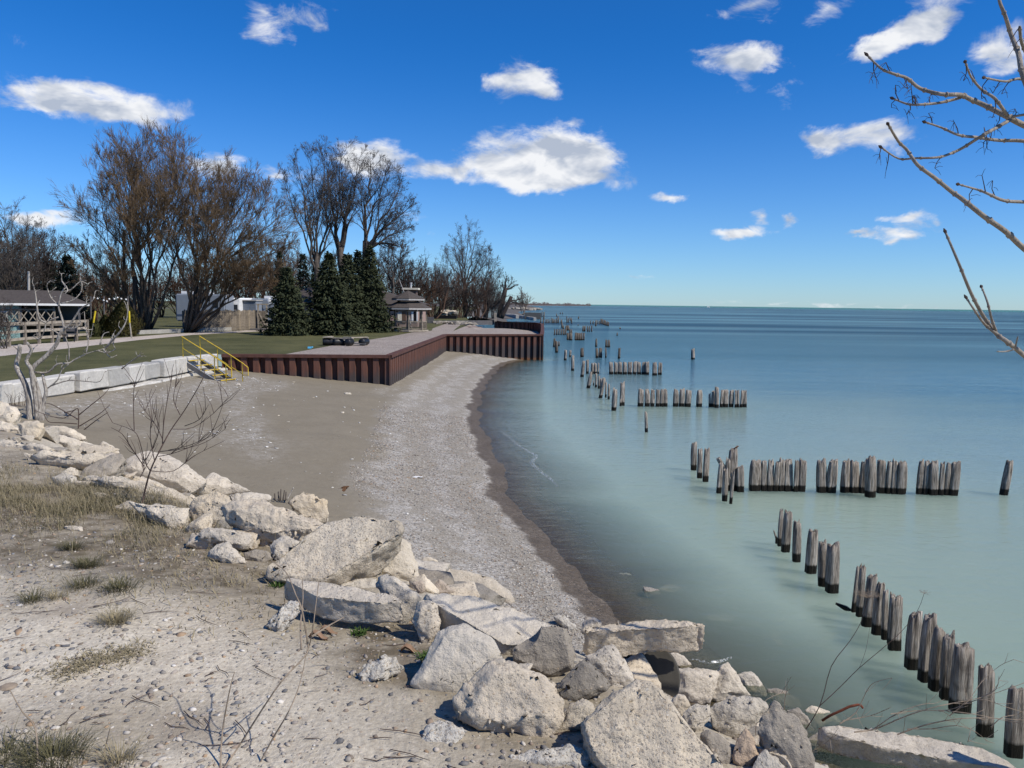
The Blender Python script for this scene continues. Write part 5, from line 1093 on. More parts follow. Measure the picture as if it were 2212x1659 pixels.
def roofring(r0, z0, r1, z1, nm, mat, ft):
    for k in range(8):
        a, b = octo(r0, z0, k), octo(r0, z0, k + 1)
        c, d = octo(r1, z1, k + 1), octo(r1, z1, k); t = Vector((0, 0, .06))
        mb = MB(); mb.add([a, b, c, d, a - t, b - t, c - t, d - t], [(0, 1, 2, 3), (7, 6, 5, 4), (0, 4, 5, 1), (1, 5, 6, 2), (2, 6, 7, 3), (3, 7, 4, 0)]); f = mb.build(nm, mat, gaz)
        mb = MB(); mb.bar(a * .999 + gc * .001 + Vector((0, 0, -.12)), b * .999 + gc * .001 + Vector((0, 0, -.12)), .03, ft); mb.build('fascia', MAT_FASC, f)
roofring(2.12, 2.2, .98, 2.72, 'roof_panel', MAT_ROOF, .13); roofring(1.48, 3.02, .04, 3.72, 'roof_panel', MAT_ROOF, .12)
for k in range(8):
    a, b = octo(.95, 2.62, k), octo(.95, 2.62, k + 1); mb = MB(); mb.bar(a + Vector((0, 0, .04)), b + Vector((0, 0, .04)), .06, .08); mb.bar(a + Vector((0, 0, .33)), b + Vector((0, 0, .33)), .06, .08)
    for j in range(7): s = a.lerp(b, j / 7); mb.bar(s, s + Vector((0, 0, .36)), .03, .03, Vector((0, 1, 0)))
    mb.build('clerestory', MAT_WOOD, gaz)
bt = thing('picnic_table', Vector((-10.9, 68.9, TZ - .03)), 'grey wooden picnic bench at the left foot of the gazebo', 'bench'); q = Vector(bt.location)
mb = MB(); mb.box(q + Vector((.35, 0, .44)), (1.2, .3, .05)); mb.build('seat', MAT_WOODL, bt)
for s in (-.4, .45): mb = MB(); mb.bar(q + Vector((.35 + s, 0, 0)), q + Vector((.35 + s * .8, 0, .42)), .08, .3, Vector((0, 1, 0))); mb.build('leg', MAT_WOOD, bt)

# brick house behind the spruces --------------------------------------
hs = thing('brick_house', (-16, 86, TZ - .05), 'low pinkish-brick house half hidden behind spruces and gazebo', 'house')
hx0, hx1, hy0, hy1, hz = vx(600, 84), vx(902, 84), 84, 92, 4.75
mb = MB(); mb.box(((hx0 + hx1) / 2, (hy0 + hy1) / 2, (TZ + hz) / 2 - .05), (hx1 - hx0, hy1 - hy0, hz - TZ)); mb.build('wall', MAT_BEIGE, hs)
mb = MB(); rz_ = 6.7; e = .5; ym = (hy0 + hy1) / 2
mb.add([Vector((hx0 - e, hy0 - e, hz - .1)), Vector((hx1 + e, hy0 - e, hz - .1)), Vector((hx1 + e, hy1 + e, hz - .1)), Vector((hx0 - e, hy1 + e, hz - .1)), Vector((hx0 + 3, ym, rz_)), Vector((hx1 - 6.5, ym, rz_))], [(0, 1, 5, 4), (1, 2, 5), (2, 3, 4, 5), (3, 0, 4), (3, 2, 1, 0)]); rf = mb.build('roof', MAT_ROOF, hs)
cx0 = aty(886, 640, 86.5); ch = MB(); ch.box((cx0.x, 86.6, 5.2), (1.5, 1.4, 2.2)); cho = ch.build('chimney', plain('brown_brick', (.11, .075, .062), .9), rf)
ch = MB(); ch.box((cx0.x + .1, 86.5, 6.36), (1.8, 1.7, .2)); ch.build('chimney_cap', MAT_CREAM, rf)
ch = MB(); ch.tube([Vector((cx0.x + .1, 86.4, 6.4)), Vector((cx0.x + .1, 86.4, 6.95))], .1, 10); ch.tube([Vector((cx0.x + .1, 86.4, 6.93)), Vector((cx0.x + .1, 86.4, 7.05))], .15, 10); ch.build('flue_pipe', plain('galvanised', (.42, .42, .42), .4, .5), rf)
for (u0, u1, v0, v1, mt, nm) in [(859, 868, 676, 694, 'cream', 'door_panel'), (868, 877, 672, 698, 'b', 'door'), (889, 893, 672, 695, 'w', 'trim'), (894, 899, 671, 696, 'd', 'doorway'), (900, 902.5, 671, 695, 'w', 'trim')]:
    mb = MB(); a, b = aty(u0, v1, hy0 - .04), aty(u1, v0, hy0 - .04); mb.box(((a.x + b.x) / 2, hy0 - .03, (a.z + b.z) / 2), (b.x - a.x, .06, b.z - a.z)); mb.build(nm, {'cream': MAT_CREAM, 'b': plain('brown_door', (.12, .075, .05)), 'w': MAT_WHITE, 'd': MAT_DARK}[mt], hs)
# slanting white pole and dish beside the chimney
fp = thing('leaning_pole', aty(874, 700, 82), 'white pole slanting up behind the gazebo roof', 'pole'); mb = MB(); mb.tube([aty(891, 640, 82) + Vector((0, 0, -4)), aty(876, 640, 82), aty(862, 603, 82)], [.05, .045, .03], 6); mb.build('shaft', MAT_FASC, fp)
mb = MB(); mb.tube([aty(877, 641, 82), aty(883, 629, 82)], [.04, .03], 6); mb.build('arm', MAT_FASC, fp)

# cottage on the left --------------------------------------------------
ct = thing('teal_cottage', (-31, 52, TZ - .03), 'low teal-sided cottage with brown roof and raised porch at the left edge', 'house')
X0, X1, Y0, Y1 = -48, -27.9, 50.0, 58.0; ZE = 4.5; xw = -31.35; PF = 3.22
mb = MB(); mb.box(((X0 + xw) / 2, (Y0 + Y1) / 2, (TZ + ZE) / 2), (xw - X0, Y1 - Y0, ZE - TZ - .06)); mb.build('wall', MAT_TEAL, ct)
for i in range(9):
    mb = MB(); z = 3.15 + i * .14; mb.box(((X0 + xw) / 2, Y0 - .012, z), (xw - X0 + .04, .022, .125)); mb.build('siding_board', MAT_TEAL, ct)
mb = MB(); mb.box(((xw + X1) / 2 - .0, Y0 + 4.2, (TZ + ZE) / 2), (X1 - xw - .4, 3.5, ZE - TZ - .08)); mb.build('recessed_wall', plain('shaded_porch_boards', (.05, .06, .06)), ct)  # the porch's shade is put into this wall's dark colour
mb = MB(); mb.box(((xw + X1) / 2, Y0 + 1.2, PF - .06), (X1 - xw, 2.8, .12)); mb.build('porch_floor', MAT_WOOD, ct)
for x in (xw + .1, xw + 1.9, X1 - .15):
    mb = MB(); mb.box((x, Y0 - .1, (PF + ZE) / 2), (.12, .12, ZE - PF)); mb.build('porch_post', MAT_GREYW, ct)
mb = MB(); e = .45; ym = (Y0 + Y1) / 2; zr = 5.35
mb.add([Vector((X0 - e, Y0 - e, ZE)), Vector((X1 + e, Y0 - e, ZE)), Vector((X1 + e, Y1 + e, ZE)), Vector((X0 - e, Y1 + e, ZE)), Vector((X0 + 3, ym, zr)), Vector((X1 - 1.3, ym, zr)), Vector((X0 - e, Y0 - e, ZE - .06)), Vector((X1 + e, Y0 - e, ZE - .06)), Vector((X1 + e, Y1 + e, ZE - .06)), Vector((X0 - e, Y1 + e, ZE - .06))], [(0, 1, 5, 4), (1, 2, 5), (2, 3, 4, 5), (3, 0, 4), (9, 8, 7, 6), (0, 6, 7, 1), (1, 7, 8, 2), (2, 8, 9, 3), (3, 9, 6, 0)]); rf = mb.build('roof', MAT_ROOF, ct)
mb = MB(); mb.bar((X0 - e, Y0 - e - .02, ZE - .06), (X1 + e, Y0 - e - .02, ZE - .06), .04, .13); mb.build('eave_trim', MAT_WHITE, rf)
cu = aty(58, 640, 53.2); mb = MB(); mb.box((cu.x, 53.6, 5.35), (.5, .9, .75)); cpo = mb.build('cupola', MAT_CREAM, rf); mb = MB()
for s in (-1, 1): mb.add([Vector((cu.x, 52.9, 5.9)), Vector((cu.x + s * .42, 52.9, 5.66)), Vector((cu.x + s * .42, 54.3, 5.66)), Vector((cu.x, 54.3, 5.9)), Vector((cu.x, 52.9, 5.84)), Vector((cu.x + s * .42, 52.9, 5.6)), Vector((cu.x + s * .42, 54.3, 5.6)), Vector((cu.x, 54.3, 5.84))], [(0, 1, 2, 3), (7, 6, 5, 4), (0, 4, 5, 1), (1, 5, 6, 2), (2, 6, 7, 3)])
mb.build('cupola_roof', MAT_FASC, rf)
wz0, wz1 = vz(693, 28, 49.9), vz(671, 28, 49.9); wx0, wx1 = vx(13, 49.9), vx(41, 49.9)
mb = MB(); mb.box(((wx0 + wx1) / 2, Y0 - .05, (wz0 + wz1) / 2), (wx1 - wx0, .06, wz1 - wz0)); wf = mb.build('window_frame', MAT_WHITE, ct); mb = MB(); mb.box(((wx0 + wx1) / 2, Y0 - .075, (wz0 + wz1) / 2), (wx1 - wx0 - .16, .03, wz1 - wz0 - .16)); mb.build('pane', plain('curtained_pane', (.3, .3, .28), .2, .5), wf)
# porch railing with crossed braces
pr = thing('porch_railing', (xw, 49.6, PF), 'grey porch railing with crossed braces on the teal cottage', 'railing'); ry = Y0 - .16; rx = [vx(k, ry) for k in (-40, -8, 25, 60, 92, 124)]
for x in rx: mb = MB(); mb.box((x, ry, PF + .42), (.09, .09, .95)); mb.build('post', MAT_WOOD, pr)
for z in (PF + .08, PF + .9): mb = MB(); mb.bar((rx[0], ry, z), (rx[-1], ry, z), .07, .07); mb.build('rail', MAT_WOOD, pr)
for a, b in zip(rx, rx[1:]):
    m_ = (a + b) / 2
    for c, d in ((a, m_), (m_, b)):
        mb = MB(); mb.bar((c, ry - .015, PF + .1), (d, ry - .015, PF + .86), .04, .05); mb.build('brace', MAT_WOODL, pr); mb = MB(); mb.bar((c, ry + .03, PF + .86), (d, ry + .03, PF + .1), .04, .05); mb.build('brace', MAT_WOODL, pr)
# the cottage stands square to the shore road: turn it about its near right corner
_pv = Vector((X1, Y0, 0)); _rz = Matrix.Rotation(R(29), 3, 'Z')
for o in (ct, pr):
    o.location = _pv + _rz @ (Vector(o.location) - _pv); o.rotation_euler = (0, 0, R(29))
# rail fence in front of the cottage
fn = thing('rail_fence', (-29, 45, TZ - .03), 'weathered three-rail wooden fence in front of the teal cottage', 'fence'); fa, fb = atz(-60, 757, TZ), atz(55, 744, TZ); fc = atz(190, 733, TZ)
for nm, (p, q, n) in {'a': (fa, fb, 3), 'b': (fb, fc, 5)}.items():
    for i in range(n + (nm == 'b')):
        c = p.lerp(q, i / n); mb = MB(); mb.box(c + Vector((0, 0, .62)), (.13, .13, 1.3)); mb.build('post', MAT_WOOD, fn)
    for z in (.33, .74, 1.18): mb = MB(); mb.bar(p + Vector((0, -.08, z)), q + Vector((0, -.08, z)), .05, .15); mb.build('rail', MAT_WOODL, fn)
bn = thing('garden_bench', fb.lerp(fc, .72) + Vector((.2, -.9, 0)), 'dark garden bench in front of the rail fence by the small cedar', 'bench'); q = Vector(bn.location)
for z, y in ((.45, 0), (.75, .2)): mb = MB(); mb.bar(q + Vector((-.55, y, z)), q + Vector((.55, y, z)), .04 if y else .35, .3 if y else .05); mb.build('seat' if not y else 'backrest', MAT_GREYW, bn)
for s in (-.5, .5): mb = MB(); mb.bar(q + Vector((s, -.1, 0)), q + Vector((s, .2, .8)), .06, .06); mb.build('leg', MAT_BLACKP, bn)

# trailers -------------------------------------------------------------
def rbox(mb, c, size, rz=0): mb.box(c, size, rz)
def roundbox(c, size, rz, name, mat, parent, bev=.12):
    bm = bmesh.new(); bmesh.ops.create_cube(bm, size=1)
    for v in bm.verts: v.co = Vector((v.co.x * size[0], v.co.y * size[1], v.co.z * size[2]))
    bmesh.ops.bevel(bm, geom=bm.edges[:], offset=bev, segments=3, affect='EDGES'); M = Matrix.Translation(Vector(c)) @ Matrix.Rotation(rz, 4, 'Z'); bmesh.ops.transform(bm, matrix=M, verts=bm.verts[:])
    mb = MB(); bm.verts.index_update(); mb.v = [v.co.copy() for v in bm.verts]; mb.f = [tuple(q.index for q in f.verts) for f in bm.faces]; bm.free(); return mb.build(name, mat, parent, False)
def wheel(c, r, parent):
    mb = MB(); mb.tube([Vector(c) + Vector((0, -.1, 0)), Vector(c) + Vector((0, .1, 0))], r, 14); w = mb.build('wheel', MAT_BLACKP, parent); mb = MB(); mb.tube([Vector(c) + Vector((0, -.12, 0)), Vector(c) + Vector((0, .11, 0))], r * .55, 10); mb.build('rim', MAT_FASC, w)
YT = 74
tA = thing('travel_trailer', (vx(435, YT), YT, TZ), 'long grey-blue travel trailer behind the willows', 'trailer'); a, b = aty(378, 634, YT), aty(486, 642, YT)
zt = a.z; ln = b.x - a.x; roundbox(((a.x + b.x) / 2, YT + 1.2, (TZ + .55 + zt) / 2), (ln, 2.4, zt - TZ - .55), 0, 'body', MAT_RV, tA)
for u in (425, 460): mb = MB(); p0, p1 = aty(u, 664, YT - .01), aty(u + 11, 652, YT - .01); mb.box(((p0.x + p1.x) / 2, YT - .015, (p0.z + p1.z) / 2), (p1.x - p0.x, .05, p1.z - p0.z)); mb.build('window', MAT_GLASS, tA)
mb = MB(); mb.bar((a.x + .15, YT - .02, TZ + 1.15), (b.x - .15, YT - .02, TZ + 1.15), .03, .14); mb.build('stripe', plain('blue_stripe', (.06, .09, .16)), tA)
for u in (402, 420, 452): p = aty(u, 632, YT + 1); mb = MB(); mb.box((p.x, YT + 1, zt + .12), (.7, .6, .26)); mb.build('roof_vent', MAT_RVW, tA)
for s in (-.5, .5): wheel(((a.x + b.x) / 2 + s, YT + .08, TZ + .33), .33, tA)
YB = 76.5
tB = thing('travel_trailer', (vx(500, YB), YB, TZ), 'white trailer end with a dark window above the plank fence', 'trailer'); a, b = aty(481, 673, YB), aty(519.5, 643.5, YB)
roundbox(((a.x + b.x) / 2, YB + 2.6, (TZ + .5 + b.z) / 2), (b.x - a.x, 5.2, b.z - TZ - .5), 0, 'body', MAT_RVW, tB, .1)
for (u0, u1, v0, v1, nm, mt) in [(488, 516, 655, 671, 'window_surround', MAT_RVW), (490.6, 513.4, 658.2, 669, 'window', MAT_GLASS)]:
    p0, p1 = aty(u0, v1, YB - .02), aty(u1, v0, YB - .02); mb = MB(); mb.box(((p0.x + p1.x) / 2, YB - (.02 if nm != 'window' else .05), (p0.z + p1.z) / 2), (p1.x - p0.x, .05, p1.z - p0.z)); mb.build(nm, mt, tB)
for s in (-.55, .55): wheel(((a.x + b.x) / 2 + s, YB + .4, TZ + .33), .33, tB)
sh = thing('metal_shed', (vx(536, YB), YB, TZ), 'ribbed blue-grey metal shed between the white trailer and the gate', 'shed'); a, b = aty(520.5, 675, YB + .6), aty(553, 650, YB + .6)
mb = MB(); mb.box(((a.x + b.x) / 2, YB + 2.1, (TZ + b.z) / 2), (b.x - a.x - .04, 3, b.z - TZ)); mb.build('wall', MAT_RV, sh)
for i in range(14): x = a.x + (b.x - a.x) * (i + .5) / 14; mb = MB(); mb.box((x, YB + .585, (TZ + b.z) / 2), (.035, .03, b.z - TZ - .1)); mb.build('rib', MAT_RV, sh)
mb = MB(); mb.box(((a.x + b.x) / 2, YB + 2.1, b.z + .05), (b.x - a.x + .1, 3.3, .1)); mb.build('roof', MAT_FASC, sh)
YD = 79
tD = thing('travel_trailer', (vx(575, YD), YD, TZ), 'pale trailer with roof box and dish behind the gate', 'trailer'); a, b = aty(541, 673, YD), aty(592, 645, YD)
roundbox(((a.x + b.x) / 2, YD + 1.3, (TZ + .5 + b.z) / 2), (b.x - a.x, 2.5, b.z - TZ - .5), 0, 'body', MAT_RV, tD)
mb = MB(); p0, p1 = aty(558.5, 667, YD), aty(567, 656.5, YD); mb.box(((p0.x + p1.x) / 2, YD - .02, (p0.z + p1.z) / 2), (p1.x - p0.x, .05, p1.z - p0.z)); mb.build('window', MAT_GLASS, tD)
mb = MB(); p = aty(584, 643, YD + 1); mb.box((p.x, YD + 1, b.z + .13), (1.0, .8, .28)); mb.build('roof_vent', MAT_RVW, tD)
mb = MB(); p = aty(581.5, 650, YD - .4); mb.ell(p, (.2, .06, .34), 10, 6); dso = mb.build('satellite_dish', MAT_RVW, tD); mb = MB(); mb.tube([p, Vector((p.x + .1, YD + .02, p.z - .2))], .03, 6); mb.build('bracket', MAT_FASC, dso)

# plank fence with gate ------------------------------------------------
pf = thing('plank_fence', (-24, 66, TZ), 'weathered board fence with scalloped tops in front of the trailers', 'fence'); A, B = atz(340, 720, TZ), atz(556, 711.5, TZ); A = Vector((-27.6, 57.8, TZ)); A.x, A.y = -27.2, 63.5; B = Vector((vx(556, 69.8), 69.8, TZ)); N_ = 46; d = B - A
import_rng = random.Random(3)
mesh_b = []
for t in range(4):
    mb = MB(); w_ = d.length / N_ * .5 * .94; hh = 1.72 + .03 * t; mb.add([Vector((x, y, z)) for y in (-.012, .012) for x, z in ((-w_, 0), (w_, 0), (w_, hh - .07), (w_ * .5, hh), (-w_ * .5, hh), (-w_, hh - .07))], [tuple(range(6)), tuple(reversed(range(6, 12)))] + [((i + 1) % 6, i, 6 + i, 6 + (i + 1) % 6) for i in range(6)])
    o = mb.build('board', [MAT_WOOD, plain('weathered_board_b', (.24, .2, .15), .9, .15, var=.35), plain('weathered_board_c', (.165, .14, .11), .9, .15, var=.35), MAT_WOOD][t]); mesh_b.append(o.data); bpy.data.objects.remove(o)
for i in range(N_):
    o = bpy.data.objects.new('board', mesh_b[(i * 7 + i // 3) % 4]); COL.objects.link(o); o.parent = pf; o.location = A + d * ((i + .5) / N_) - Vector(pf.location) + Vector((0, import_rng.uniform(-.01, .01), import_rng.uniform(-.04, .03))); o.rotation_euler = (0, 0, math.atan2(d.y, d.x))
for z in (.4, 1.35): mb = MB(); mb.bar(A + Vector((0, .05, z)), B + Vector((0, .05, z)), .05, .09); mb.build('rail', MAT_WOOD, pf)
gt = thing('plank_gate', (vx(566, 69.5), 69.5, TZ), 'rustic board gate with a tall timber frame by the first spruce', 'gate'); gx0, gx1 = vx(557, 69.6), vx(578, 69.6)
for x in (gx0 + .06, gx1 - .05): mb = MB(); mb.box((x, 69.55, TZ + 1.15), (.11, .11, 2.3)); mb.build('post', MAT_WOODL, gt)
mb = MB(); mb.box(((gx0 + gx1) / 2, 69.55, TZ + 2.28), (gx1 - gx0 + .2, .12, .1)); mb.build('lintel', MAT_WOODL, gt)
for i in range(6): x = gx0 + .14 + (gx1 - gx0 - .26) * (i + .5) / 6; mb = MB(); mb.box((x, 69.5, TZ + .88), ((gx1 - gx0 - .26) / 6 * .95, .025, 1.65)); mb.build('board', MAT_WOOD, gt)
mb = MB(); mb.bar((gx0 + .15, 69.47, TZ + 1.5), (gx1 - .15, 69.47, TZ + .3), .03, .1); mb.build('brace', MAT_WOODL, gt)
mb = MB(); mb.box((vx(566, 69), 69.0, TZ + .06), (1.9, .9, .14)); mb.build('wooden_step', MAT_GREYW, None, False, 'low dark wooden platform in front of the gate', 'platform')
kb = MB(); ka, kc = atz(290, 722, TZ), atz(535, 712, TZ); kb.bar(ka + Vector((0, .6, .12)), kc + Vector((0, .6, .12)), .25, .3); kb.build('kerb_wall', MAT_BLOCK, None, False, 'low grey concrete kerb along the far side of the gravel path', 'kerb')

# poles, string lights -------------------------------------------------
def pole(name, label, u, v0, v1, Y, r, mat, lean=0):
    p = foot(u, Y); t = thing(name, p, label, 'pole'); mb = MB(); e = aty(u + lean, v0, Y); mb.tube([p, e], [r, r * .8], 8); mb.build('shaft', mat, t); return t, e
pole('utility_pole', 'broken-topped brown utility pole standing inside the left willow', 268, 496, 0, 66, .16, BARK_W)
_t, _e = pole('utility_pole', 'slim grey mast rising behind the cottage cupola', 62, 586, 0, 62, .11, MAT_FASC)
pole('leaning_stick', 'thin pale stake leaning beside the large golden cedar', 284, 652, 0, 52, .035, MAT_WOODL, -9)
for u, l, nm in ((202, 4, 'left'), (280, -1, 'right')):
    p = aty(u, 697, 51); q = aty(u + l, 672, 51); t = thing('yellow_guard', (p.x, 51, TZ), 'yellow cable guard tube ' + ('between cottage and small cedars' if l > 0 else 'right of the large golden cedar'), 'guard tube'); mb = MB(); mb.tube([Vector((p.x - l * .06, 51, TZ)), p], .012, 5); mb.build('wire', MAT_FASC, t); mb = MB(); mb.tube([p, q], .055, 8); mb.build('sleeve', plain('yellow_plastic', (.66, .5, .03), .5), t)
sg = thing('string_lights', aty(240, 645, 58), 'string of white globe lights hanging between poles near the golden cedar', 'lights'); gl = [(203, 643), (211, 645), (224, 649), (231, 651), (236, 646), (247, 646), (254, 643), (262, 645.5), (272, 647)]
mb = MB(); mb.tube([aty(u, v - 1.6, 58) for u, v in gl], .012, 4); mb.build('wire', MAT_BLACKP, sg)
for u, v in gl: mb = MB(); c = aty(u, v, 58); mb.ell(c, .07, 8, 6); gb = mb.build('globe', MAT_WHITE, sg, True)
for u in (196, 224.5, 276): p = foot(u, 58.05); mb = MB(); mb.tube([p, aty(u, 640, 58.05)], .05, 6); mb.build('support_pole', MAT_GREYW, sg)

# raft of black drums ----------------------------------------------------
rt = thing('drum_raft', (-10.1, 46.9, TZ - .02), 'old plank raft on black plastic drums lying on the gravel', 'raft'); q = Vector((-10.15, 47.0, TZ - .02))
def drumr(c, L, r, ang):
    d = Vector((math.cos(ang), math.sin(ang), 0)); mb = MB(); n = 9; mb.tube([c + d * (L * (i / n - .5)) for i in range(n + 1)], [r * (.9 if i in (0, n) else (1 if i % 3 else 1.06)) for i in range(n + 1)], 14); return mb.build('drum', MAT_BLACKP, rt, True)
for (x, y, L, a) in [(-.95, -.35, .8, .25), (-.35, -.3, .75, .5), (.3, -.55, .5, 1.2), (-.05, .55, .7, .2), (1.05, .2, .75, 1.3)]: drumr(q + Vector((x, y, .22)), L, .22, a)
for (a, b, w_) in [((-1.25, -.35, .47), (.55, -.55, .44), .14), ((-.3, .55, .47), (1.3, .3, .46), .14), ((-1.2, -.1, .5), (-1.0, .6, .5), .2), ((.4, -.6, .5), (1.2, .35, .5), .14), ((-1.3, -.5, .5), (-.75, -.45, .5), .3)]: mb = MB(); mb.bar(q + Vector(a), q + Vector(b), w_, .05); mb.build('plank', MAT_WOODL, rt)
mb = MB(); mb.bar(q + Vector((.4, -.1, .14)), q + Vector((1.2, -.1, .10)), .3, .06); mb.build('loose_plank', MAT_GREYW, rt)
p = atz(669, 753, TZ - .02); mb = MB(); mb.box(p + Vector((0, 0, .06)), (.22, .12, .1), .3); mb.box(p + Vector((.12, .02, .09)), (.1, .1, .05), .8); mb.build('blue_bag', plain('blue_plastic', (.1, .42, .66), .4), None, False, 'crumpled light blue plastic lying on the gravel', 'litter', org=p)

# garden walls and shore works beyond the gazebo -------------------------
def px_box(name, label, cat, u0, u1, v0, v1, Y, dep, mat, group=None, z0=None):
    a, b = aty(u0, v1, Y), aty(u1, v0, Y); mb = MB(); zb = a.z if z0 is None else z0; mb.box(((a.x + b.x) / 2, Y + dep / 2, (zb + b.z) / 2), (b.x - a.x, dep, b.z - zb)); o = mb.build(name, mat, None, False, label, cat, group); return o
def plank_wall(name, label, pa, pb, z0, z1, rows, mat):
    t = thing(name, (pa[0], pa[1], z0), label, 'garden wall'); pa, pb = Vector((pa[0], pa[1], 0)), Vector((pb[0], pb[1], 0)); n = max(1, int((pb - pa).length / 3)); hh = (z1 - z0) / rows
    for r_ in range(rows):
        for i in range(n): mb = MB(); o = Vector((0, -.012 * (rows - r_), z0 + hh * (r_ + .5))); mb.bar(pa.lerp(pb, i / n) + o, pa.lerp(pb, (i + .985) / n) + o, .1, hh * .93); mb.build('plank', mat, t)
    return t
plank_wall('timber_wall', 'grey horizontal-plank garden wall right of the gazebo', (vx(893, 100), 100), (vx(938, 100), 100), TZ - .1, vz(684.5, 910, 100), 4, MAT_GREYW)
plank_wall('timber_wall', 'lower grey plank wall running on towards the steel basin', (vx(938, 106), 106), (vx(1070, 113), 113), TZ - .5, vz(692, 1000, 110), 3, MAT_GREYW)
mb = MB(); p = aty(1070, 700, 112.8); mb.box((p.x, 112.6, 2.4), (.35, .35, 2.2)); mb.build('end_post', MAT_WOODL, None, False, 'pale square post where plank wall meets the steel basin', 'post')
o = px_box('dark_bin_wall', 'black low timber bin behind the garden walls', 'garden wall', 936, 985, 682, 692, 128, 2, MAT_DARK, z0=1.6)
rgw = random.Random(8)
def stone_row(name, label, n, f, r, mats='gc', group=None):
    for i in range(n):
        c = f((i + rgw.random() * .5) / n); rr = r * rgw.uniform(.6, 1.3)
        hull_rock(name, [c + Vector((rgw.uniform(-1, 1) * rr * 1.3, rgw.uniform(-1, 1) * rr, rgw.uniform(-.6, .8) * rr)) for _ in range(12)], rgw.choice(mats), label, 'stone', i + 50, res=4, group=group)
stone_row('garden_stone', 'flat garden stone edging the lawn beyond the gazebo', 16, lambda t: Vector((vx(940 + 95 * t, 98), 97 - 4 * t + rgw.uniform(-.6, .6), TZ + .1)), .45, 'gg', 'garden edging stones')
stone_row('garden_stone', 'grey stone heaped behind the timber bin', 9, lambda t: Vector((vx(955 + 30 * t, 130), 130, TZ + .9)), .7, 'gc', 'stones heaped behind the timber bin')
px_box('brick_edging', 'low dark red brick edging beside the gravel corner', 'edging', 1010, 1042, 706, 710, 88, .4, plain('dark_red_brick', (.12, .04, .03)), z0=TZ - .1)
# far shore: land, sand, block groynes, rocks
far_land = [atz(u, v, 0.0) for u, v in [(1100, 697), (1095, 690), (1120, 687), (1135, 684), (1128, 678), (1120, 674), (1140, 671), (1160, 669), (1168, 667), (1160, 664), (1148, 661.5), (1140, 659.5)]]
mb = MB(); inner = [Vector((-60, p.y * 1.0, 0)) for p in far_land]; n = len(far_land)
mid = [Vector((p.x - 6 - p.y * .012, p.y + 2, 1.3)) for p in far_land]
mb.v = [Vector((p.x, p.y, -.05)) for p in far_land] + mid + [Vector((-80 - p.y * .1, p.y, 2.25)) for p in far_land]
mb.f = [(i, i + 1, n + i + 1, n + i) for i in range(n - 1)] + [(n + i, n + i + 1, 2 * n + i + 1, 2 * n + i) for i in range(n - 1)]
o = mb.build('far_beach', plain('dark_grey_sand', (.10, .085, .07), .95, var=.2, scale=.3, kind='Object'), None, True); o['kind'] = 'structure'
def groyne(label, pts, h, n, w):
    P = [atz(u, v, 0.05) for u, v in pts]; t = thing('block_groyne', P[0], label, 'groyne')
    tot = sum((b - a).length for a, b in zip(P, P[1:])); 
    for i in range(n):
        def at(s):
            s *= tot
            for a, b in zip(P, P[1:]):
                l = (b - a).length
                if s <= l or b is P[-1]: return a.lerp(b, min(1, s / l))
                s -= l
        a, b = at(i / n), at((i + .96) / n); mb = MB(); mb.bar(a + Vector((0, 0, h / 2 - .1)), b + Vector((0, 0, h / 2 - .1)), w, h + .2 + .05 * (i % 3)); mb.build('block', MAT_BLOCK, t)
groyne('pale concrete block groyne slanting across the far beach', [(1062, 677), (1100, 682), (1132, 687.5), (1156, 692)], .8, 14, .8)
px_box('concrete_jetty', 'dark concrete jetty standing in the lake beyond the steel basin', 'jetty', 1133, 1169, 675.5, 686.5, 246, 3, plain('dark_jetty_concrete', (.09, .09, .085)), z0=-.3)
groyne('row of grey blocks on the far beach in front of the jetty', [(1040, 682), (1085, 685), (1118, 687.5)], 1.1, 8, 1.0)
stone_row('shore_boulder', 'grey boulder in the rock pile at the foot of the leaning trees', 30, lambda t: (lambda p: Vector((p.x, p.y, .5 + 1.6 * rgw.random() * (1 - t))))(atz(1078 + 92 * t, 671 - 2.5 * t + rgw.uniform(-2, 1.5) * (1 - t), .3)), 1.6, 'gg', 'rock pile at the leaning trees')
# far cabin
YC = 210; cb = thing('far_cabin', (vx(1066, YC), YC, 2.2), 'small green-roofed cabin behind the leaning tree', 'house'); a, b = aty(1054, 665, YC), aty(1076, 656, YC); mb = MB(); mb.box(((a.x + b.x) / 2, YC + 3, (1 + b.z) / 2), (b.x - a.x, 6, b.z - 1)); mb.build('wall', plain('pale_green_wall', (.3, .36, .33)), cb)
mb = MB(); zz = aty(1066, 649, YC).z; mb.add([Vector((a.x - .5, YC - .5, b.z)), Vector((b.x + .5, YC - .5, b.z)), Vector((b.x + .5, YC + 6.5, b.z)), Vector((a.x - .5, YC + 6.5, b.z)), Vector((a.x - .5, YC + 3, zz)), Vector((b.x + .5, YC + 3, zz))], [(0, 1, 5, 4), (1, 2, 5), (2, 3, 4, 5), (3, 0, 4), (3, 2, 1, 0)]); mb.build('roof', plain('dark_green_roof', (.03, .06, .05)), cb)
for u in (1058, 1068): p = aty(u, 660, YC); mb = MB(); mb.box((p.x, YC - .03, p.z), (.7, .06, .6)); mb.build('window', MAT_WHITE, cb)
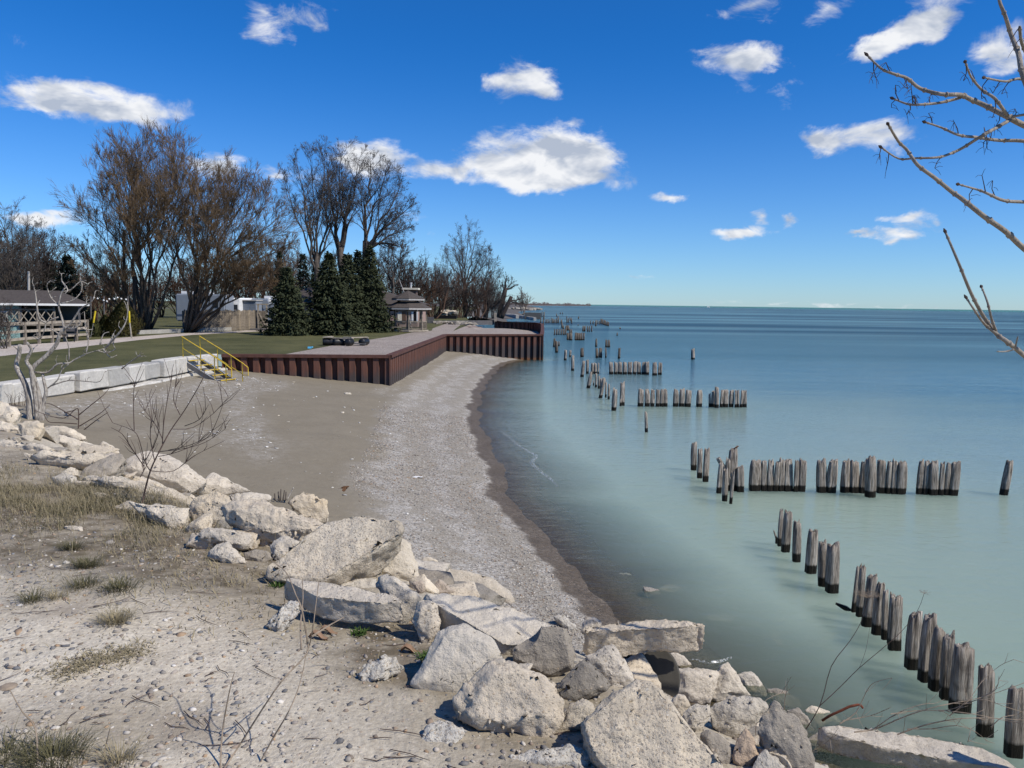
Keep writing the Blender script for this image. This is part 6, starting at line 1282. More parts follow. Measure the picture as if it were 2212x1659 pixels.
# ------------------------------------------------------------------ near plants
MAT_STEM = plain('dry_stem', (.26, .205, .15), .9, .15, var=.3, scale=30); MAT_STEMD = plain('dark_twig', (.075, .05, .042), .85, .2, var=.3, scale=30); MAT_BRANCH = mat_bark('young_grey_bark', (.2, .172, .14), (.32, .28, .235), 4); MAT_TWIGB = plain('dark_bud_twig', (.055, .038, .032), .8, .2, scale=30)
def zD(*p): return [(.24802 * a, 548.6 + .24802 * b) for a, b in p]
def zR(*p): return [(1755.6 + .46297 * a, .46297 * b) for a, b in p]
def zS(*p): return [(K * a, 1097.2 + K * b) for a, b in p]
def smoothpts(P, rad, n=3):
    """Catmull-Rom through world points"""
    out = []; rr = []
    for i in range(len(P) - 1):
        a, b, c, d = P[max(0, i - 1)], P[i], P[i + 1], P[min(len(P) - 1, i + 2)]
        for k in range(n):
            t = k / n; out.append(.5 * ((2 * b) + (c - a) * t + (2 * a - 5 * b + 4 * c - d) * t * t + (3 * b - a - 3 * c + d) * t ** 3)); rr.append(rad[i] + (rad[i + 1] - rad[i]) * t)
    return out + [P[-1]], rr + [rad[-1]]
def limb(mb, zf, pts, Y0, Y1, r0, r1, n=6, sub=3, seed=0):
    q = zf(*pts); m_ = len(q); P = [aty(a, b, Y0 + (Y1 - Y0) * i / (m_ - 1) + .05 * math.sin(i * 1.7 + seed)) for i, (a, b) in enumerate(q)]
    S, rr = smoothpts(P, [r0 + (r1 - r0) * i / (m_ - 1) for i in range(m_)], sub); mb.tube(S, rr, n); return S
# silver dead tree on the bank crest
dp = hit(72, 908); DY = dp.y; dt = thing('dead_tree', (dp.x, DY, dp.z - .05), 'silvery dead tree with twisting bare limbs on the left of the bank', 'tree')
tr = [([(262, 1475), (255, 1300), (225, 1150), (175, 1050), (142, 970), (165, 880), (175, 790)], .085, .05), ([(330, 1475), (310, 1250), (285, 1130), (270, 1000), (230, 930), (275, 840), (250, 790), (235, 770)], .07, .03), ([(350, 1475), (340, 1250), (300, 1100), (280, 1000), (400, 890), (490, 790), (520, 700), (560, 650)], .075, .045), ([(365, 1475), (380, 1300), (402, 1200), (385, 1120), (370, 1040)], .06, .035)]
for i, (p, a, b) in enumerate(tr): mb = MB(); limb(mb, zD, p, DY, DY + (.1, -.15, .15, .2)[i], a, b, 8); mb.build('trunk', DEADW, dt, True)
br = [[(560, 650), (540, 560), (510, 450), (540, 330), (570, 290), (540, 240), (535, 175)], [(300, 1030), (420, 1030), (500, 960), (600, 950), (650, 920), (750, 870), (850, 840), (920, 820)], [(920, 820), (1000, 730), (1060, 660), (1100, 580), (1110, 480), (1080, 410)], [(400, 1180), (500, 1100), (540, 1010), (640, 930), (740, 880)], [(750, 860), (770, 750), (745, 640), (735, 500)], [(560, 650), (620, 600), (700, 480), (760, 440), (810, 400), (830, 325)], [(520, 450), (450, 390), (410, 290), (415, 255)], [(510, 550), (410, 590), (390, 650), (350, 740), (290, 720)], [(400, 600), (340, 560), (320, 440), (310, 350), (295, 280), (330, 250)], [(540, 330), (620, 310), (700, 240), (765, 265)], [(530, 430), (640, 400), (710, 320), (710, 230)], [(600, 930), (600, 820), (570, 720)], [(440, 1150), (600, 1100), (760, 1110), (870, 1110), (910, 1030)], [(275, 840), (330, 790)], [(175, 850), (115, 800)], [(560, 640), (640, 650), (700, 610), (690, 575)], [(700, 640), (760, 660), (810, 655)], [(520, 700), (430, 650), (350, 660)], [(850, 840), (930, 860), (1000, 830), (990, 800)], [(900, 830), (960, 900), (1020, 880)], [(600, 330), (640, 290)], [(430, 340), (490, 290)], [(320, 440), (350, 400)], [(540, 240), (590, 310), (560, 350)], [(870, 790), (900, 700), (950, 680)], [(960, 770), (990, 690)], [(1060, 1000), (1150, 930), (1215, 890), (1235, 895)]]
mb = MB()
for i, p in enumerate(br): limb(mb, zD, p, DY + .12, DY + .12 + .25 * math.sin(i * 2.1), .032 if len(p) > 5 else .021, .009, 5, seed=i)
rgn = random.Random(5)
for i, p in enumerate(br):
    if len(p) < 4: continue
    for k in range(4):
        j = rgn.randrange(1, len(p)); x, y = p[j]; a = rgn.uniform(-2.6, -.4); l = rgn.uniform(25, 80)
        limb(mb, zD, [(x, y), (x + math.cos(a) * l * .5 + rgn.uniform(-8, 8), y + math.sin(a) * l * .5), (x + math.cos(a + .4) * l, y + math.sin(a + .4) * l)], DY + .12 + .25 * math.sin(i * 2.1) * j / len(p), DY + rgn.uniform(-.2, .4), .011, .005, 4, 2)
mb.build('branches', DEADW, dt, True)
sb = thing('dead_bush', hit(170, 930), 'small thorny dead bush right of the silver dead tree', 'bush'); BY = Vector(sb.location).y + .15; mb = MB()
for i, p in enumerate([[(680, 1560), (685, 1380), (660, 1350), (560, 1430), (400, 1400), (300, 1360)], [(690, 1500), (870, 1390), (960, 1310)], [(690, 1400), (800, 1310), (900, 1230), (950, 1170)], [(680, 1440), (560, 1370), (450, 1310), (390, 1300)], [(670, 1480), (520, 1470), (420, 1460), (380, 1385)], [(720, 1540), (850, 1440), (940, 1380)], [(560, 1380), (620, 1370), (665, 1350)], [(750, 1650), (900, 1600), (1000, 1590), (1060, 1500)], [(800, 1640), (960, 1610), (1140, 1580)]]): limb(mb, zD, p, BY, BY + .3 * math.sin(i), .016, .006, 5, seed=i)
mb.build('twigs', MAT_STEMD, sb)
# small dark scrub left of the dead tree
sc2 = thing('dead_bush', hit(30, 880), 'sparse dark twigs at the left edge beside the dead tree', 'bush'); mb = MB(); YS = Vector(sc2.location).y
for i in range(16): x = 60 + i * 12; limb(mb, zD, [(x, 1330), (x + rgn.uniform(-25, 25), 1260), (x + rgn.uniform(-50, 50), 1180 + rgn.uniform(0, 60))], YS + .2, YS + rgn.uniform(0, .4), .006, .003, 4, 2)
mb.build('twigs', MAT_STEMD, sc2)
# sapling
SP = hit(304, 1103); SY = SP.y; sp = thing('sapling', SP, 'thin dark leafless sapling growing between the slabs', 'sapling'); mb = MB()
limb(mb, z4, [(875, 815), (900, 690), (935, 560), (990, 440), (1060, 310), (1150, 180), (1255, 0), (1275, -70)], SY, SY + .25, .0085, .0025, 6); mb.build('trunk', MAT_STEMD, sp, True)
mb = MB(); sbr = [[(935, 560), (900, 500), (870, 380), (830, 310), (700, 260)], [(960, 490), (935, 350), (942, 200), (930, 100)], [(1010, 390), (1020, 250), (1045, 100), (1070, -20)], [(985, 440), (1150, 420), (1280, 380), (1400, 300)], [(985, 470), (1110, 440), (1280, 360), (1340, 270), (1385, 150)], [(1075, 300), (1200, 290), (1330, 200), (1420, 100)], [(940, 560), (1080, 560), (1200, 470), (1400, 370)], [(835, 310), (830, 130), (836, 10)], [(895, 530), (820, 420), (760, 330), (690, 290)], [(950, 420), (990, 300), (960, 200)], [(870, 600), (900, 540), (880, 480)], [(1010, 360), (960, 260), (880, 160)], [(1120, 210), (1080, 120), (1090, 40)], [(1150, 280), (1240, 240), (1290, 160)], [(1050, 430), (1180, 400), (1340, 330)]]
for i, p in enumerate(sbr):
    S = limb(mb, z4, p, SY + .1, SY + .1 + .3 * math.sin(i * 1.3), .0042, .0016, 4, seed=i)
    for k in range(5):
        j = rgn.randrange(2, len(S)); d = (S[j] - S[j - 1]).normalized(); e = d + Vector((rgn.uniform(-.9, .9), rgn.uniform(-.9, .9), rgn.uniform(.1, .9))); e.normalize(); l = rgn.uniform(.06, .26); mb.tube([S[j], S[j] + e * l * .5 + Vector((0, 0, .01)), S[j] + e * l + Vector((rgn.uniform(-.03, .03), 0, .03))], [.0028, .0022, .0015], 3, False)
mb.build('branches', MAT_STEMD, sp)
# cut stems behind the notched slab
cs = hit(600, 1090); ct_ = thing('cut_stems', cs, 'cluster of cut brown stems behind the notched tan slab', 'stump'); 
for i, p in enumerate([[(1712, 745), (1708, 700)], [(1745, 745), (1748, 672)], [(1760, 745), (1770, 680)], [(1775, 745), (1780, 690)], [(1785, 740), (1812, 690), (1826, 664)], [(1735, 745), (1732, 690)]]): mb = MB(); limb(mb, z4, p, cs.y + .1, cs.y + .1 + i * .03, .016, .013, 6); mb.build('stem', DEADW if i == 4 else BARK, ct_, True)
# tree just outside the frame to the right; only its branches reach in
BYR = 3.0; rtree = thing('bare_ash_tree', (3.05, 3.3, bank_z(3.05, 3.3) - .1), 'young grey-barked tree reaching bare branches in from the right', 'tree')
mb = MB(); q = Vector(rtree.location); mb.tube([q, q + Vector((.03, .02, 1.2)), q + Vector((.05, .05, 2.6)), q + Vector((.085, .085, 4.2)), q + Vector((.12, .12, 5.8))], [.062, .052, .043, .033, .018], 10); mb.build('trunk', MAT_BRANCH, rtree, True)
rb = [([(1500, 900), (1230, 700), (986, 585), (900, 540), (800, 490), (740, 465), (690, 443), (600, 440), (500, 412), (440, 365), (380, 345), (320, 320), (255, 258)], .013, .0035), ([(690, 455), (600, 478), (500, 488), (440, 485), (375, 460)], .006, .003), ([(920, 560), (850, 600), (780, 640), (700, 690), (640, 718), (580, 735), (480, 738), (400, 740), (320, 688)], .007, .003), ([(1500, 820), (1200, 690), (986, 658), (870, 655), (760, 640), (680, 630), (600, 595), (525, 570)], .009, .003), ([(1500, 1600), (1200, 1330), (986, 1160), (900, 1080), (800, 1010), (700, 930), (650, 895), (570, 830), (490, 770), (440, 700), (400, 660), (352, 580)], .013, .004), ([(1500, 1060), (1200, 950), (986, 942), (890, 935), (820, 905), (770, 885), (680, 860)], .009, .003), ([(1500, 2200), (1200, 1850), (986, 1659), (900, 1590), (860, 1560), (800, 1480), (740, 1370), (680, 1225), (620, 1085)], .012, .004), ([(860, 1560), (800, 1510), (750, 1440), (718, 1392)], .006, .003), ([(855, 1545), (835, 1490), (815, 1410), (788, 1340)], .0055, .003), ([(870, 0 - 60), (870, 0), (900, 80), (925, 160), (960, 250), (986, 365), (1100, 620), (1300, 900), (1500, 1150)], .005, .013), ([(910, 540), (850, 460), (790, 420), (740, 360), (712, 290)], .0065, .003), ([(1200, 440), (986, 370), (900, 380), (800, 362)], .007, .003), ([(945, 1620), (957, 1570)], .0035, .002), ([(940, 1630), (900, 1640), (860, 1640)], .0035, .002), ([(1300, 560), (1100, 520), (986, 535), (930, 545)], .007, .004), ([(1020, 300), (975, 200), (966, 125)], .007, .005), ([(1300, 640), (1100, 520), (1020, 300)], .012, .008)]
Sb = []
for i, (p, a, b) in enumerate(rb):
    mb = MB(); S = limb(mb, zR, p, 3.2 if p[0][0] > 1000 or p[-1][0] > 1000 else BYR, BYR - .1 + .12 * math.sin(i), a, b, 7, 4, i); Sb.append(S)
    for e_, nx_, r_ in ((S[0], S[1], a), (S[-1], S[-2], b)):     # run on to the trunk beyond the frame
        if e_.x > 2.15 and not (i in (15,)):
            dz = min(max(e_.z - (3.05 - e_.x) * .6 - .1, q.z + .8), q.z + 5.3); T = Vector((3.05 + .02 * (dz - q.z), 3.3 + .02 * (dz - q.z), dz)); dv = (e_ - nx_).normalized(); C_ = e_ + dv * (T - e_).length * .4; P_ = [e_ * (1 - t) ** 2 + C_ * 2 * t * (1 - t) + T * t * t for t in (0, .2, .4, .6, .8, 1)]; mb.tube(P_, [r_ * (1 + .8 * k_ / 5) for k_ in range(6)], 7)
    for k in range(3, len(S) - 1, 4):   # leaf-scar nodes
        r_ = (a + (b - a) * k / len(S)) * 1.45; d = (S[k + 1] - S[k]).normalized(); mb.tube([S[k] - d * .006, S[k], S[k] + d * .006], [r_ * .7, r_, r_ * .7], 6)
    mb.build('branch', MAT_BRANCH, rtree, True)
mb = MB()
for i in (0, 1, 2, 3, 5, 10, 11, 14, 15):
    S = [s for s in Sb[i] if s.x < 2.25]
    for k in range(7 if i in (0, 1, 3) else 4):
        if len(S) < 3: continue
        j = rgn.randrange(1, len(S)); c = S[j]; up = 1 if rgn.random() < .5 else -1; d = Vector((rgn.uniform(-.6, .3), rgn.uniform(-.3, .3), up)).normalized(); l = rgn.uniform(.025, .07); e = c + d * l; mb.tube([c, c + d * l * .5 + Vector((rgn.uniform(-.008, .008), 0, 0)), e], [.0021, .0016, .0012], 4, False)
        for _ in range(rgn.randrange(2, 6)):
            f = e if rgn.random() < .5 else c + d * l * .6; g = Vector((rgn.uniform(-1, 1), rgn.uniform(-.4, .4), rgn.uniform(-.9, .6))).normalized() * rgn.uniform(.015, .04); mb.tube([f, f + g * .6, f + g + Vector((0, 0, -.008))], [.0011, .0009, .0007], 3, False)
mb.build('seed_stalks', MAT_TWIGB, rtree, kind='stuff')
mb = MB()
for i in (0, 1, 2, 3, 4, 5, 6, 7, 8, 10, 11):
    S = Sb[i]; e = S[-1]; d = (S[-1] - S[-2]).normalized(); mb.tube([e - d * .004, e + d * .006, e + d * .018], [.004, .0065, .0015], 6)
mb.build('buds', MAT_TWIGB, rtree, kind='stuff')
# stems at the lower right
g0 = hit(*z8((770, 1000))[0]); wd = thing('dry_weed', g0, 'tall dry weed with forked stems and flat seed heads in front of the piles', 'weed'); wy = g0.y
mb = MB(); S1 = limb(mb, z8, [(770, 1005), (850, 930), (970, 740), (1040, 500), (1150, 350), (1220, 230), (1262, 80)], wy, wy + .05, .0065, .002, 6); S2 = limb(mb, z8, [(970, 740), (1100, 620), (1210, 510), (1400, 350), (1500, 250), (1570, 150), (1605, 55)], wy, wy + .1, .0045, .0015, 6); S3 = limb(mb, z8, [(1210, 510), (1250, 400), (1275, 250), (1282, 140)], wy + .05, wy + .05, .002, .001, 4); mb.build('stem', MAT_STEMD, wd, True)
def umbel(c, r, n, name='seed_head'):
    mb = MB()
    for i in range(n):
        a = rgn.uniform(0, 6.28); rr = r * math.sqrt(rgn.random()); e = c + Vector((math.cos(a) * rr, math.sin(a) * rr, r * rgn.uniform(.15, .4))); mb.tube([c, e], [.0007, .0006], 3, False)
        for _ in range(3): g = Vector((rgn.uniform(-1, 1), rgn.uniform(-1, 1), rgn.uniform(-.1, .7))) * r * .16; mb.tube([e, e + g], [.0008, .0012], 3, False)
    for i in range(7): a = rgn.uniform(0, 6.28); mb.tube([c, c + Vector((math.cos(a) * r * 1.1, math.sin(a) * r * 1.1, -.002)), c + Vector((math.cos(a) * r * 1.3, math.sin(a) * r * 1.3, r * .2))], [.0009, .0007, .0005], 3, False)
    mb.build(name, MAT_STEM, wd)
umbel(S1[-1], 27 * wy / FPX, 90); umbel(S2[-1], 12 * wy / FPX, 18)
tw = thing('bare_twigs', hit(*z8((1180, 880))[0]), 'tangle of thin leafless twigs over the corner slab in the lower right', 'twigs'); ty = 3.35; mb = MB()
for i, p in enumerate([[(1180, 900), (1310, 880), (1500, 800), (1700, 740), (1950, 690), (2230, 595)], [(1440, 915), (1600, 860), (1800, 820), (2000, 815), (2230, 828)], [(1300, 880), (1450, 780), (1600, 730), (1660, 728)], [(1700, 775), (1850, 730), (1950, 600), (2060, 500), (2150, 458)], [(1690, 765), (1900, 790), (2100, 830), (2230, 852)], [(1090, 850), (1190, 780), (1250, 660), (1300, 600), (1410, 570)], [(1110, 830), (1280, 800), (1400, 750)], [(1500, 880), (1650, 880), (1800, 860), (1920, 900), (1990, 960)], [(1850, 730), (1960, 700), (2080, 740), (2212, 780)], [(1760, 800), (1850, 720), (1860, 660)], [(1890, 870), (1880, 920), (1870, 960)], [(1950, 690), (2040, 640), (2060, 560)], [(1400, 790), (1560, 770), (1720, 775), (1800, 850)], [(590, 1000), (580, 900), (595, 780), (650, 700), (770, 650)], [(760, 900), (755, 720), (770, 650)], [(600, 950), (700, 1010), (760, 1020), (900, 1030), (1080, 910)], [(650, 1000), (690, 880), (700, 830)], [(2010, 870), (2080, 810), (2180, 790), (2230, 740)]]):
    S = limb(mb, z8, p, ty - .02 * i / 5, ty - .1 + .1 * math.sin(i), .0034 if i < 2 else .0022, .001, 4, seed=i)
    for k in range(4): j = rgn.randrange(1, len(S)); g = Vector((rgn.uniform(-.2, 1), rgn.uniform(-.3, .3), rgn.uniform(-.3, .8))).normalized() * rgn.uniform(.03, .09); mb.tube([S[j], S[j] + g * .5, S[j] + g + Vector((0, 0, .006))], [.0012, .001, .0007], 3, False)
mb.build('twig', MAT_STEM, tw)
# stems at the lower left
for lb, ps in (('pair of long dry stems crossing the bare soil up to the flat slab', [[(1395, 1620), (1500, 1460), (1620, 1270), (1750, 1080), (1890, 930), (1920, 870), (1945, 760), (1960, 640), (1985, 450)], [(1590, 1640), (1700, 1430), (1800, 1260), (1870, 1080), (1910, 880)], [(1920, 870), (1880, 640), (1840, 540), (1780, 400), (1690, 330)], [(1940, 800), (2050, 730), (2140, 680)], [(1875, 880), (1870, 720), (1885, 560), (1880, 440)]]), ('short bent stem with a small flat seed head at the left edge of the soil', [[(235, 1600), (220, 1370), (140, 1270), (60, 1130)]]), ('short upright dry stem in the near soil', [[(640, 1640), (650, 1520), (685, 1370)]]), ('slim wavering stem in the middle of the near soil', [[(1370, 1620), (1385, 1380), (1430, 1130), (1460, 1020)]])):
    b = zS(ps[0][0])[0]; h0 = hit(b[0], min(b[1], 1700)); t = thing('dry_weed', h0, lb, 'stem'); mb = MB()
    for i, p in enumerate(ps): limb(mb, zS, p, h0.y, h0.y + .12 + .05 * i, .0035, .0015, 5, seed=i)
    mb.build('stalk', MAT_STEM, t)
    if 'seed head' in lb: mb = MB(); c = aty(*zS((52, 1112))[0], h0.y + .12); mb.ell(c, (.03, .03, .008), 10, 4); mb.build('seed_head', MAT_STEM, t)
fw = thing('dry_weed', hit(*z6((760, 300))[0]), 'pale forked twig on the rubble against the shingle', 'twig'); mb = MB(); fy2 = Vector(fw.location).y
for p in ([(770, 300), (780, 270), (860, 235), (940, 195), (1000, 168)], [(775, 300), (775, 250), (800, 205)], [(760, 310), (790, 290), (830, 285)]): limb(mb, z6, p, fy2, fy2 + .05, .004, .0015, 4)
mb.build('stalk', MAT_STEM, fw)

# ------------------------------------------------------------------ grass, pebbles, litter on the near ground
def in_view(x, y, m_=.06):
    return y > 1.6 and abs(x) < y * (.665 + m_) + .1
def mat_attrcol(name, rough=.85):
    m = NM(name, rough, .25); a = m.n('Attribute'); a.attribute_name = 'tint'; w = m.coord('World'); n1 = m.noise(w, 70, 4); m.col(m.mix(m.rng(n1, .35, .7, 0, .35), a.outputs['Color'], (.3, .27, .23))); m.bump(n1, .3, .004); return m.m
MAT_PEB = mat_attrcol('pebble_stone')
STONECOL = [(.10, .10, .105), (.15, .145, .14), (.24, .215, .185), (.34, .295, .24), (.26, .19, .135), (.33, .22, .13), (.42, .38, .32), (.54, .5, .44), (.2, .155, .12), (.17, .17, .175), (.28, .24, .2), (.3, .265, .22), (.38, .33, .27), (.22, .19, .16)]
ICO = None
def ico():
    global ICO
    if ICO is None:
        bm = bmesh.new(); bmesh.ops.create_icosphere(bm, subdivisions=1, radius=1); ICO = (np.array([v.co[:] for v in bm.verts]), np.array([[v.index for v in f.verts] for f in bm.faces])); bm.free()
    return ICO
def pebble_field(name, pos, rad, flat, seed, label, cat, kind='stuff', cols=STONECOL):
    v0, f0 = ico(); rs = np.random.RandomState(seed); n = len(pos); nv = len(v0)
    jit = 1 + rs.uniform(-.28, .28, (n, nv, 1)); V = v0[None] * jit
    S = rad[:, None] * np.stack([rs.uniform(.8, 1.5, n), rs.uniform(.7, 1.0, n), np.full(n, flat) * rs.uniform(.7, 1.3, n)], 1)
    V = V * S[:, None, :]; a = rs.uniform(0, 6.28, n); ca, sa = np.cos(a)[:, None], np.sin(a)[:, None]
    X = V[..., 0] * ca - V[..., 1] * sa; Y = V[..., 0] * sa + V[..., 1] * ca; tl = rs.uniform(-.3, .3, (n, 1)); Z = V[..., 2] + X * tl
    V = np.stack([X, Y, Z], 2) + pos[:, None, :]; Fc = f0[None] + (np.arange(n) * nv)[:, None, None]
    me = bpy.data.meshes.new(name); me.from_pydata(V.reshape(-1, 3).tolist(), [], Fc.reshape(-1, 3).tolist())
    c = np.array(cols)[rs.randint(0, len(cols), n)] * rs.uniform(.75, 1.25, (n, 1)); c = np.clip(c, 0, .8); col = np.concatenate([np.repeat(c, nv, 0), np.ones((n * nv, 1))], 1).astype(np.float32)
    at = me.attributes.new('tint', 'FLOAT_COLOR', 'POINT'); at.data.foreach_set('color', col.ravel()); me.polygons.foreach_set('use_smooth', [True] * len(me.polygons)); me.materials.append(MAT_PEB); me.update()
    o = bpy.data.objects.new(name, me); COL.objects.link(o); return tag(o, label, cat, kind=kind)
rs = np.random.RandomState(3); P, Rd = [], []
while len(P) < 11000:
    y = 1.9 + 6.5 * rs.rand() ** 1.7; x = (rs.rand() * 2 - 1) * (y * .7 + .1)
    if not in_view(x, y): continue
    d = crest_d(x, y)
    if d > .9 or (d > 0 and rs.rand() < .4): continue
    if noise.noise(Vector((x * 1.1, y * 1.1, 9))) + rs.rand() * .9 < .22: continue
    r_ = .003 + .013 * rs.rand() ** 3.2; P.append((x, y, bank_z(x, y) + r_ * .12)); Rd.append(r_)
pebble_field('soil_pebbles', np.array(P), np.array(Rd), .55, 1, 'small mixed pebbles scattered over the bare soil', 'pebbles')
P, Rd = [], []
while len(P) < 15000:
    y = 8 + 24 * rs.rand() ** 1.6; s = rs.uniform(.55, 4.0); x = x_shore(y) - s
    if crest_d(x, y) < 1.0 and bank_z(x, y) > beach_z(x, y): continue
    if noise.noise(Vector((x * .6, y * .35, 4))) + rs.rand() < .35: continue
    r_ = .006 + .012 * rs.rand() ** 2 + .0004 * y; P.append((x, y, beach_z(x, y) + r_ * .2)); Rd.append(r_)
pebble_field('beach_shingle', np.array(P), np.array(Rd), .5, 2, 'grey and white shingle strewn along the waterline', 'shingle', cols=STONECOL + [(.42, .38, .33), (.5, .46, .4), (.36, .33, .29), (.3, .26, .21)])
P, Rd = [], []
for i in range(1500):
    y = rs.uniform(9, 37); x = rs.uniform(-14.4, x_shore(y) - 2.5); z = beach_z(x, y)
    if bank_z(x, y) > z: continue
    dn = max(shingle_mask(x, y) * .9, .3 if x > -5.5 else .06)
    if rs.rand() > dn: continue
    r_ = .02 + .035 * rs.rand() ** 2; P.append((x, y, z + r_ * .2)); Rd.append(r_)
pebble_field('beach_chips', np.array(P), np.array(Rd), .4, 5, 'pale chips and stones scattered over the sand', 'stones', cols=[(.6, .58, .53), (.48, .45, .4), (.7, .68, .63), (.3, .29, .28)])
# individual larger stones on the soil
big = [((1025, 585), 20, 4, 'ochre cube-like stone on the soil near the grass tuft'), ((1470, 752), 17, 5, 'round orange pebble left of the white breccia lump'), ((1800, 835), 30, 1, 'grey-white cobble below the flat slab'), ((1530, 948), 24, 0, 'dark blue-grey cobble in mid soil'), ((2110, 1460), 52, 0, 'large dark grey stone near the right end of the soil'), ((500, 1425), 19, 5, 'bright orange chip in the lower left soil'), ((125, 610), 27, 7, 'white oval pebble at the left of the soil'), ((885, 1175), 26, 0, 'black wedge stone in the near soil'), ((355, 935), 26, 4, 'rust-brown flat stone left of the straw mat'), ((1080, 765), 50, 5, 'upper tan wood-like shard on the soil'), ((1130, 795), 60, 5, 'lower tan wood-like shard on the soil'), ((520, 910), 55, 8, 'long brown bark-like shard on the soil'), ((130, 780), 70, 5, 'thin tan shard at the left of the soil'), ((250, 775), 40, 4, 'tan flake beside the thin tan shard'), ((465, 725), 32, 5, 'tan flat chip left of the round grass tuft'), ((1240, 910), 25, 4, 'tan chip among grey pebbles in mid soil'), ((1190, 950), 27, 4, 'brown chip next to the mid soil grey pebbles'), ((1065, 950), 20, 7, 'white pebble in mid soil'), ((1250, 1000), 22, 1, 'grey oval pebble in mid soil'), ((410, 345), 30, 7, 'white lumpy stone at the grass edge'), ((1100, 305), 33, 5, 'square tan stone below the triangular rock'), ((680, 225), 55, 2, 'flat khaki stone in the grass patch'), ((70, 348), 32, 4, 'reddish flat chip at the left edge below the grass'), ((515, 1128), 28, 1, 'blue-grey pebble left of the near soil cracks'), ((1600, 1205), 24, 9, 'slate pebble right of the wavering stem'), ((1370, 1285), 30, 3, 'dull tan stone left of the wavering stem'), ((1190, 1345), 25, 1, 'grey flat pebble at the bottom middle'), ((2140, 1270), 27, 4, 'brown angular stone in the lower right soil'), ((1400, 1120), 34, 8, 'brown stone by the wavering stem'), ((1110, 1585), 24, 0, 'dark pebble at the bottom edge'), ((1195, 1530), 20, 0, 'round charcoal pebble near the bottom edge'), ((2180, 1230), 30, 1, 'speckled grey stone at the right of the soil'), ((1960, 870), 45, 2, 'dark flat stone under the leaf by the flat slab')]
for (p, w_, ci, lb) in big:
    u, v = zS(p)[0]; h = hit(u, v); r_ = w_ * K / FPX * h.length * .5 * .9; f_ = .35 if 'shard' in lb or 'flake' in lb or 'chip' in lb else .6
    pebble_field('stone', np.array([[h.x, h.y, h.z + r_ * f_ * .35]]), np.array([r_]), f_, int(p[0]), lb, 'stone', kind=None, cols=[STONECOL[ci]])
for (p, w_, ci, lb) in [((1250, 1500), 40, 4, 'rust-coloured stone left of the rugged boulder'), ((1035, 1535), 26, 4, 'small rust stone at the bottom of the soil'), ((730, 1425), 34, 8, 'brown shard stone in the lower soil'), ((1190, 1362), 24, 4, 'brown pebble left of the rugged boulder'), ((755, 1385), 30, 1, 'light grey pebble above the brown shard stone'), ((105, 1105), 28, 0, 'blue-black cobble in the soil')]:
    u, v = z5(p)[0]; h = hit(u, v); r_ = w_ * K / FPX * h.length * .5; pebble_field('stone', np.array([[h.x, h.y, h.z + r_ * .25]]), np.array([r_]), .6, int(p[0]), lb, 'stone', kind=None, cols=[STONECOL[ci]])
# grass
def mat_blade(name, a, b):
    m = NM(name, .9, .1); w = m.coord('World'); n1 = m.noise(w, 12, 3); n2 = m.n('TexWhiteNoise'); m.L.new(m.coord('World', (90, 90, 2)), n2.inputs['Vector']); m.col(m.mix(m.math('MULTIPLY_ADD', n1, .6, .1), a, b)); return m.m
G_DRY = mat_blade('dry_grass', (.17, .14, .08), (.38, .32, .2)); G_GRN = mat_blade('dull_green_grass', (.06, .06, .028), (.17, .15, .085)); G_FRESH = mat_blade('fresh_weed', (.04, .075, .018), (.08, .12, .035))
def blades(name, pts, hmin, hmax, mat, seed, label, cat, kind=None, lean=.5, w_=.0022, parent=None, cen=None):
    rg = random.Random(seed); V, Fc = [], []
    for (x, y) in pts:
        z = bank_z(x, y) - .004; a = rg.uniform(0, 6.28) if cen is None else math.atan2(y - cen[1], x - cen[0]) + rg.gauss(0, .5); h = rg.uniform(hmin, hmax); l = h * rg.uniform(.1, lean) * 1.6; dx, dy = math.cos(a), math.sin(a); wv = Vector((-dy, dx, 0)) * w_ * rg.uniform(.7, 1.4); b = Vector((x, y, z)); m_ = b + Vector((dx * l * .35, dy * l * .35, h * .62)); t = b + Vector((dx * l, dy * l, h * rg.uniform(.7, 1.0))); i0 = len(V)
        V += [b - wv, b + wv, m_ + wv * .7, m_ - wv * .7, t]; Fc += [(i0, i0 + 1, i0 + 2, i0 + 3), (i0 + 3, i0 + 2, i0 + 4)]
    mb = MB(); mb.v = V; mb.f = Fc; c = sum(V, Vector()) / len(V); return mb.build(name, mat, parent, False, label, cat, kind=kind, org=(c.x, c.y, min(v.z for v in V)))
rg = random.Random(21)
def scatter(n, cx, cy, sx, sy, rot=0, thr=None):
    o = []
    while len(o) < n:
        a, b = rg.gauss(0, sx), rg.gauss(0, sy); x, y = cx + a * math.cos(rot) - b * math.sin(rot), cy + a * math.sin(rot) + b * math.cos(rot)
        if thr is not None and noise.noise(Vector((x * 2.2, y * 2.2, 3))) < thr: continue
        if crest_d(x, y) > .25: continue
        o.append((x, y))
    return o
gcx = hit(*z4((430, 760))[0])
blades('dry_grass', scatter(5200, gcx.x, gcx.y, .75, .38, -.5, -.25) + scatter(1500, gcx.x - 1.4, gcx.y + .2, .6, .4, -.4, -.1), .03, .12, G_DRY, 1, 'patch of dry grass on the left of the bank', 'grass', 'stuff', 1.4, .0014)
blades('green_grass', scatter(5200, gcx.x + .05, gcx.y - .05, .7, .34, -.5, -.05) + scatter(900, gcx.x - 1.5, gcx.y + .6, .5, .4, 0, 0), .02, .07, G_GRN, 2, 'dull green grass growing through the dry patch', 'grass', 'stuff', 1.1, .0014)
blades('grass_litter', scatter(2200, -1.75, 4.5, .8, .5, -.4, -.15) + scatter(900, -2.6, 7.2, 1.6, .5, -.7), .01, .05, G_DRY, 3, 'dead grass litter along the foot of the rubble', 'litter', 'stuff', 1.6)
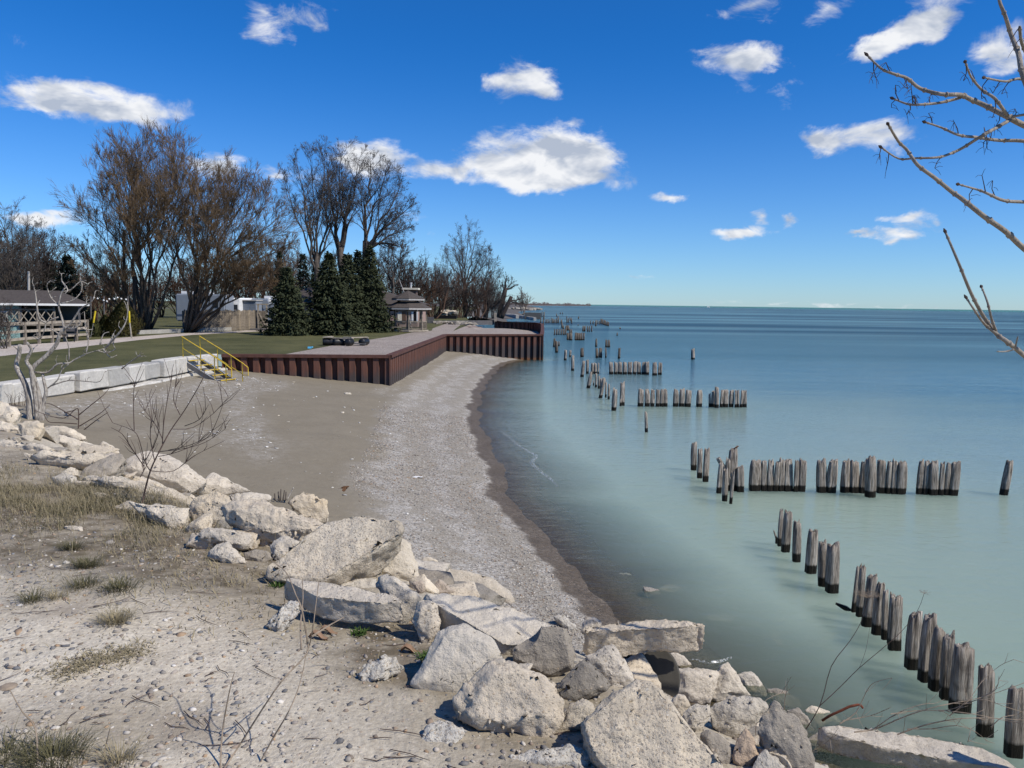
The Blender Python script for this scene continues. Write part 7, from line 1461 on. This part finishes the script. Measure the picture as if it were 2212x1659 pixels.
for (p, n, s, lb, mt) in [((715, 720), 420, .055, 'round spiky brown grass tuft on the soil', G_DRY), ((545, 370), 420, .06, 'dark green tuft below the grass patch', G_GRN), ((745, 510), 380, .07, 'low grass tuft right of its twin above the soil', G_GRN), ((520, 500), 300, .06, 'low grass tuft left of its twin above the soil', G_GRN), ((445, 260), 260, .05, 'green tuft at the lower edge of the grass patch', G_GRN), ((350, 570), 120, .035, 'tiny brown tuft on the left soil', G_DRY), ((330, 1600), 700, .09, 'grass tuft cut by the bottom edge at the left', G_GRN), ((740, 1590), 200, .04, 'small tuft at the bottom edge', G_DRY), ((20, 1560), 260, .07, 'grass tuft in the bottom left corner', G_GRN), ((200, 580), 220, .05, 'green tuft in the upper left of the patch', G_GRN)]:
    u, v = zS(p)[0]; h = hit(u, v) if v < 1655 else atz(u, v, 3.3); blades('grass_tuft', scatter(n, h.x, h.y, s * .55, s * .5), .025, .08, mt, n, lb, 'grass tuft', lean=1.5, w_=.0011, cen=(h.x, h.y))
blades('straw', scatter(900, gcx.x, gcx.y, .8, .4, -.5), .08, .24, G_DRY, 12, 'long bleached straws standing in the dry grass patch', 'straw', 'stuff', .8, .0011)
h1, h2 = hit(*zS((350, 1050))[0]), hit(*zS((880, 890))[0]); mat_pts = [(h1.x + (h2.x - h1.x) * t + rg.gauss(0, .05), h1.y + (h2.y - h1.y) * t + rg.gauss(0, .05)) for t in [rg.random() for _ in range(1500)]]
blades('straw_mat', mat_pts, .004, .024, G_DRY, 9, 'flattened straw and roots matted across the left soil', 'litter', 'stuff', 2.2)
for p, lb in [((815, 957), 'small fresh green rosette under the flat slab'), ((1225, 1100), 'green sprout beside the broad tan boulder'), ((300, 650), 'green sprout at the corner of the flat slab')]:
    u, v = z5(p)[0]; h = hit(u, v); blades('green_weed', scatter(70, h.x, h.y, .018, .018), .015, .04, G_FRESH, 5, lb, 'weed', lean=1.6, w_=.004)
# fallen twigs and dead leaves
mb = MB()
for i in range(260):
    y = 2.0 + 5 * rg.random() ** 1.4; x = rg.uniform(-.7, .5) * y
    if crest_d(x, y) > -.02: continue
    a = rg.gauss(.4, .7); l = rg.uniform(.03, .22); P = []
    for k in range(4): q = (k / 3 - .5) * l; xx, yy = x + math.cos(a) * q + rg.uniform(-.01, .01), y + math.sin(a) * q + rg.uniform(-.01, .01); P.append(Vector((xx, yy, bank_z(xx, yy) + .004 + .008 * rg.random())))
    mb.tube(P, [.0016, .0018, .0015, .0008], 4, False)
o = mb.build('fallen_twigs', MAT_STEMD, None, False, 'thin fallen twigs littering the soil', 'twigs', kind='stuff')
MAT_LEAF = plain('dead_leaf', (.22, .14, .09), .85, .15, var=.35, scale=30)
for p, lb in [((620, 950), 'curled dead leaf below the flat slab'), ((1130, 1068), 'pale curled leaf by the broad tan boulder'), ((560, 980), 'brown dead leaf beside the dark flat stone')]:
    u, v = z5(p)[0]; h = hit(u, v); mb = MB(); s = .045
    for i in range(5):
        for j in range(4): mb.v.append(h + Vector(((i / 4 - .5) * 2 * s, (j / 3 - .5) * s * (1 - abs(i / 4 - .5)), .01 + .02 * math.sin(i * 1.3) + .018 * (j / 3 - .5) ** 2 * 4)))
    mb.f = [(i * 4 + j, i * 4 + j + 1, i * 4 + j + 5, i * 4 + j + 4) for i in range(4) for j in range(3)]; mb.build('dead_leaf', MAT_LEAF, None, True, lb, 'leaf')
# ------------------------------------------------------------------ bird, paper, ripple foam, boat
bd = aty(745, 1053, 13.0); bt_ = thing('small_bird', bd, 'small brown bird flying low over the beach', 'bird'); MAT_BIRD = plain('brown_feathers', (.12, .065, .035), .9, .1, var=.4, scale=60)
mb = MB(); q = bd; mb.tube([q + Vector((-.075, 0, -.015)), q + Vector((-.055, 0, -.008)), q + Vector((-.02, 0, 0)), q + Vector((.02, 0, .005)), q + Vector((.045, 0, .014)), q + Vector((.062, 0, .017)), q + Vector((.075, 0, .013))], [.004, .012, .023, .022, .013, .013, .002], 10)
mb.add([q + Vector((-.06, -.008, -.008)), q + Vector((-.06, .008, -.008)), q + Vector((-.115, .02, -.02)), q + Vector((-.115, -.02, -.02))], [(0, 1, 2, 3)]); mb.build('body', MAT_BIRD, bt_, True)
for s in (-1, 1):
    mb = MB(); r0 = q + Vector((.015, s * .015, .01)); mb.add([r0 + Vector((.012, 0, 0)), r0 + Vector((.02, s * .05, -.035)), r0 + Vector((-.01, s * .085, -.06)), r0 + Vector((-.05, s * .06, -.045)), r0 + Vector((-.045, 0, -.005))] + [r0 + Vector((.012, 0, -.004)), r0 + Vector((.02, s * .05, -.039)), r0 + Vector((-.01, s * .085, -.063)), r0 + Vector((-.05, s * .06, -.049)), r0 + Vector((-.045, 0, -.009))], [(0, 1, 2, 3, 4), (9, 8, 7, 6, 5)] + [(i, 5 + i, 5 + (i + 1) % 5, (i + 1) % 5) for i in range(5)]); mb.build('wing', MAT_BIRD, bt_)
q = aty(1426.4 + .3552 * 462, 932.6 + .3552 * 108, atz(1583, 1061, 0).y + .1); bp = thing('perched_bird', q, 'tiny bird perched on the tallest dark pile of the corner cluster', 'bird'); mb = MB(); mb.tube([q + Vector((-.09, 0, .0)), q + Vector((-.04, 0, .03)), q + Vector((0, 0, .055)), q + Vector((.03, 0, .085)), q + Vector((.05, 0, .085)), q + Vector((.065, 0, .08))], [.006, .022, .028, .02, .015, .003], 8); mb.build('body', MAT_BIRD, bp, True)
h = hit(900, 1033); mb = MB()
for i in range(7):
    for j in range(4): mb.v.append(h + Vector(((i / 6 - .5) * .3, (j / 3 - .5) * .13 * (1 - .5 * abs(i / 6 - .3)), .015 + .03 * noise.noise(Vector((i * .9, j * 1.1, 2))) + .02)))
mb.f = [(i * 4 + j, i * 4 + j + 1, i * 4 + j + 5, i * 4 + j + 4) for i in range(6) for j in range(3)]; mb.build('white_litter', MAT_WHITE, None, True, 'crumpled scrap of white plastic on the shingle', 'litter')
for (u, v, l, a, lb) in [(738, 1058, .22, 0, ''), (870, 912, .3, .1, 'dark stick on the sand near the shingle'), (895, 985, .25, -.2, 'short brown stick at the shingle edge'), (1000, 860, .3, .4, '')]:
    if not lb: continue
    h = hit(u, v); mb = MB(); mb.tube([h + Vector((-l * .5, 0, .012)), h + Vector((0, .02, .02)), h + Vector((l * .5, -.01, .012))], [.012, .014, .008], 5); mb.build('drift_stick', MAT_STEMD, None, True, lb, 'stick')
# little breaking ripple on the shallows
def foam_line(pts, w_, name):
    P = [atz(u, v, .0) for u, v in pts]; S, _ = smoothpts(P, [1] * len(P), 8); mb = MB(); rg3 = random.Random(2)
    for i, p in enumerate(S):
        d = (S[min(i + 1, len(S) - 1)] - S[max(i - 1, 0)]).normalized(); nrm = Vector((d.y, -d.x, 0)); ww = w_ * (.4 + .6 * math.sin(math.pi * i / (len(S) - 1))) * rg3.uniform(.8, 1.2)
        for s, z in ((-1, .004), (-.35, .022), (0, .03), (.5, .016), (1.4, .004)): mb.v.append(p + nrm * s * ww + Vector((0, 0, z)))
    mb.f = [(i * 5 + k, i * 5 + k + 1, i * 5 + k + 6, i * 5 + k + 5) for i in range(len(S) - 1) for k in range(4)]
    o = mb.build(name, MAT_FOAM, None, True); o['kind'] = 'structure'; return o
mf = NM('ripple_foam', .2, .5); _w = mf.coord('World'); _n = mf.noise(_w, 26, 5, .7); mf.col((.6, .62, .6)); mf.L.new(mf.rng(_n, .47, .68), mf.b.inputs['Alpha']); MAT_FOAM = mf.m
foam_line([(1082, 932), (1100, 945), (1120, 962), (1142, 975), (1158, 985), (1150, 1000), (1168, 1018), (1190, 1035), (1206, 1052)], .06, 'ripple')
foam_line([(1494, 1425), (1530, 1432), (1560, 1428), (1580, 1422)], .02, 'ripple')
q = aty(1530, 658.2, 3000); q.z = 1.5; bo = thing('far_boat', (q.x, 3000, 0), 'tiny white boat on the horizon', 'boat'); mb = MB(); mb.prism([(q.x - 5, 2998), (q.x + 4, 2998), (q.x + 6.5, 3000), (q.x + 4, 3002), (q.x - 5, 3002)], .1, 2.0); mb.build('hull', MAT_WHITE, bo); mb = MB(); mb.box((q.x - 1, 3000, 2.8), (4, 2.6, 1.7)); mb.build('cabin', MAT_WHITE, bo)
